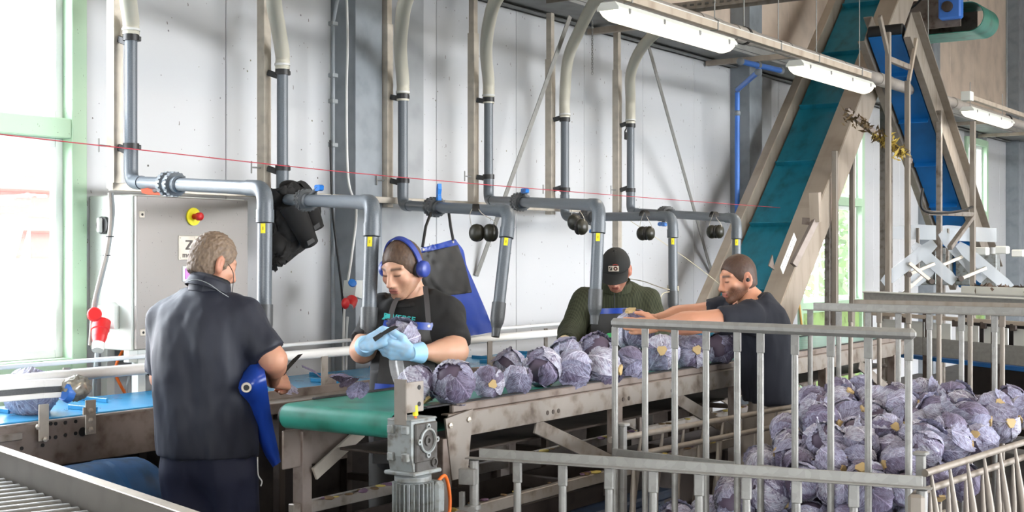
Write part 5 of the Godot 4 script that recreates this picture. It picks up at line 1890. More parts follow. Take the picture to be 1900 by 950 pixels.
	o = thing("pallet_cage", "low galvanised cage gate nearest the viewer, with a hook at its left post", "cage", ao + ax * 0.75 - az * 0.4)
	var wa := 1.51
	var xa := []
	for u in [960.0, 1044.0, 1130.0, 1212.0, 1297.0, 1385.0, 1478.0, 1584.0]:
		xa.append((along(ao, ao + ax * wa, u) - ao).dot(ax))
	tube_cage_gate(o, ao, ax, wa, 0.892, 0.14, xa, 0.0135, true, m)
	for e in [0.0, wa]:
		var p: Vector3 = ao + ax * e
		pcyl("end_post", p + Vector3(0, 0.0, 0), p + Vector3(0, 0.885, 0), 0.0168, m, o, -1, 16)
	var hk := ao + Vector3(0, 0.83, 0)
	pbar("hook_block", hk - ax * 0.045 - az * 0.02, hk + ax * 0.015 - az * 0.02, 0.03, 0.055, m, o)
	b = MB.new()
	b.prism(PackedVector2Array([Vector2(-0.045, 0.0), Vector2(-0.03, 0.0), Vector2(-0.03, -0.05), Vector2(0.015, -0.05), Vector2(0.015, -0.065), Vector2(-0.045, -0.062)]), 0.02, Transform3D(Basis(ax, Vector3.UP, ax.cross(Vector3.UP)), hk - Vector3(0, 0.055, 0) - az * 0.02))
	part("hook", b, m, o)
	pcyl("hook_ring", hk - Vector3(0, 0.115, 0), hk - Vector3(0, 0.10, 0), 0.024, m, o)
	pbox("end_block", Transform3D(Basis(ax, Vector3.UP, ax.cross(Vector3.UP)), ao + ax * (wa - 0.015) + Vector3(0, 0.84, 0)), Vector3(0.05, 0.07, 0.05), M.galv_dirty, o, 0.01)
	for yy in [0.17]:
		pbar("bottom_rail", ao + Vector3(0, yy, 0), ao + ax * wa + Vector3(0, yy, 0), 0.03, 0.03, m, o)
	for e in [0.0, wa]:
		pbar("side_rail", ao + ax * e + Vector3(0, 0.17, 0), ao + ax * e - az * 0.9 + Vector3(0, 0.17, 0), 0.03, 0.03, m, o)
	pbar("front_rail", ao - az * 0.9 + Vector3(0, 0.17, 0), ao + ax * wa - az * 0.9 + Vector3(0, 0.17, 0), 0.03, 0.03, m, o)
	for e in [0.04, wa - 0.04]:
		for z in [0.05, 0.85]:
			pbox("foot", mv(ao + ax * e - az * z + Vector3(0, 0.08, 0)), Vector3(0.08, 0.16, 0.08), M.galv_dirty, o)

const CS := 0.88
const CW := 1.32 * CS
const CD := 1.80 * CS
var cage_o := Vector3.ZERO
var cage_x := Vector3.RIGHT
var cage_z := Vector3.BACK
var gate_u := []

# ---------------------------------------------------------------- red cabbages
var protos := []
var leaf_meshes := []

# the veins of a cabbage leaf: a stout midrib, curved side ribs and a fine net; pale ribs on a bloomy violet ground
func leaf_textures() -> Array:
	var s := 384
	var alb := PackedByteArray()
	alb.resize(s * s * 3)
	var hgt := PackedByteArray()
	hgt.resize(s * s)
	var nz := FastNoiseLite.new()
	nz.seed = 77
	nz.frequency = 0.011
	nz.fractal_octaves = 4
	var n2 := FastNoiseLite.new()
	n2.seed = 12
	n2.frequency = 0.035
	var bloom := Color(0.64, 0.65, 0.71)
	var deep_c := Color(0.38, 0.33, 0.40)
	var vein := Color(0.90, 0.89, 0.93)
	for y in s:
		var t := float(y) / s
		for x in s:
			var a := (float(x) / s - 0.5) * 2.0
			var wob := nz.get_noise_2d(x, y)
			var net := n2.get_noise_2d(x, y)
			var q := absf(a)
			var mid := exp(-pow(a / (0.012 + 0.035 * t), 2.0))
			var ph := (t + q * 0.62 - q * q * 0.25 + wob * 0.06 + (0.055 if a > 0 else 0.0)) * 9.0
			var f := absf(ph - roundf(ph))
			var rib := exp(-pow(f / (0.06 + 0.03 * (1.0 - q)), 2.0)) * (1.0 - 0.35 * q)
			var ph2 := (t * 1.2 - q * 0.9 + wob * 0.12) * 17.0
			var f2 := absf(ph2 - roundf(ph2))
			var fine := exp(-pow(f2 / 0.13, 2.0)) * 0.5
			var f3 := absf(net)
			var v := clampf(maxf(mid, maxf(rib, fine * (0.45 + 0.5 * wob))) + 0.10 * exp(-pow(f3 / 0.06, 2.0)), 0.0, 1.0)
			var base := deep_c.lerp(bloom, clampf(0.74 + wob * 0.75, 0.0, 1.0))
			var edge := clampf((f - 0.12) * 9.0, 0.0, 1.0) * clampf((0.24 - f) * 9.0, 0.0, 1.0)
			base = base.lerp(deep_c, 0.5 * edge)
			var c := base.lerp(vein, v * 0.85)
			var k := (y * s + x)
			alb[k * 3] = int(c.r * 255); alb[k * 3 + 1] = int(c.g * 255); alb[k * 3 + 2] = int(c.b * 255)
			hgt[k] = int(clampf(0.35 + 0.5 * v + 0.10 * wob, 0.0, 1.0) * 255)
	var i1 := Image.create_from_data(s, s, false, Image.FORMAT_RGB8, alb)
	var i2 := Image.create_from_data(s, s, false, Image.FORMAT_L8, hgt)
	return [ImageTexture.create_from_image(i1), ImageTexture.create_from_image(i2)]

# one leaf wrapped on a head of radius 1: its stalk at the pole -y, its tip over the top
func leaf_shape(sd: int, reach: float, wide: float, lift: float) -> ArrayMesh:
	var nz := FastNoiseLite.new()
	nz.seed = sd
	nz.frequency = 1.1
	var nf := FastNoiseLite.new()
	nf.seed = sd + 50
	nf.frequency = 4.5
	var rows := []
	var nj := 16
	var ni := 18
	for j in nj + 1:
		var s := float(j) / nj
		var th := PI - 0.22 - s * reach
		var w := wide * pow(sin(PI * clampf(0.10 + 0.80 * s, 0, 1)), 0.55)
		var row := []
		for i in ni + 1:
			var t := (float(i) / ni - 0.5) * 2.0
			var ph := t * w / maxf(0.45, sin(th) + 0.25)
			var d0 := Vector3(sin(th) * sin(ph), cos(th), sin(th) * cos(ph))
			var rim := maxf(pow(absf(t), 4.0), pow(s, 5.0))
			var r := 1.0 + 0.05 * (1.0 - s) * exp(-t * t * 60.0)
			r += nz.get_noise_3dv(d0 * 1.4) * 0.07 + nf.get_noise_2d(s * 3.0, t * 2.0) * 0.035
			var f := (s + absf(t) * 0.62) * 9.0
			r += 0.026 * exp(-pow((f - roundf(f)) / 0.12, 2.0))
			r += rim * (lift + 0.14 * nf.get_noise_2d(s * 5.0 + 9.0, t * 5.0))
			row.append(d0 * r)
		rows.append(row)
	var b := MB.new()
	b.sheet(rows)
	return b.mesh()

func make_cabbages() -> void:
	var tx := leaf_textures()
	var lm: Array = []
	for k in 4:
		var tint: Color = [Color(0.95, 0.95, 0.99), Color(0.84, 0.84, 0.90), Color(0.65, 0.61, 0.69), Color(1, 1, 1)][k]
		var m := mat("cabbage_leaf_%d" % k, tint, 0.62)
		m.albedo_texture = tx[0]
		m.heightmap_enabled = false
		m.rim_enabled = true
		m.rim = 0.15
		lm.append(m)
	var img: Image = tx[1].get_image()
	img.convert(Image.FORMAT_RGBA8)
	img.bump_map_to_normal_map(5.0)
	var nt := ImageTexture.create_from_image(img)
	for m in lm:
		m.normal_enabled = true
		m.normal_texture = nt
		m.normal_scale = 0.9
	M["leaf_mats"] = lm
	var core := mat("cabbage_core", Color(0.33, 0.28, 0.35), 0.55)
	var cut := mat("cut_stem", Color(0.80, 0.69, 0.48), 0.6, 0.0, M.t_fine, 18.0)
	for k in 8:
		leaf_meshes.append(leaf_shape(100 + k, [2.35, 2.5, 2.1, 1.75, 2.3, 1.9, 2.45, 1.5][k], [1.15, 1.0, 1.2, 1.25, 1.05, 1.1, 1.2, 1.0][k], [0.0, 0.03, 0.05, 0.14, 0.02, 0.08, 0.0, 0.24][k]))
	var cb := MB.new()
	cb.ball(Vector3.ZERO, Vector3(0.94, 0.92, 0.94), Basis.IDENTITY, 14, 10)
	var core_mesh := cb.mesh()
	var sb := MB.new()
	var prof := PackedVector2Array()
	for i in 9:
		var a := TAU * i / 9.0
		prof.append(Vector2(cos(a), sin(a)) * (0.30 if i % 3 else 0.22))
	sb.prism(prof, 0.16, Transform3D(Basis(Vector3.RIGHT, Vector3.FORWARD, Vector3.UP).orthonormalized(), Vector3(0, -1.06, 0)))
	var stem_mesh := sb.mesh()
	for v in 6:
		rng.seed = 400 + v
		var o := Node3D.new()
		mpart("head", core_mesh, core, o)
		var nl := 6
		for k in nl:
			var me: Mesh = leaf_meshes[(v * 3 + k * 2 + (k / 4)) % 8] if k > 1 else leaf_meshes[[0, 4, 6][(v + k) % 3]]
			var sc := 0.955 + 0.017 * k
			var bs := Basis(Vector3.UP, TAU * k / 2.6 + v) .scaled(Vector3.ONE * sc)
			mpart("leaf", me, lm[(v + [0, 1, 0, 2, 3, 1][k]) % 4], o, Transform3D(bs, Vector3.ZERO))
		for k in 2:
			var flip := Basis(Vector3(0, 0, 1), PI + 0.35 * (k * 2 - 1)) * Basis(Vector3.UP, v + k * 2.4)
			mpart("leaf", leaf_meshes[[1, 6][k]], lm[(v + k * 2) % 3], o, Transform3D(flip.scaled(Vector3.ONE * (0.945 + 0.012 * k)), Vector3.ZERO))
		mpart("cut_stem", stem_mesh, cut, o)
		protos.append(o)

var cab_count := 0

# a cabbage of radius r at p, its cut stem pointing along stem
func cabbage(p: Vector3, r: float, stem: Vector3, spin: float, v: int, label: String, group := "") -> Node3D:
	var o: Node3D = protos[v % protos.size()].duplicate()
	o.name = numbered("red_cabbage")
	add_child(o)
	var y := -stem.normalized()
	var xf := aim(p, y, Vector3.FORWARD)
	o.transform = Transform3D(xf.basis * Basis(Vector3.UP, spin) * Basis.IDENTITY.scaled(Vector3(1, 0.96, 1) * r), p)
	tag(o, label, "cabbage", group)
	return o

func place_cabbages() -> void:
	# on the green belt: u, v, radius in pixels, stem direction in the picture (right, up, towards), look
	var belt := [
		[773, 713, 36, 0.6, -0.8, 0.3, "large pale red cabbage at the green belt's end, behind the upright steel angle"],
		[841, 709, 42, 0.2, -0.6, -0.8, "big strongly ribbed red cabbage, second from the left on the green belt"],
		[907, 710, 30, 0.25, 0.0, 0.95, "small red cabbage with a broad tan cut face, third on the green belt"],
		[960, 702, 28, -0.1, -0.9, 0.2, "small striped red cabbage on the green belt, right of the broadly cut one"],
		[945, 678, 30, -0.5, 0.3, -0.6, "frayed dark red cabbage in the belt's back row behind the small striped one"],
		[1006, 681, 37, 0.3, -0.7, -0.5, "tall dark purple red cabbage on the belt, left of the one with folded leaf"],
		[1064, 684, 36, -0.8, 0.0, 0.55, "red cabbage on the green belt with folded pale leaf and tan cut at left"],
		[1052, 654, 28, 0.3, 0.4, -0.8, "pale red cabbage in the back row under the cream glove"],
		[1106, 652, 34, -0.2, -0.5, -0.8, "red cabbage in the belt's back row left of the tall gate's first post"],
		[1117, 681, 37, 0.85, -0.1, 0.4, "dark purple red cabbage behind the first post of the tall cage gate"],
		[1170, 672, 30, 0.8, 0.15, 0.55, "red cabbage on the belt with a tan cut, between the gate's first two bars"],
		[1228, 655, 34, -0.1, 0.2, 0.95, "red cabbage with a tan cut facing out, below the hands of the bearded man"],
		[1284, 655, 32, 0.15, 0.25, 0.95, "red cabbage on the belt with triangular tan cut, between third and fourth gate bars"],
		[1262, 634, 24, -0.4, 0.2, -0.8, "small red cabbage in the back row behind the two with cut faces"],
		[1336, 646, 30, 0.4, -0.6, -0.6, "dark red cabbage on the belt, right of the one with the triangular cut"],
		[1362, 640, 24, 0.4, 0.4, -0.6, "last red cabbage on the green belt, beside the bearded man's waist"]]
	for k in belt.size():
		var e: Array = belt[k]
		var r := 0.07
		var d := 3.0
		for it in 3:
			d = (1.6 - 1.075 - r * 0.9) * 0.8269 * (2650.0 - e[0]) / (e[1] - 475.0)
			r = e[2] / (0.8269 * (2650.0 - e[0]) / d)
		d = clampf(d, 2.9, 3.32)
		var p := at(e[0], e[1], d)
		var st: Vector3 = rgt * e[3] + Vector3.UP * e[4] - fwd * e[5]
		cabbage(p, r * 0.98, st, k * 1.7, k * 5 + 1, e[6], "red cabbages on the green belt")
	# bowl of leaves on the blue belt at the left, and trimmed heads
	var q := at(58, 728, 4.95)
	cabbage(q, 0.108, Vector3(-0.1, -1, 0.1), 0.4, 2, "large bluish red cabbage on the blue belt behind the white guide profile")
	# the heap in the tall cage
	rng.seed = 99
	var pts := []
	var step := 0.148
	var cw := CW / CS
	var cd := CD / CS
	var nz := int(cd / (step * 0.87))
	for j in nz:
		var z := 0.085 + j * step * 0.87
		var x := 0.09 + (step * 0.5 if j % 2 else 0.0)
		while x < cw - 0.07:
			var f := smoothstep(0.12, 0.62, x / cw + 0.34 * smoothstep(0.1, 0.8, z / cd))
			var top := lerpf(0.42, 0.815, f) + 0.17 * z / cd + rng.randf_range(-0.03, 0.05)
			if z < 0.25: top -= 0.05
			var layers := 3 if z < 0.3 else (2 if z < 0.8 or x < 0.6 else 1)
			for l in layers:
				var y := top - 0.08 - l * 0.135
				if y > 0.22:
					pts.append([Vector3(x + rng.randf_range(-0.02, 0.02) + (0.05 if l % 2 else 0.0), y, z + rng.randf_range(-0.02, 0.02)), rng.randf_range(0.066, 0.084)])
			x += step
	# push overlapping heads apart
	for it in 14:
		for a in pts.size():
			for c in range(a + 1, pts.size()):
				var dv: Vector3 = pts[a][0] - pts[c][0]
				var need: float = (pts[a][1] + pts[c][1]) * 0.97
				if absf(dv.y) < need and absf(dv.x) < need and absf(dv.z) < need:
					var ln := dv.length()
					if ln < need and ln > 0.001:
						var mv2 := dv / ln * (need - ln) * 0.5
						pts[a][0] += mv2
						pts[c][0] -= mv2
			pts[a][0].x = clampf(pts[a][0].x, 0.085, cw - 0.085)
			pts[a][0].z = clampf(pts[a][0].z, 0.095, cd - 0.09)
	# name them by the gap of the gate they show in, counted from the top
	var rows := {}
	for e in pts:
		var w: Vector3 = cage_o + cage_x * e[0].x * CS + Vector3.UP * (1.6 - (1.6 - e[0].y) * CS) + cage_z * e[0].z * CS
		var px := pixel(w)
		var gap := 0
		while gap < gate_u.size() and px.x > gate_u[gap]:
			gap += 1
		if not rows.has(gap):
			rows[gap] = []
		rows[gap].append([px.y, w, e[1] * CS])
	var nth := ["", "first", "second", "third", "fourth", "fifth", "sixth", "seventh", "eighth", "ninth", "tenth", "eleventh", "twelfth", "thirteenth", "fourteenth", "fifteenth", "sixteenth", "seventeenth", "eighteenth", "nineteenth", "twentieth", "twenty-first", "twenty-second", "twenty-third", "twenty-fourth", "twenty-fifth", "twenty-sixth", "twenty-seventh", "twenty-eighth", "twenty-ninth", "thirtieth", "thirty-first", "thirty-second", "thirty-third"]
	var keys := rows.keys()
	keys.sort()
	var n := 0
	for g in keys:
		var l: Array = rows[g]
		l.sort_custom(func(a, b): return a[0] < b[0])
		for i in l.size():
			var where: String = "left of the gate's first upright" if g == 0 else ("right of the gate's last upright" if g == gate_u.size() else "between the %s and %s gate uprights" % [nth[g], nth[g + 1]])
			var rank: String = "topmost" if i == 0 else (nth[i + 1] + " from top" if i + 1 < nth.size() else "%dth from top" % (i + 1))
			var st := Vector3(rng.randfn(), rng.randfn() * 0.6 - 0.35, rng.randfn())
			if n % 5 == 0:
				st = -fwd + Vector3(rng.randfn() * 0.4, 0.35, rng.randfn() * 0.4)
			cabbage(l[i][1], l[i][2], st, rng.randf() * TAU, rng.randi() % 6, "heaped red cabbage %s, %s" % [where, rank], "red cabbages heaped in the tall cage")
			n += 1
	# loose leaves: on the heap, on the tray and on the belt
	var loose := [
		[1640, 735, 6.3, 0.115, "large pale outer leaf with torn edge on top of the heap's back", 3, Vector3(0.5, -0.5, 0.5)],
		[1795, 745, 5.9, 0.12, "big grey outer leaf standing up on the heap near the right edge", 2, Vector3(-0.4, -0.7, 0.5)],
		[1628, 800, 5.7, 0.105, "wide fan shaped grey leaf in the middle of the heap", 2, Vector3(-0.6, -0.6, 0.2)],
		[1745, 790, 5.5, 0.11, "pale cupped leaf in front on the heap, left of the right side flap", 3, Vector3(-0.4, -0.6, 0.7)],
		[1560, 800, 5.6, 0.10, "torn leaf hanging open between two uprights at the left of the heap", 7, Vector3(-0.7, -0.5, -0.1)]]
	for e in loose:
		var o := MeshInstance3D.new()
		o.name = numbered("cabbage_leaf")
		o.mesh = leaf_meshes[e[5]]
		o.material_override = M.leaf_mats[3]
		var p := deep(e[0], e[1], e[2] * CS)
		var xf := aim(p, -e[6], Vector3.FORWARD)
		o.transform = Transform3D(xf.basis * Basis.IDENTITY.scaled(Vector3(1.1, 0.85, 1.0) * e[3] * 0.9 * CS), p)
		add_child(o)
		tag(o, e[4], "leaf", "loose leaves on the heap")
	var scraps := [
		[520, 748, 4.42, 0.075, "purple and white leaf scrap in the tray left of the green belt's rounded end", 0.1],
		[565, 712, 4.66, 0.07, "violet leaf scrap lying on the edge of the blue belt beside the first rail post", 0.8],
		[632, 720, 4.45, 0.075, "long dark purple leaf scrap in the tray behind the green belt", 1.9],
		[655, 724, 4.36, 0.06, "small dark leaf scrap next to the long one in the tray", 3.0],
		[713, 722, 4.36, 0.05, "dark curled leaf scrap at the tray's edge beside the apron of the man with headphones", 4.2],
		[670, 752, 3.08, 0.05, "small cupped dark leaf lying alone on the green belt near its rounded end", 2.6]]
	for k in scraps.size():
		var e: Array = scraps[k]
		var o := MeshInstance3D.new()
		o.name = numbered("leaf_scrap")
		o.mesh = leaf_meshes[[3, 7, 5, 7, 3, 7][k]]
		o.material_override = M.leaf_mats[[0, 2, 2, 2, 2, 2][k]]
		var p := at(e[0], e[1], e[2])
		p.y = (0.90 if k < 5 else 1.074) + e[3] * 0.75
		if k == 1: p.y = 0.93 + e[3] * 0.75
		o.transform = Transform3D(Basis(Vector3.UP, e[5]) * Basis(Vector3.RIGHT, -PI * 0.5 if k < 5 else -1.2) * Basis.IDENTITY.scaled(Vector3(1, 1.0, 0.8) * e[3]), p)
		add_child(o)
		tag(o, e[4], "leaf", "leaf scraps")

# ---------------------------------------------------------------- bodies: distance fields meshed as surface nets
class Field:
	var o: Vector3
	var h: float
	var nx: int
	var ny: int
	var nz: int
	var k: float
	var a := PackedFloat32Array()

	func _init(lo: Vector3, hi: Vector3, cell: float, kk: float) -> void:
		o = lo
		h = cell
		k = kk
		nx = int(ceil((hi.x - lo.x) / cell)) + 1
		ny = int(ceil((hi.y - lo.y) / cell)) + 1
		nz = int(ceil((hi.z - lo.z) / cell)) + 1
		a.resize(nx * ny * nz)

	func span(lo: Vector3, hi: Vector3) -> Array:
		return [maxi(0, int((lo.x - o.x) / h)), mini(nx - 1, int((hi.x - o.x) / h) + 1), maxi(0, int((lo.y - o.y) / h)), mini(ny - 1, int((hi.y - o.y) / h) + 1), maxi(0, int((lo.z - o.z) / h)), mini(nz - 1, int((hi.z - o.z) / h) + 1)]

	# tapered capsule from p to q
	func bone(p: Vector3, q: Vector3, r1: float, r2: float) -> void:
		var m := maxf(r1, r2) + 2.2 * h + 1.6 / k
		var s := span(p.min(q) - Vector3.ONE * m, p.max(q) + Vector3.ONE * m)
		var ba := q - p
		var il := 1.0 / maxf(ba.length_squared(), 1e-9)
		var dr := r2 - r1
		for z in range(s[4], s[5] + 1):
			for y in range(s[2], s[3] + 1):
				var i: int = (z * ny + y) * nx + s[0]
				var pa := o + Vector3(s[0], y, z) * h - p
				for x in range(s[0], s[1] + 1):
					var t := clampf(pa.dot(ba) * il, 0.0, 1.0)
					var d := (pa - ba * t).length() - r1 - dr * t
					if d < m:
						a[i] += exp(-k * d)
					i += 1
					pa.x += h

	func ell(c: Vector3, r: Vector3, bs := Basis.IDENTITY) -> void:
		var rm := maxf(r.x, maxf(r.y, r.z)) + 2.2 * h + 1.6 / k
		var s := span(c - Vector3.ONE * rm, c + Vector3.ONE * rm)
		var inv := bs.transposed()
		var rr := r * r
		for z in range(s[4], s[5] + 1):
			for y in range(s[2], s[3] + 1):
				for x in range(s[0], s[1] + 1):
					var p := inv * (o + Vector3(x, y, z) * h - c)
					var k0 := (p / r).length()
					var k1 := maxf((p / rr).length(), 1e-6)
					var d := k0 * (k0 - 1.0) / k1
					a[(z * ny + y) * nx + x] += exp(-k * minf(d, 1.0))

	# keep only what lies behind the plane, within reach of pt
	func cut(pt: Vector3, n: Vector3, reach := 9.0) -> void:
		n = n.normalized()
		var s := span(pt - Vector3.ONE * reach, pt + Vector3.ONE * reach)
		for z in range(s[4], s[5] + 1):
			for y in range(s[2], s[3] + 1):
				var i: int = (z * ny + y) * nx + s[0]
				for x in range(s[0], s[1] + 1):
					if a[i] > 0.0:
						var p := o + Vector3(x, y, z) * h - pt
						if p.length() < reach:
							a[i] = minf(a[i], exp(-k * clampf(p.dot(n), -0.5, 0.5)))
					i += 1

	func carve(c: Vector3, r: Vector3, bs := Basis.IDENTITY) -> void:
		var m := maxf(r.x, maxf(r.y, r.z)) + 3.0 * h
		var s := span(c - Vector3.ONE * m, c + Vector3.ONE * m)
		var inv := bs.transposed()
		var rr := r * r
		for z in range(s[4], s[5] + 1):
			for y in range(s[2], s[3] + 1):
				for x in range(s[0], s[1] + 1):
					var i := (z * ny + y) * nx + x
					if a[i] > 0.0:
						var p := inv * (o + Vector3(x, y, z) * h - c)
						var k0 := (p / r).length()
						var d := k0 * (k0 - 1.0) / maxf((p / rr).length(), 1e-6)
						a[i] = minf(a[i], exp(k * clampf(d, -0.5, 0.5)))

	# add the surface to b; shade(position) gives a colour, wave(position, normal) a shift along the normal
	func emit(b: MB, shade, wave) -> void:
		var ids := {}
		var pts := PackedVector3Array()
		var cells := PackedInt32Array()
		var ik := -1.0 / k
		var offs := [0, 1, nx, nx + 1, nx * ny, nx * ny + 1, nx * ny + nx, nx * ny + nx + 1]
		var o1: int = offs[1]; var o2: int = offs[2]; var o3: int = offs[3]; var o4: int = offs[4]; var o5: int = offs[5]; var o6: int = offs[6]; var o7: int = offs[7]
		var edges := [[0, 1], [2, 3], [4, 5], [6, 7], [0, 2], [1, 3], [4, 6], [5, 7], [0, 4], [1, 5], [2, 6], [3, 7]]
		for z in nz - 1:
			for y in ny - 1:
				var i := (z * ny + y) * nx
				for x in nx - 1:
					var f0 := a[i] > 1.0
					if (a[i + o7] > 1.0) != f0 or (a[i + o1] > 1.0) != f0 or (a[i + o2] > 1.0) != f0 or (a[i + o4] > 1.0) != f0 or (a[i + o3] > 1.0) != f0 or (a[i + o5] > 1.0) != f0 or (a[i + o6] > 1.0) != f0:
						var acc := Vector3.ZERO
						var n := 0
						for e in edges:
							var va := a[i + offs[e[0]]]
							var vb := a[i + offs[e[1]]]
							if (va > 1.0) != (vb > 1.0):
								var la := log(maxf(va, 1e-9)) * ik
								var lb := log(maxf(vb, 1e-9)) * ik
								la = clampf(la, -h * 2.0, h * 2.0)
								lb = clampf(lb, -h * 2.0, h * 2.0)
								var t := la / (la - lb)
								var ca: int = e[0]
								var cb: int = e[1]
								acc += Vector3(ca & 1, (ca >> 1) & 1, ca >> 2).lerp(Vector3(cb & 1, (cb >> 1) & 1, cb >> 2), t)
								n += 1
						ids[i] = pts.size()
						pts.append(o + (Vector3(x, y, z) + acc / n) * h)
						cells.append(i)
					i += 1
		# faces
		var quads := PackedInt32Array()
		for c in cells:
			var f := a[c] > 1.0
			if (a[c + o1] > 1.0) != f and ids.has(c - nx) and ids.has(c - nx * ny) and ids.has(c - nx - nx * ny):
				quads.append_array([ids[c], ids[c - nx], ids[c - nx - nx * ny], ids[c - nx * ny]] if f else [ids[c], ids[c - nx * ny], ids[c - nx - nx * ny], ids[c - nx]])
			if (a[c + o2] > 1.0) != f and ids.has(c - 1) and ids.has(c - nx * ny) and ids.has(c - 1 - nx * ny):
				quads.append_array([ids[c], ids[c - nx * ny], ids[c - 1 - nx * ny], ids[c - 1]] if f else [ids[c], ids[c - 1], ids[c - 1 - nx * ny], ids[c - nx * ny]])
			if (a[c + o4] > 1.0) != f and ids.has(c - 1) and ids.has(c - nx) and ids.has(c - 1 - nx):
				quads.append_array([ids[c], ids[c - 1], ids[c - 1 - nx], ids[c - nx]] if f else [ids[c], ids[c - nx], ids[c - 1 - nx], ids[c - 1]])
		for pass_ in 2:
			var nn := PackedVector3Array()
			nn.resize(pts.size())
			for q in range(0, quads.size(), 4):
				var n := (pts[quads[q + 2]] - pts[quads[q]]).cross(pts[quads[q + 3]] - pts[quads[q + 1]])
				for j in 4:
					nn[quads[q + j]] += n
			if pass_ == 0:
				if wave == null:
					pass
				else:
					for v in pts.size():
						var n := nn[v].normalized()
						pts[v] += n * float(wave.call(pts[v], n))
					continue
			var base := b.v.size()
			for v in pts.size():
				if shade != null:
					b.col = shade.call(pts[v])
				b.vert(pts[v], nn[v].normalized())
			for q in range(0, quads.size(), 4):
				b.face(base + quads[q], base + quads[q + 1], base + quads[q + 2])
				b.face(base + quads[q], base + quads[q + 2], base + quads[q + 3])
			break

func lin(c: Color) -> Color:
	return c.srgb_to_linear()

# torso as stacked level capsules: slices of [centre, side axis, half width, half depth]
func stack(f: Field, slices: Array, grow: float) -> void:
	for j in slices.size() - 1:
		var s0: Array = slices[j]
		var s1: Array = slices[j + 1]
		var n := maxi(1, int(s0[0].distance_to(s1[0]) / 0.05))
		for i in n + (1 if j == slices.size() - 2 else 0):
			var t := float(i) / n
			var c: Vector3 = s0[0].lerp(s1[0], t)
			var ax: Vector3 = s0[1].lerp(s1[1], t)
			var hw: float = lerpf(s0[2], s1[2], t)
			var r: float = minf(lerpf(s0[3], s1[3], t), hw) + grow - 0.012
			var e := maxf(hw - lerpf(s0[3], s1[3], t), 0.0)
			f.bone(c - ax * e, c + ax * e, r, r)

func head_basis(look: Vector3, roll := 0.0) -> Basis:
	var z := look.normalized()
	var x := Vector3.UP.cross(z).normalized()
	var y := z.cross(x)
	return Basis(x, y, z) * Basis(Vector3.BACK, roll)

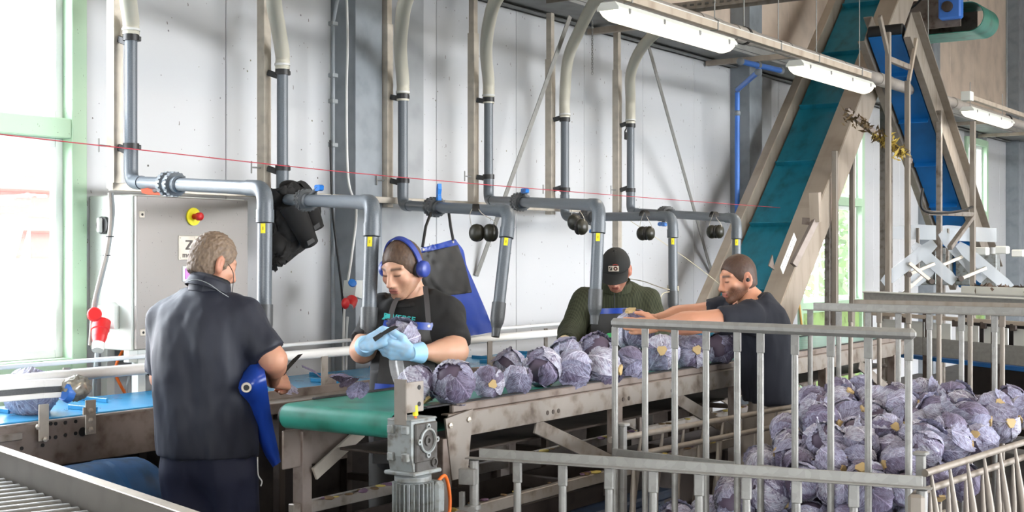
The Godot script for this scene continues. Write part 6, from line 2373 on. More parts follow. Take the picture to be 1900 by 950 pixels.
# head of about 0.25 m, meshed on its own fine grid; s scales it
func add_head(b: MB, c: Vector3, bs: Basis, s: float, look: Dictionary) -> void:
	var f := Field.new(c - Vector3.ONE * 0.17 * s, c + Vector3.ONE * 0.17 * s, 0.0042 * s, 170.0)
	var L := func(x: float, y: float, z: float) -> Vector3: return c + bs * (Vector3(x, y, z) * s)
	f.ell(L.call(0, 0.030, -0.012), Vector3(0.077, 0.093, 0.092) * s, bs)
	f.ell(L.call(0, -0.030, 0.030), Vector3(0.0625, 0.080, 0.060) * s, bs)
	var jw: float = look.get("jaw", 1.0)
	for e: float in [-1.0, 1.0]:
		f.bone(L.call(e * 0.056 * jw, -0.048, 0.0), L.call(e * 0.022, -0.098, 0.062), 0.017 * s, 0.015 * s)
		f.ell(L.call(e * 0.040, -0.022, 0.062), Vector3(0.023, 0.022, 0.020) * s, bs)
		f.bone(L.call(e * 0.012, 0.028, 0.086), L.call(e * 0.046, 0.030, 0.068), 0.010 * s, 0.008 * s)
		f.bone(L.call(e * 0.010, -0.040, 0.096), L.call(e * 0.006, -0.036, 0.104), 0.0075 * s, 0.007 * s)
	f.bone(L.call(0, -0.100, 0.066), L.call(0, -0.094, 0.070), 0.019 * s, 0.017 * s)
	f.bone(L.call(0, 0.016, 0.092), L.call(0, -0.034, 0.112), 0.0072 * s, 0.0105 * s)
	for e: float in [-1.0, 1.0]:
		f.carve(L.call(e * 0.031, 0.008, 0.103), Vector3(0.019, 0.012, 0.020) * s, bs)
	for e: float in [-1.0, 1.0]:
		f.ell(L.call(e * 0.031, 0.006, 0.074), Vector3(0.0145, 0.012, 0.0125) * s, bs)
	f.bone(L.call(-0.016, -0.0615, 0.089), L.call(0.016, -0.0615, 0.089), 0.0058 * s, 0.0058 * s)
	f.bone(L.call(-0.013, -0.0725, 0.088), L.call(0.013, -0.0725, 0.088), 0.0065 * s, 0.0065 * s)
	f.carve(L.call(0, -0.067, 0.102), Vector3(0.022, 0.0022, 0.007) * s, bs)
	# ears
	for e: float in [-1.0, 1.0]:
		var eb := bs * Basis(Vector3.UP, e * -0.35)
		f.ell(L.call(e * 0.083, -0.006, -0.014), Vector3(0.010, 0.033, 0.020) * s, eb)
		f.ell(L.call(e * 0.080, -0.032, -0.006), Vector3(0.009, 0.012, 0.010) * s, eb)
		f.carve(L.call(e * 0.094, 0.0, -0.010), Vector3(0.008, 0.019, 0.010) * s, eb)
	# neck stub, down the head's own axis
	var nk: Vector3 = look.get("neck", L.call(0, -0.13, -0.035))
	var n0: Vector3 = L.call(0, -0.035, -0.022)
	f.bone(n0, n0.lerp(nk, 0.8), 0.051 * s, 0.054 * s)
	var inv := bs.transposed()
	var base: Color = look.get("skin", Color(0.76, 0.58, 0.48))
	var warm := Color(0.70, 0.45, 0.37)
	var nz := FastNoiseLite.new()
	nz.seed = 8
	nz.frequency = 26.0
	var beard: float = look.get("beard", 0.0)
	var bcol: Color = look.get("beard_color", Color(0.30, 0.21, 0.16))
	var shade := func(w: Vector3) -> Color:
		var p := inv * (w - c) / s
		var col := base.lerp(warm, 0.08 + 0.10 * nz.get_noise_3dv(p * 1.0))
		var ax := absf(p.x)
		if p.z > 0.02:
			col = col.lerp(warm, 0.35 * exp(-(pow((ax - 0.040) / 0.018, 2) + pow((p.y + 0.025) / 0.02, 2))))
			col = col.lerp(warm, 0.25 * exp(-(pow(p.x / 0.014, 2) + pow((p.y + 0.036) / 0.016, 2))) * (1.0 if p.z > 0.09 else 0.0))
		if ax > 0.072:
			col = col.lerp(warm, 0.4)
		# beard and stubble
		var bd := smoothstep(-0.028, -0.062, p.y + 0.35 * maxf(0.0, 0.05 - p.z) - 0.015 * smoothstep(0.03, 0.06, ax))
		if p.z < -0.012 or p.y < -0.135:
			bd = 0.0
		if p.z > 0.07 and p.y > -0.058 and ax < 0.028:
			bd = 0.75 if p.y < -0.047 else 0.0
		if p.z > 0.078 and absf(p.y + 0.067) < 0.0125 and ax < 0.022:
			bd = 0.0
			col = base.lerp(Color(0.62, 0.36, 0.33), 0.7)
			if absf(p.y + 0.0672) < 0.002:
				col = Color(0.38, 0.18, 0.17)
		col = col.lerp(bcol, bd * beard * (0.8 + 0.3 * nz.get_noise_3dv(p * 6.0)))
		# brows, lids and lashes of eyes cast down
		if p.z > 0.055:
			var by := 0.030 - 0.08 * maxf(0.0, ax - 0.034)
			var br := exp(-pow((p.y - by) / 0.0062, 2)) * smoothstep(0.010, 0.016, ax) * smoothstep(0.056, 0.048, ax)
			col = col.lerp(look.get("brow", Color(0.32, 0.22, 0.16)), 0.95 * br)
			var ly := -0.0005 + 6.0 * pow(ax - 0.031, 2)
			var la := exp(-pow((p.y - ly) / 0.0030, 2)) * smoothstep(0.014, 0.018, ax) * smoothstep(0.048, 0.044, ax)
			col = col.lerp(Color(0.16, 0.10, 0.08), 0.85 * la)
			if ax < 0.012 and p.y < -0.040 and p.y > -0.049 and ax > 0.004:
				col = col.lerp(Color(0.30, 0.14, 0.12), 0.6)
		return lin(col)
	f.emit(b, shade, null)

# cropped hair as a shell over the skull
func hair_mesh(c: Vector3, bs: Basis, s: float, thick: float, col: Color, col2: Color, nape: float, front: Array, fuzz: float) -> MB:
	var f := Field.new(c - Vector3.ONE * 0.17 * s, c + Vector3.ONE * 0.17 * s, 0.0045 * s, 150.0)
	f.ell(c + bs * (Vector3(0, 0.030, -0.012) * s), (Vector3(0.077, 0.093, 0.092) + Vector3(0.6, 1.0, 0.8) * thick) * s, bs)
	f.ell(c + bs * (Vector3(0, -0.03, -0.035) * s), (Vector3(0.067, 0.07, 0.062) + Vector3(0.5, 0, 0.6) * thick) * s, bs)
	f.cut(c + bs * (Vector3(0, front[0], front[1]) * s), bs * Vector3(0, -front[2], front[3]))
	f.cut(c + bs * (Vector3(0, nape, 0) * s), bs * Vector3(0, -1, -0.15))
	for e: float in [-1.0, 1.0]:
		f.carve(c + bs * (Vector3(e * 0.092, -0.018, -0.006) * s), Vector3(0.024, 0.036, 0.026) * s, bs)
	var nz := FastNoiseLite.new()
	nz.seed = 4
	nz.frequency = 60.0
	var inv := bs.transposed()
	var shade := func(w: Vector3) -> Color:
		var p := inv * (w - c)
		var t := 0.5 + 0.7 * nz.get_noise_3d(p.x * 2.2, p.y * 0.7, p.z * 0.9)
		return lin(col.lerp(col2, clampf(t + 0.35 * clampf(-p.y * 8.0, 0.0, 1.0), 0.0, 1.0)))
	var wave := func(w: Vector3, _n: Vector3) -> float:
		var p := inv * (w - c)
		return fuzz * nz.get_noise_3d(p.x * 1.6, p.y * 0.8, p.z * 0.9)
	var b := MB.new()
	f.emit(b, shade, wave)
	return b

# a hand of five fingers: wrist w, fingers along d, palm facing n; side is 1 for a right hand, -1 for a left
func add_hand(b: MB, w: Vector3, d: Vector3, n: Vector3, side: float, curl: Array, s: float, col: Color, thumb_in := 0.5, fat := 1.0) -> void:
	d = d.normalized()
	n = (n - d * n.dot(d)).normalized()
	var t := d.cross(n) * side
	var f := Field.new(w - Vector3.ONE * 0.19 * s + d * 0.07 * s, w + Vector3.ONE * 0.19 * s + d * 0.07 * s, 0.0044 * s, 260.0)
	var offs := [0.031, 0.011, -0.010, -0.029]
	var lens := [[0.043, 0.026, 0.021], [0.047, 0.030, 0.022], [0.043, 0.028, 0.021], [0.033, 0.021, 0.018]]
	for i in 4:
		var k0: Vector3 = w + d * 0.012 * s + t * offs[i] * 0.62 * s
		var k1: Vector3 = w + d * (0.088 - 0.006 * absf(i - 1.2)) * s + t * offs[i] * s
		f.bone(k0, k1, 0.0145 * s * fat, 0.0115 * s * fat)
		var ang := 0.0
		var p := k1
		var spread: float = offs[i] * 1.6
		for j in 3:
			ang += curl[j] * (1.0 + 0.08 * i)
			var dir := (d * cos(ang) + n * sin(ang) + t * spread).normalized()
			var q: Vector3 = p + dir * lens[i][j] * s
			f.bone(p, q, (0.0097 - 0.0008 * j) * s * fat * (0.9 if i == 3 else 1.0), (0.0090 - 0.0008 * j) * s * fat * (0.9 if i == 3 else 1.0))
			p = q
	# heel of the hand, thumb
	f.bone(w - d * 0.01 * s, w + d * 0.03 * s, 0.022 * s * fat, 0.018 * s * fat)
	var m0 := w + d * 0.018 * s + t * 0.018 * s + n * 0.006 * s
	var m1 := m0 + (d * 0.62 + t * (0.78 - 0.5 * thumb_in) + n * (0.15 + 0.5 * thumb_in)).normalized() * 0.043 * s
	var m2 := m1 + (d * 0.85 + t * (0.4 - 0.5 * thumb_in) + n * (0.1 + 0.5 * thumb_in)).normalized() * 0.033 * s
	var m3 := m2 + (d * 0.9 + t * (0.2 - 0.5 * thumb_in) + n * (0.1 + 0.6 * thumb_in)).normalized() * 0.026 * s
	f.bone(m0, m1, 0.0155 * s * fat, 0.0118 * s * fat)
	f.bone(m1, m2, 0.0112 * s * fat, 0.0102 * s * fat)
	f.bone(m2, m3, 0.0102 * s * fat, 0.0086 * s * fat)
	var lc := lin(col)
	var lc2 := lin(col.lerp(Color(0.70, 0.43, 0.36), 0.18))
	var nz := FastNoiseLite.new()
	nz.frequency = 30.0
	f.emit(b, func(p: Vector3) -> Color: return lc.lerp(lc2, clampf(0.4 + nz.get_noise_3dv(p), 0, 1)), null)

func bounds(pts: Array, pad: float) -> Array:
	var lo := Vector3(INF, INF, INF)
	var hi := -lo
	for p: Vector3 in pts:
		lo = lo.min(p)
		hi = hi.max(p)
	return [lo - Vector3.ONE * pad, hi + Vector3.ONE * pad]

# one worker. J holds the joints in the hall, S the torso slices, the rest the looks
func worker(label: String, J: Dictionary, S: Array, look: Dictionary) -> Node3D:
	var foot: Vector3 = (J.lf + J.rf) * 0.5
	foot.y = 0.0
	var o := thing("person", label, "person", foot)
	var bs: Basis = look.basis
	var hs: float = look.get("head", 1.0)
	var skin: Color = look.get("skin", Color(0.76, 0.58, 0.48))
	var all: Array = [J.head, J.ls, J.rs, J.le, J.re, J.lw, J.rw, J.lf, J.rf, J.lh, J.rh, J.lk, J.rk]
	for s in S:
		all.append(s[0] + s[1] * (s[2] + 0.05))
		all.append(s[0] - s[1] * (s[2] + 0.05))
	var bb := bounds(all, 0.12)
	var b := MB.new()
	var arm: float = look.get("arm", 1.0)
	var tsc: float = look.get("thigh", 1.0)
	# body: neck, arms, trunk and legs as one skin
	var f := Field.new(bb[0], bb[1], 0.0125, 75.0)
	stack(f, S, -0.036)
	look["neck"] = J.neck
	var nb: Vector3 = J.head + bs * (Vector3(0, -0.055, -0.022) * hs)
	f.bone(nb, J.neck, 0.052 * hs, 0.062 * hs)
	f.bone(J.neck, J.ls.lerp(J.neck, 0.25), 0.045, 0.045)
	f.bone(J.neck, J.rs.lerp(J.neck, 0.25), 0.045, 0.045)
	for e in [["ls", "le", "lw"], ["rs", "re", "rw"]]:
		var sh: Vector3 = J[e[0]]
		var el: Vector3 = J[e[1]]
		var wr: Vector3 = J[e[2]]
		f.bone(sh, el, 0.050 * arm, 0.038 * arm)
		f.bone(sh.lerp(el, 0.5), el.lerp(wr, 0.0), 0.044 * arm, 0.038 * arm)
		var mid := el.lerp(wr, 0.28)
		f.bone(el, mid, 0.038 * arm, 0.042 * arm)
		var gl := 1.0 if look.get("gloves", []).is_empty() else 0.72
		f.bone(mid, wr - (wr - mid).normalized() * (1.0 - gl) * 0.09, 0.041 * arm, 0.027 * arm * lerpf(1.0, gl, 0.5))
	for e in [["lh", "lk", "lf"], ["rh", "rk", "rf"]]:
		f.bone(J[e[0]], J[e[1]], 0.075 * tsc, 0.05 * tsc)
		f.bone(J[e[1]], J[e[2]] + Vector3(0, 0.07, 0), 0.05 * tsc, 0.035 * tsc)
	var sk := lin(skin)
	var sk2 := lin(skin.lerp(Color(0.70, 0.45, 0.37), 0.28))
	var nz := FastNoiseLite.new()
	nz.frequency = 11.0
	f.emit(b, func(p: Vector3) -> Color: return sk.lerp(sk2, clampf(0.35 + nz.get_noise_3dv(p) * 0.6, 0.0, 1.0)), null)
	add_head(b, J.head, bs, hs, look)
	for h in look.get("hands", []):
		add_hand(b, h[0], h[1], h[2], h[3], h[4], h[5], skin, h[6])
	var sm: StandardMaterial3D = M.skin
	part("body", b, sm, o)
	for h in look.get("gloves", []):
		b = MB.new()
		add_hand(b, h[0], h[1], h[2], h[3], h[4], h[5], h[7], h[6], 1.1)
		if h.size() > 8:
			b.col = lin(h[7])
			var ca: Vector3 = h[0]
			var eb: Vector3 = J.le if ca.distance_to(J.le) < ca.distance_to(J.re) else J.re
			var cd := (eb - ca).normalized()
			b.tube(PackedVector3Array([ca - cd * 0.012, ca + cd * 0.02, ca + cd * 0.045]), [0.033, 0.040, 0.045], 16)
		part("glove", b, M.glove, o, h[9] if h.size() > 9 else "")
	# trousers
	b = MB.new()
	f = Field.new(Vector3(bb[0].x, -0.02, bb[0].z), Vector3(bb[1].x, S[-1][0].y + 0.18, bb[1].z), 0.015, 60.0)
	stack(f, [S[-2], S[-1]], -0.018)
	for e in [["lh", "lk", "lf"], ["rh", "rk", "rf"]]:
		f.bone(J[e[0]], J[e[1]], 0.098 * tsc, 0.080 * tsc)
		f.bone(J[e[1]], J[e[2]] + Vector3(0, 0.05, 0), 0.076 * tsc, 0.066 * tsc)
		f.cut(J[e[2]] + Vector3(0, 0.045, 0), Vector3.DOWN, 0.2)
	f.cut(S[-2][0] + Vector3(0, 0.06, 0), Vector3.UP)
	var fz := FastNoiseLite.new()
	fz.seed = 17
	fz.frequency = 3.0
	fz.fractal_octaves = 2
	var fold := func(p: Vector3, _n: Vector3) -> float: return fz.get_noise_3d(p.x * 2.4, p.y * 0.7, p.z * 2.4) * 0.016
	f.emit(b, null, fold)
	part("trousers", b, look.trousers, o)
	for e in ["lf", "rf"]:
		b = MB.new()
		f = Field.new(J[e] - Vector3(0.2, 0.08, 0.2), J[e] + Vector3(0.2, 0.16, 0.2), 0.01, 90.0)
		var toe: Vector3 = J[e] + look.face * 0.14
		f.bone(J[e] + Vector3(0, 0.055, 0) - look.face * 0.04, toe + Vector3(0, 0.04, 0), 0.05, 0.042)
		f.bone(J[e] + Vector3(0, 0.06, 0), J[e] + Vector3(0, 0.12, 0), 0.045, 0.04)
		f.cut(J[e] + Vector3(0, 0.003, 0), Vector3.DOWN)
		f.emit(b, null, null)
		part("shoe", b, M.shoe, o)
	# shirt with sleeves that end at a cuff
	b = MB.new()
	f = Field.new(Vector3(bb[0].x, S[-1][0].y - 0.2, bb[0].z), bb[1], 0.0115, 62.0)
	stack(f, S, look.get("loose", 0.0))
	var sl: float = look.get("sleeve", 0.55)
	var sg: float = look.get("sleeve_r", 0.064)
	f.bone(J.neck + Vector3(0, -0.015, 0), J.ls, 0.058, 0.062)
	f.bone(J.neck + Vector3(0, -0.015, 0), J.rs, 0.058, 0.062)
	for e in [["ls", "le", "lw"], ["rs", "re", "rw"]]:
		var sh: Vector3 = J[e[0]]
		var el: Vector3 = J[e[1]]
		var wr: Vector3 = J[e[2]]
		if sl <= 1.0:
			var cuff := sh.lerp(el, sl)
			f.bone(sh, cuff + (el - sh).normalized() * 0.03, sg, sg * 0.95)
			f.cut(cuff, el - sh, 0.13)
		else:
			var cuff := el.lerp(wr, sl - 1.0)
			f.bone(sh, el, sg, sg * 0.86)
			f.bone(el, cuff + (wr - el).normalized() * 0.03, sg * 0.88, sg * 0.66)
			f.cut(cuff, wr - el, 0.10)
	if look.has("hem"):
		f.cut(look.hem, Vector3.DOWN)
	f.cut(J.neck + (nb - J.neck).normalized() * look.get("collar_cut", 0.035), (nb - J.neck).normalized(), 0.12)
	var cf: float = look.get("folds", 0.008)
	var gz := FastNoiseLite.new()
	gz.seed = look.get("seed", 3)
	gz.frequency = 2.6
	gz.fractal_octaves = 3
	gz.domain_warp_enabled = true
	gz.domain_warp_amplitude = 0.12
	var wave := func(p: Vector3, _n: Vector3) -> float:
		var v := gz.get_noise_3d(p.x * 2.6, p.y * 0.75 + p.x * 0.3, p.z * 2.6)
		var rdg := 1.0 - absf(gz.get_noise_3d(p.x * 1.3 + 7.0, p.y * 0.8, p.z * 1.3)) * 3.0
		return cf * (v * 1.3 + 0.5 * clampf(rdg, -0.6, 1.0))
	f.emit(b, null, wave)
	part("shirt", b, look.shirt, o)
	# hair
	if look.has("hair"):
		var hr: Array = look.hair
		part("hair", hair_mesh(J.head, bs, hs, hr[0], hr[1], hr[2], hr[3], hr[4], hr[5]), M.hair, o)
	return o

# ring that lies on a neck opening
func collar(o: Node3D, c: Vector3, up: Vector3, rx: float, rz: float, right: Vector3, hgt: float, m: Material, called := "collar", gap := 0.0) -> void:
	var b := MB.new()
	var rows := []
	var y := up.normalized()
	var x := (right - y * right.dot(y)).normalized()
	var z := x.cross(y)
	for j in 5:
		var t := j / 4.0
		var row := []
		for i in 25:
			var a := gap + (TAU - 2.0 * gap) * i / 24.0
			var flare: float = [0.0, 0.004, 0.004, 0.010, 0.016][j]
			row.append(c + x * sin(a) * (rx + flare) + z * cos(a) * (rz + flare) + y * hgt * [-0.35, 0.5, 1.0, 0.6, 0.05][j])
		rows.append(row)
	b.slab(rows, 0.003)
	part(called, b, m, o)

func apron_sheet(rows_px: Array, z: float, m: Material, o: Node3D, called: String, bulge: float, cols := 13, th := 0.005) -> MeshInstance3D:
	var rows := []
	for j in rows_px.size() - 1:
		for s in 4 + (1 if j == rows_px.size() - 2 else 0):
			var t := s / 4.0
			var e := []
			for k in 5:
				e.append(cubic_interpolate(rows_px[j][k], rows_px[j + 1][k], rows_px[maxi(j - 1, 0)][k], rows_px[mini(j + 2, rows_px.size() - 1)][k], t))
			var row := []
			for i in cols:
				var x := float(i) / (cols - 1)
				row.append(deep(lerpf(e[0], e[2], x), lerpf(e[1], e[3], x), z + e[4] - bulge * sin(PI * x)))
			rows.append(row)
	var b := MB.new()
	b.slab(rows, th)
	return part(called, b, m, o)

func leg_joints(J: Dictionary, hip: Vector3, side: Vector3, face: Vector3, hw: float, stance: float) -> void:
	J.lh = hip - side * hw
	J.rh = hip + side * hw
	J.lf = Vector3(hip.x, 0.0, hip.z) - side * stance
	J.rf = Vector3(hip.x, 0.0, hip.z) + side * stance + face * 0.05
	J.lk = (J.lh + J.lf) * 0.5 + face * 0.03
	J.rk = (J.rh + J.rf) * 0.5 + face * 0.04

func build_people() -> void:
	var sk := mat("skin", Color(1, 1, 1), 0.5)
	sk.vertex_color_use_as_albedo = true
	sk.subsurf_scatter_enabled = true
	sk.subsurf_scatter_strength = 0.06
	var hm := mat("hair", Color(1, 1, 1), 0.6)
	hm.vertex_color_use_as_albedo = true
	var gm := mat("glove", Color(1, 1, 1), 0.5)
	gm.vertex_color_use_as_albedo = true
	mat("shoe", Color(0.10, 0.10, 0.10), 0.6)
	var wv: Texture2D = M.t_weave
	var polo := mat("polo_navy", Color(0.08, 0.10, 0.165), 0.62, 0.0, wv, 28.0)
	polo.rim_enabled = true
	polo.rim = 0.4
	var navy := mat("tee_navy", Color(0.10, 0.115, 0.165), 0.8, 0.0, wv, 28.0)
	var black := mat("tee_black", Color(0.10, 0.098, 0.10), 0.85, 0.0, wv, 28.0)
	var track := mat("track_navy", Color(0.095, 0.115, 0.215), 0.7, 0.0, wv, 24.0)
	var beige := mat("trousers_pale", Color(0.60, 0.56, 0.52), 0.85, 0.0, wv, 24.0)
	var dark := mat("trousers_dark", Color(0.16, 0.15, 0.135), 0.85, 0.0, wv, 24.0)
	# rib knit: upright ridges
	var ri := Image.create(128, 128, false, Image.FORMAT_RGB8)
	for y in 128:
		for x in 128:
			var q := 0.5 + 0.5 * cos(TAU * x / 16.0)
			var w := 0.62 + 0.38 * q * (0.88 + 0.12 * cos(TAU * y / 8.0))
			ri.set_pixel(x, y, Color(w, w, w))
	var knit := mat("knit_olive", Color(0.235, 0.25, 0.165), 0.95, 0.0, ImageTexture.create_from_image(ri), 9.0)
	var bib := mat("bib_dark", Color(0.175, 0.17, 0.165), 0.5, 0.0, M.t_smear, 4.0)
	var blue := mat("apron_vinyl", Color(0.11, 0.24, 0.58), 0.3)
	var b := MB.new()

	# ---------------- man in the navy polo shirt, seen from behind
	var J := {}
	var Z := 5.46
	var face := (rgt * 0.35 + fwd * 0.93).normalized()
	var side := (rgt * 0.95 - fwd * 0.30).normalized()
	J.head = deep(396, 489, Z + 0.04)
	J.neck = deep(380, 545, Z + 0.0)
	J.ls = deep(311, 594, Z + 0.06)
	J.rs = deep(452, 590, Z - 0.02)
	J.le = deep(302, 700, Z + 0.16)
	J.re = deep(508, 668, Z - 0.06)
	J.lw = deep(400, 730, Z + 0.42)
	J.rw = deep(506, 708, Z + 0.16)
	var S := [[deep(377, 572, Z), side, 0.125, 0.085], [deep(376, 600, Z), side, 0.185, 0.115], [deep(374, 650, Z), side, 0.200, 0.138], [deep(376, 700, Z + 0.01), side, 0.198, 0.145], [deep(381, 750, Z + 0.02), side, 0.198, 0.150], [deep(384, 800, Z + 0.02), side, 0.204, 0.152], [deep(385, 862, Z + 0.02), side, 0.205, 0.150]]
	leg_joints(J, deep(388, 880, Z + 0.02), side, face, 0.095, 0.12)
	var hb := head_basis(rgt * 0.72 + fwd * 0.62 - Vector3.UP * 0.36)
	var o := worker("man in a navy polo shirt seen from behind, holding a knife", J, S, {
		"basis": hb, "head": 0.97, "skin": Color(0.75, 0.555, 0.455), "arm": 1.08, "thigh": 1.1, "trousers": track, "face": face, "shirt": polo, "sleeve": 0.86, "sleeve_r": 0.078, "folds": 0.010, "loose": 0.006, "seed": 5,
		"hem": deep(384, 846, Z), "collar_cut": 0.035,
		"hair": [0.011, Color(0.56, 0.48, 0.40), Color(0.36, 0.30, 0.25), -0.078, [0.076, 0.078, 0.50, 0.86], 0.006],
		"hands": [[J.rw, fwd * 0.75 + rgt * 0.45 - Vector3.UP * 0.05, -rgt * 0.7 - Vector3.UP * 0.5 + fwd * 0.3, 1.0, [0.9, 1.2, 0.8], 1.02, 0.9], [J.lw, rgt * 0.8 + fwd * 0.3, Vector3.UP * 0.6 + fwd * 0.5, -1.0, [0.4, 0.5, 0.3], 1.0, 0.3]]})
	collar(o, J.neck + Vector3(0.0, 0.012, 0) + rgt * 0.010, Vector3.UP * 0.9 + rgt * 0.22 + fwd * 0.2, 0.076, 0.080, rgt, 0.055, polo)
	# white piping on the collar and hem, sleeve seam
	b = MB.new()
	b.tube(spline([deep(349, 522, Z - 0.09), deep(366, 519, Z - 0.11), deep(388, 527, Z - 0.115), deep(408, 541, Z - 0.10), deep(424, 551, Z - 0.07)], 6), 0.002, 5)
	part("collar_piping", b, M.cable_grey, o)
	ptube("earphone_wire", spline([deep(424, 490, Z - 0.03), deep(432, 505, Z - 0.045), deep(433, 520, Z - 0.04), deep(431, 540, Z - 0.04), deep(430, 556, Z - 0.03)]), 0.0016, M.rubber, o, 5)
	ptube("drawstring", spline([deep(478, 848, Z - 0.02), deep(479, 880, Z - 0.03), deep(486, 893, Z - 0.03), deep(484, 902, Z - 0.03)]), 0.003, M.cable_white, o, 5)
	# his blue apron swinging out at the right
	var ap := thing("apron", "blue vinyl apron with a brass eyelet worn by the man in the navy polo shirt", "apron", deep(500, 866, Z + 0.1))
	apron_sheet([[463, 672, 487, 668, -0.02], [444, 720, 492, 700, -0.11], [464, 748, 497, 738, -0.05], [476, 780, 502, 774, 0.0], [482, 815, 509, 808, 0.05], [493, 842, 515, 838, 0.08], [508, 866, 519, 857, 0.10]], Z, blue, ap, "skirt", 0.03)
	var ec := deep(457, 719, Z - 0.145)
	b = MB.new()
	b.lathe([Vector2(0.011, 0), Vector2(0.021, 0.001), Vector2(0.019, 0.006), Vector2(0.012, 0.006), Vector2(0.011, 0)], aim(ec, -fwd + rgt * 0.2), 18)
	part("eyelet", b, M.stainless, ap)
	pcyl("eyelet_hole", ec, ec - fwd * 0.004, 0.011, M.rubber, ap, -1, 14)
	# his knife
	var k0 := deep(519, 700, Z + 0.22)
	var k1 := deep(529, 688, Z + 0.23)
	var k2 := deep(559, 654, Z + 0.27)
	knife(k0, k1, k2, "long dark-bladed trimming knife held by the man in the navy polo shirt")

	# ---------------- man with blue headphones
	J = {}
	Z = 5.82
	face = (-fwd * 0.90 - rgt * 0.40).normalized()
	side = (rgt * 0.92 - fwd * 0.36).normalized()
	J.head = deep(747, 499, Z - 0.06)
	J.neck = deep(768, 560, Z + 0.0)
	J.rs = deep(706, 582, Z + 0.05)
	J.ls = deep(828, 584, Z - 0.02)
	J.re = deep(673, 650, Z - 0.10)
	J.le = deep(845, 652, Z - 0.18)
	J.rw = deep(679, 640, Z - 0.32)
	J.lw = deep(766, 655, Z - 0.34)
	S = [[deep(768, 565, Z), side, 0.120, 0.085], [deep(768, 592, Z), side, 0.175, 0.110], [deep(768, 640, Z), side, 0.190, 0.132], [deep(764, 690, Z), side, 0.186, 0.135], [deep(762, 740, Z), side, 0.182, 0.135], [deep(762, 790, Z), side, 0.184, 0.13], [deep(762, 840, Z), side, 0.185, 0.13]]
	leg_joints(J, deep(762, 850, Z), side, face, 0.09, 0.12)
	# head turned to the work, eyes down
	hb = head_basis(-fwd * 0.80 - rgt * 0.50 - Vector3.UP * 0.34)
	var lb := Color(0.62, 0.80, 0.93)
	o = worker("young man in black T-shirt, blue headphones and pale blue gloves trimming a red cabbage", J, S, {
		"basis": hb, "head": 1.0, "skin": Color(0.77, 0.60, 0.50), "jaw": 1.06, "beard": 0.45, "beard_color": Color(0.45, 0.33, 0.25), "brow": Color(0.30, 0.20, 0.14), "arm": 1.12, "trousers": dark, "face": face, "shirt": black, "sleeve": 0.80, "sleeve_r": 0.076, "folds": 0.009, "seed": 9,
		"collar_cut": 0.035, "hair": [0.006, Color(0.36, 0.27, 0.20), Color(0.24, 0.175, 0.13), -0.05, [0.070, 0.082, 0.50, 0.86], 0.002],
		"gloves": [[J.rw, rgt * 0.85 + Vector3.UP * 0.40 - fwd * 0.12, -Vector3.UP * 0.5 + fwd * 0.75, 1.0, [1.0, 1.3, 0.9], 1.08, 0.8, lb, 1, "pale blue glove"], [J.lw, -rgt * 0.95 + Vector3.UP * 0.14 + fwd * 0.05, fwd * 0.8 + Vector3.UP * 0.4, -1.0, [0.35, 0.5, 0.35], 1.1, 0.1, lb, 1, "pale blue glove"]]})
	collar(o, J.neck + Vector3(0, 0.004, 0) - rgt * 0.01 - fwd * 0.012, Vector3.UP - fwd * 0.25 - rgt * 0.15, 0.074, 0.076, rgt, 0.014, black, "neckband")
	# lettering on the chest
	var teal := mat("print_teal", Color(0.20, 0.68, 0.66), 0.7)
	var tp := deep(741, 590, Z - 0.155)
	var tb := Basis(side, Vector3.UP, face) * Basis(Vector3.BACK, -0.11)
	mpart("chest_print", text_mesh("DIVERSE", 0.034, 0.003), teal, o, Transform3D(tb * Basis.IDENTITY.scaled(Vector3(1.12, 1, 1)), tp - o.position))
	b = MB.new()
	b.prism(PackedVector2Array([Vector2(-0.018, -0.012), Vector2(0.004, 0.014), Vector2(0.018, 0.014), Vector2(0.018, -0.004), Vector2(0.0, -0.004), Vector2(-0.006, -0.012)]), 0.003, Transform3D(tb, deep(716, 588, Z - 0.150)))
	part("chest_emblem", b, teal, o)
	# headphones
	var hp := thing("headphones", "blue over-ear headphones on the man in the black T-shirt", "headphones", J.head)
	b = MB.new()
	var rows := []
	for j in 2:
		var row := []
		for i in 21:
			var a := PI * (0.0 + i / 20.0)
			row.append(J.head + hb * Vector3(cos(a) * 0.095, 0.012 + sin(a) * 0.128, -0.012 + (j - 0.5) * 0.026))
		rows.append(row)
	b.slab(rows, 0.007)
	var hblue := mat("headphone_blue", Color(0.20, 0.27, 0.58), 0.38)
	part("headband", b, hblue, hp)
	for e: float in [-1.0, 1.0]:
		b = MB.new()
		b.lathe([Vector2(0, 0.032), Vector2(0.026, 0.032), Vector2(0.034, 0.026), Vector2(0.036, 0.012), Vector2(0.036, 0.0), Vector2(0.0, 0.0)], aim(J.head + hb * Vector3(e * 0.087, -0.004, -0.012), hb.x * e), 24, true)
		part("ear_cup", b, hblue, hp)
		b = MB.new()
		b.lathe([Vector2(0.0, 0.004), Vector2(0.034, 0.004), Vector2(0.038, -0.006), Vector2(0.034, -0.018), Vector2(0.0, -0.018)], aim(J.head + hb * Vector3(e * 0.087, -0.004, -0.012), hb.x * e), 24, true)
		part("ear_pad", b, M.rubber, hp)
	# apron: dark bib, blue band, neck straps
	ap = thing("apron", "dark bib apron with a blue top band worn by the man with blue headphones", "apron", deep(755, 720, Z - 0.16))
	apron_sheet([[716, 598, 802, 606, -0.135], [708, 640, 808, 645, -0.15], [704, 680, 806, 685, -0.16], [700, 716, 800, 722, -0.165], [696, 790, 800, 792, -0.17], [692, 860, 800, 860, -0.17]], Z, bib, ap, "bib", 0.035)
	apron_sheet([[714, 594, 802, 599, -0.143], [712, 602, 803, 607, -0.143], [711, 608, 803, 613, -0.145]], Z, blue, ap, "top_band", 0.035)
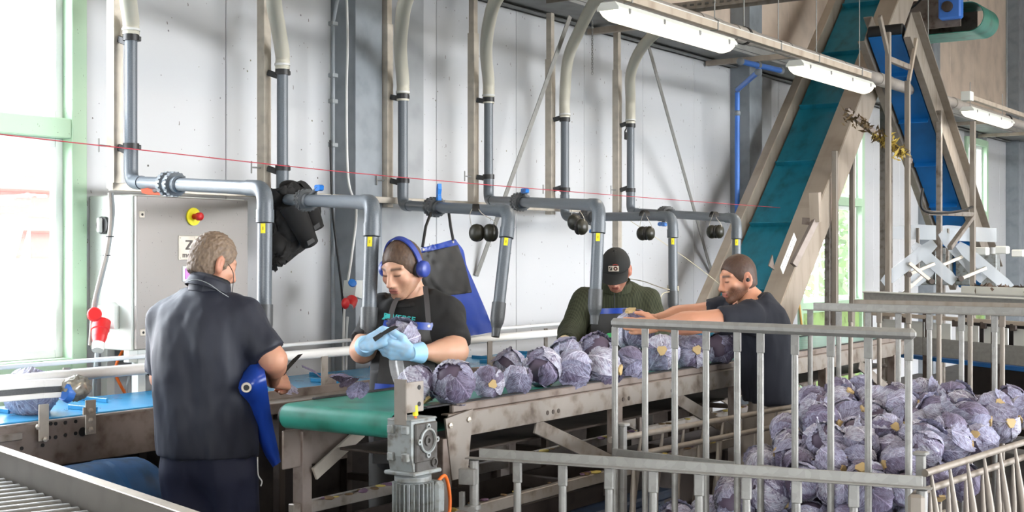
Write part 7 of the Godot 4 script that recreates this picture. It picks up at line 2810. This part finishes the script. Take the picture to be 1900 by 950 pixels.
	apron_sheet([[697, 712, 760, 716, -0.18], [696, 722, 760, 727, -0.19], [694, 732, 760, 738, -0.20]], Z, blue, ap, "lower_band", 0.03)
	for e in [[722.0, 596.0, 733.0, 560.0, 748.0, 545.0], [795.0, 600.0, 792.0, 560.0, 789.0, 531.0]]:
		rows = []
		var pts := spline([deep(e[0], e[1], Z - 0.155), deep(e[2], e[3], Z - 0.125), deep(e[4], e[5], Z - (0.07 if e[0] < 750 else 0.055))], 6)
		for p in pts:
			rows.append([p - rgt * 0.011, p + rgt * 0.011])
		b = MB.new()
		b.slab(rows, 0.003)
		part("strap", b, mat("strap_grey", Color(0.25, 0.24, 0.245), 0.7), ap)
	for e in [[719.0, 600.0], [796.0, 605.0]]:
		var p := deep(e[0], e[1], Z - 0.155)
		pcyl("stud", p, p - fwd * 0.006, 0.006, M.stainless, ap, -1, 10)
	# smear of pale juice down the bib
	apron_sheet([[724, 655, 746, 655, -0.187], [722, 672, 752, 676, -0.192], [726, 695, 756, 700, -0.196], [734, 716, 752, 718, -0.198]], Z, mat("juice", Color(0.72, 0.72, 0.72), 0.2, 0.0, M.t_smear, 8.0), ap, "juice_streak", 0.012, 9, 0.002)
	# his cabbage and knife
	cabbage(deep(744, 630, Z - 0.225), 0.078, fwd * 0.9 + Vector3.UP * 0.1 + rgt * 0.2, 0.8, 3, "half trimmed dark red cabbage held in the pale blue gloves")
	knife(deep(694, 630, Z - 0.38), deep(709, 620, Z - 0.37), deep(738, 603, Z - 0.35), "small knife in the right glove of the man with blue headphones")

	# ---------------- man in the cap
	J = {}
	Z = 7.8
	face = (-fwd * 0.95 - rgt * 0.2).normalized()
	side = (rgt * 0.97 - fwd * 0.15).normalized()
	J.head = deep(1143, 501, Z - 0.20)
	J.neck = deep(1143, 540, Z - 0.02)
	J.rs = deep(1086, 560, Z)
	J.ls = deep(1199, 560, Z)
	J.re = deep(1058, 618, Z - 0.10)
	J.le = deep(1219, 618, Z - 0.12)
	J.rw = deep(1047, 640, Z - 0.36)
	J.lw = deep(1160, 622, Z - 0.40)
	S = [[deep(1143, 545, Z - 0.03), side, 0.12, 0.085], [deep(1143, 566, Z), side, 0.175, 0.11], [deep(1142, 600, Z + 0.02), side, 0.19, 0.128], [deep(1142, 640, Z + 0.05), side, 0.185, 0.13], [deep(1142, 680, Z + 0.07), side, 0.18, 0.13], [deep(1142, 715, Z + 0.08), side, 0.18, 0.125], [deep(1142, 750, Z + 0.08), side, 0.18, 0.12]]
	leg_joints(J, deep(1150, 760, Z + 0.08), side, face, 0.09, 0.16)
	hb = head_basis(-fwd * 0.80 - rgt * 0.18 - Vector3.UP * 0.62)
	o = worker("man in a dark cap and ribbed olive sweater bending over the green belt", J, S, {
		"basis": hb, "head": 0.93, "skin": Color(0.68, 0.47, 0.39), "beard": 0.25, "arm": 1.0, "trousers": dark, "face": face, "shirt": knit, "sleeve": 1.82, "sleeve_r": 0.078, "folds": 0.010, "seed": 14, "loose": 0.006,
		"collar_cut": 0.055, "hair": [0.004, Color(0.22, 0.17, 0.14), Color(0.16, 0.12, 0.10), -0.055, [0.070, 0.082, 0.50, 0.86], 0.002],
		"gloves": [[J.rw, -Vector3.UP * 0.75 - fwd * 0.6 + rgt * 0.05, fwd * 0.3 - Vector3.UP * 0.6 + rgt * 0.3, 1.0, [0.3, 0.4, 0.3], 1.05, 0.3, Color(0.86, 0.78, 0.62), 1, "cream knit glove"], [J.lw, -rgt * 0.93 - Vector3.UP * 0.2 - fwd * 0.15, -Vector3.UP * 0.8 + fwd * 0.4, -1.0, [0.35, 0.45, 0.3], 1.05, 0.2, Color(0.18, 0.62, 0.36), 1, "bright green glove"]]})
	collar(o, J.neck + Vector3(0, 0.01, 0) - fwd * 0.02, Vector3.UP - fwd * 0.35, 0.075, 0.08, rgt, 0.06, knit, "zip_collar")
	ptube("zip", PackedVector3Array([deep(1140, 545, Z - 0.145), deep(1140, 572, Z - 0.14)]), 0.003, M.rubber, o, 5)
	# cap
	var capm := mat("cap_black", Color(0.12, 0.12, 0.115), 0.85, 0.0, wv, 30.0)
	var cp := thing("cap", "dark baseball cap with a small white and red badge on the bent man's head", "cap", J.head)
	var hs := 0.93
	b = MB.new()
	rows = []
	for j in 10:
		var ph := PI * 0.5 * j / 9.0
		var row := []
		for i in 29:
			var a := TAU * i / 28.0
			var seam := 1.0 - 0.012 * exp(-pow((fmod(a / TAU * 6.0 + 0.5, 1.0) - 0.5) / 0.05, 2))
			row.append(J.head + hb * (Vector3(sin(a) * cos(ph) * 0.090, 0.036 + sin(ph) * 0.104, -0.008 + cos(a) * cos(ph) * 0.108) * hs * seam))
		rows.append(row)
	b.sheet(rows, true)
	part("crown", b, capm, cp)
	b = MB.new()
	rows = []
	for j in 6:
		var t := j / 5.0
		var row := []
		for i in 15:
			var a := lerpf(-1.15, 1.15, i / 14.0)
			row.append(J.head + hb * (Vector3(sin(a) * (0.088 - 0.006 * t), 0.040 - 0.018 * t - 0.030 * a * a * t, cos(a) * 0.102 + t * 0.075 * cos(a * 0.85)) * hs))
		rows.append(row)
	b.slab(rows, 0.004)
	part("peak", b, capm, cp)
	b = MB.new()
	b.ball(J.head + hb * (Vector3(0, 0.141, -0.008) * hs), Vector3(0.007, 0.005, 0.007), hb, 8, 6)
	part("top_button", b, capm, cp)
	# badge: a white frame with a dark disc and red arc
	var bc: Vector3 = J.head + hb * (Vector3(0.004, 0.083, 0.094) * hs)
	var bx := hb * Basis(Vector3.RIGHT, -0.50)
	var badge: Array = [["badge_ground", Vector3(0, 0, 0), Vector3(0.058, 0.030, 0.004), Color(0.86, 0.82, 0.76)], ["badge_panel", Vector3(-0.017, 0, 0.002), Vector3(0.018, 0.022, 0.004), Color(0.15, 0.14, 0.13)]]
	for e in badge:
		pbox(e[0], Transform3D(bx, bc + bx * e[1]), e[2], mat(e[0], e[3], 0.7), cp, 0.001)
	pcyl("badge_disc", bc + bx * Vector3(0.011, 0, 0.001), bc + bx * Vector3(0.011, 0, 0.005), 0.012, mat("badge_brown", Color(0.32, 0.16, 0.12), 0.7), cp, -1, 18)
	pcyl("badge_dot", bc + bx * Vector3(0.011, 0, 0.004), bc + bx * Vector3(0.011, 0, 0.007), 0.004, M.badge_ground, cp, -1, 10)
	ptube("badge_stroke", PackedVector3Array([bc + bx * Vector3(-0.022, -0.006, 0.005), bc + bx * Vector3(-0.019, 0.004, 0.005), bc + bx * Vector3(-0.012, 0.007, 0.005)]), 0.0016, M.badge_ground, cp, 5)
	ptube("badge_arc", spline([bc + bx * Vector3(-0.005, 0.019, 0.0), bc + bx * Vector3(0.010, 0.023, 0.0), bc + bx * Vector3(0.024, 0.018, 0.0)], 5), 0.003, mat("badge_red", Color(0.55, 0.16, 0.12), 0.7), cp, 5)
	# apron
	ap = thing("apron", "dark bib apron with a blue top band worn by the man in the cap", "apron", deep(1135, 640, Z - 0.14))
	apron_sheet([[1100, 574, 1172, 572, -0.135], [1097, 600, 1178, 598, -0.135], [1096, 640, 1182, 640, -0.125], [1096, 690, 1184, 690, -0.11]], Z, bib, ap, "bib", 0.03)
	apron_sheet([[1100, 573, 1172, 571, -0.142], [1099, 578, 1173, 576, -0.142], [1099, 583, 1174, 581, -0.142]], Z, blue, ap, "top_band", 0.03)

	# ---------------- bearded man reaching over the belt
	J = {}
	Z = 6.54
	face = (-rgt * 0.95 - fwd * 0.2).normalized()
	side = (-fwd * 0.93 + rgt * 0.28).normalized()
	J.head = deep(1369, 517, Z)
	J.neck = deep(1398, 562, Z + 0.01)
	J.ls = deep(1388, 590, Z - 0.17)
	J.rs = deep(1362, 574, Z + 0.17)
	J.le = deep(1283, 599, Z - 0.26)
	J.re = deep(1268, 586, Z + 0.20)
	J.lw = deep(1222, 604, Z - 0.20)
	J.rw = deep(1216, 593, Z + 0.10)
	S = [[deep(1402, 566, Z), side, 0.115, 0.085], [deep(1408, 590, Z), side, 0.175, 0.105], [deep(1416, 630, Z), side, 0.18, 0.108], [deep(1423, 680, Z), side, 0.175, 0.105], [deep(1426, 720, Z), side, 0.172, 0.103], [deep(1427, 752, Z), side, 0.172, 0.103], [deep(1427, 785, Z), side, 0.172, 0.105]]
	leg_joints(J, deep(1427, 800, Z), side, face, 0.09, 0.11)
	hb = head_basis(-rgt * 0.90 - fwd * 0.36 - Vector3.UP * 0.20)
	o = worker("bearded man with cropped hair in a navy T-shirt, reaching out with a cabbage", J, S, {
		"basis": hb, "head": 0.93, "skin": Color(0.75, 0.54, 0.43), "beard": 0.85, "beard_color": Color(0.25, 0.17, 0.13), "brow": Color(0.26, 0.17, 0.12), "arm": 1.06, "trousers": beige, "face": face, "shirt": navy, "sleeve": 0.52, "sleeve_r": 0.070, "folds": 0.008, "seed": 22, "loose": 0.0,
		"hem": deep(1427, 747, Z), "collar_cut": 0.012, "hair": [0.005, Color(0.24, 0.16, 0.12), Color(0.30, 0.21, 0.16), -0.062, [0.072, 0.080, 0.50, 0.86], 0.0012],
		"hands": [[J.lw, -rgt * 0.97 - Vector3.UP * 0.05, fwd * 0.9 + Vector3.UP * 0.1, -1.0, [0.25, 0.35, 0.25], 1.0, 0.2], [J.rw, -rgt * 0.93 - Vector3.UP * 0.05 - fwd * 0.1, -fwd * 0.7 - Vector3.UP * 0.6, 1.0, [0.3, 0.4, 0.25], 1.0, 0.2]]})
	collar(o, J.neck + Vector3(0, 0.004, 0) - rgt * 0.022, Vector3.UP - rgt * 0.5, 0.068, 0.072, fwd, 0.016, navy, "neckband")
	b = MB.new()
	b.ball(J.head + hb * (Vector3(0.090, -0.006, -0.004) * 0.93), Vector3(0.008, 0.010, 0.010), hb, 10, 8)
	part("earphone", b, M.rubber, o)
	cabbage(deep(1177, 613, Z - 0.06), 0.099, Vector3.UP * 0.9 - rgt * 0.2 - fwd * 0.2, 2.2, 0, "large pale blue-grey red cabbage held between the hands of the bearded man")

# handle from a to b, blade from b to c
func knife(a: Vector3, b0: Vector3, c: Vector3, label: String) -> void:
	var o := thing("knife", label, "knife", a)
	pcyl("handle", a, b0, 0.010, M.rubber, o, 0.009, 10)
	var d := (c - b0)
	var ln := d.length()
	d = d / ln
	var n := d.cross(-fwd).normalized()
	var b := MB.new()
	b.prism(PackedVector2Array([Vector2(0, -0.007), Vector2(ln * 0.55, -0.009), Vector2(ln * 0.85, -0.004), Vector2(ln, 0.009), Vector2(ln * 0.8, 0.009), Vector2(0, 0.007)]), 0.0018, Transform3D(Basis(d, n, d.cross(n)), b0))
	part("blade", b, M.blade, o)

func build_small() -> void:
	rng.seed = 61
	# bits of leaf that have gathered on the lower rails of the green conveyor
	var cols := [mat("bit_brown", Color(0.36, 0.27, 0.15), 0.8), mat("bit_yellow", Color(0.66, 0.58, 0.30), 0.8), mat("bit_violet", Color(0.36, 0.26, 0.34), 0.7)]
	var names := ["brown dried leaf bits littering the lower rails of the green conveyor", "yellowish leaf bits littering the lower rails of the green conveyor", "violet leaf bits littering the lower rails of the green conveyor"]
	for k in 3:
		var b := MB.new()
		for j in 90:
			var z: float = [-2.87, -3.38][rng.randi() % 2] + rng.randf_range(-0.014, 0.014)
			var p := Vector3(rng.randf_range(3.7, 8.6), [0.702, 0.430][rng.randi() % 2], z)
			var r := rng.randf_range(0.008, 0.022)
			b.ball(p, Vector3(r * 1.5, r * 0.35, r), Basis(Vector3.UP, rng.randf() * TAU), 6, 4)
		solo("leaf_litter", b, cols[k], names[k], "leaf litter", "leaf litter", "stuff")
	# green leaf between the heads of the heap
	var gm := mat("green_leaf", Color(0.32, 0.46, 0.22), 0.6)
	for k in 2:
		var o := MeshInstance3D.new()
		o.name = numbered("green_leaf")
		o.mesh = leaf_meshes[[3, 7][k]]
		o.material_override = gm
		var p := deep([1612.0, 1592.0][k], [772.0, 792.0][k], [6.2, 6.05][k] * CS)
		o.transform = Transform3D(aim(p, Vector3(-0.4 + k, 0.6, -0.3), Vector3.FORWARD).basis * Basis.IDENTITY.scaled(Vector3.ONE * [0.085, 0.06][k] * CS), p)
		add_child(o)
		tag(o, ["fresh green leaf showing between the heads at the middle of the heap", "smaller green leaf scrap below the larger green leaf in the heap"][k], "leaf", "green leaves in the heap")
	# dark clip that hangs below the clamp of the sixth pipe
	var c := at(1161, 252, 5.36)
	var o2 := thing("strap_clip", "small black strap clip hanging on the sixth suction pipe", "clip", c)
	ptube("loop", spline([c + Vector3(0.01, 0.06, 0), c + Vector3(-0.015, 0.03, 0), c, c + Vector3(0.012, -0.03, 0)]), 0.006, M.rubber, o2, 6)
	pbox("buckle", mv(c), Vector3(0.03, 0.06, 0.015), M.rubber, o2)
	# bolts along the near elevator side and dirt flecks are in the materials; loose cable tie on the main pipe
	for k in 3:
		var u: float = [1460.0, 1560.0, 1690.0][k]
		var p := along(Vector3(2, 3.235, -4.2), Vector3(23, 3.235, -4.2), u)
		var b := MB.new()
		b.cyl(p - Vector3(0.006, 0, 0), p + Vector3(0.006, 0, 0), 0.059, -1, 20)
		solo("pipe_strap", b, M.steel_grey, "thin %s strap round the grey main pipe" % ["left", "middle", "right"][k], "strap", "straps on the main pipe")
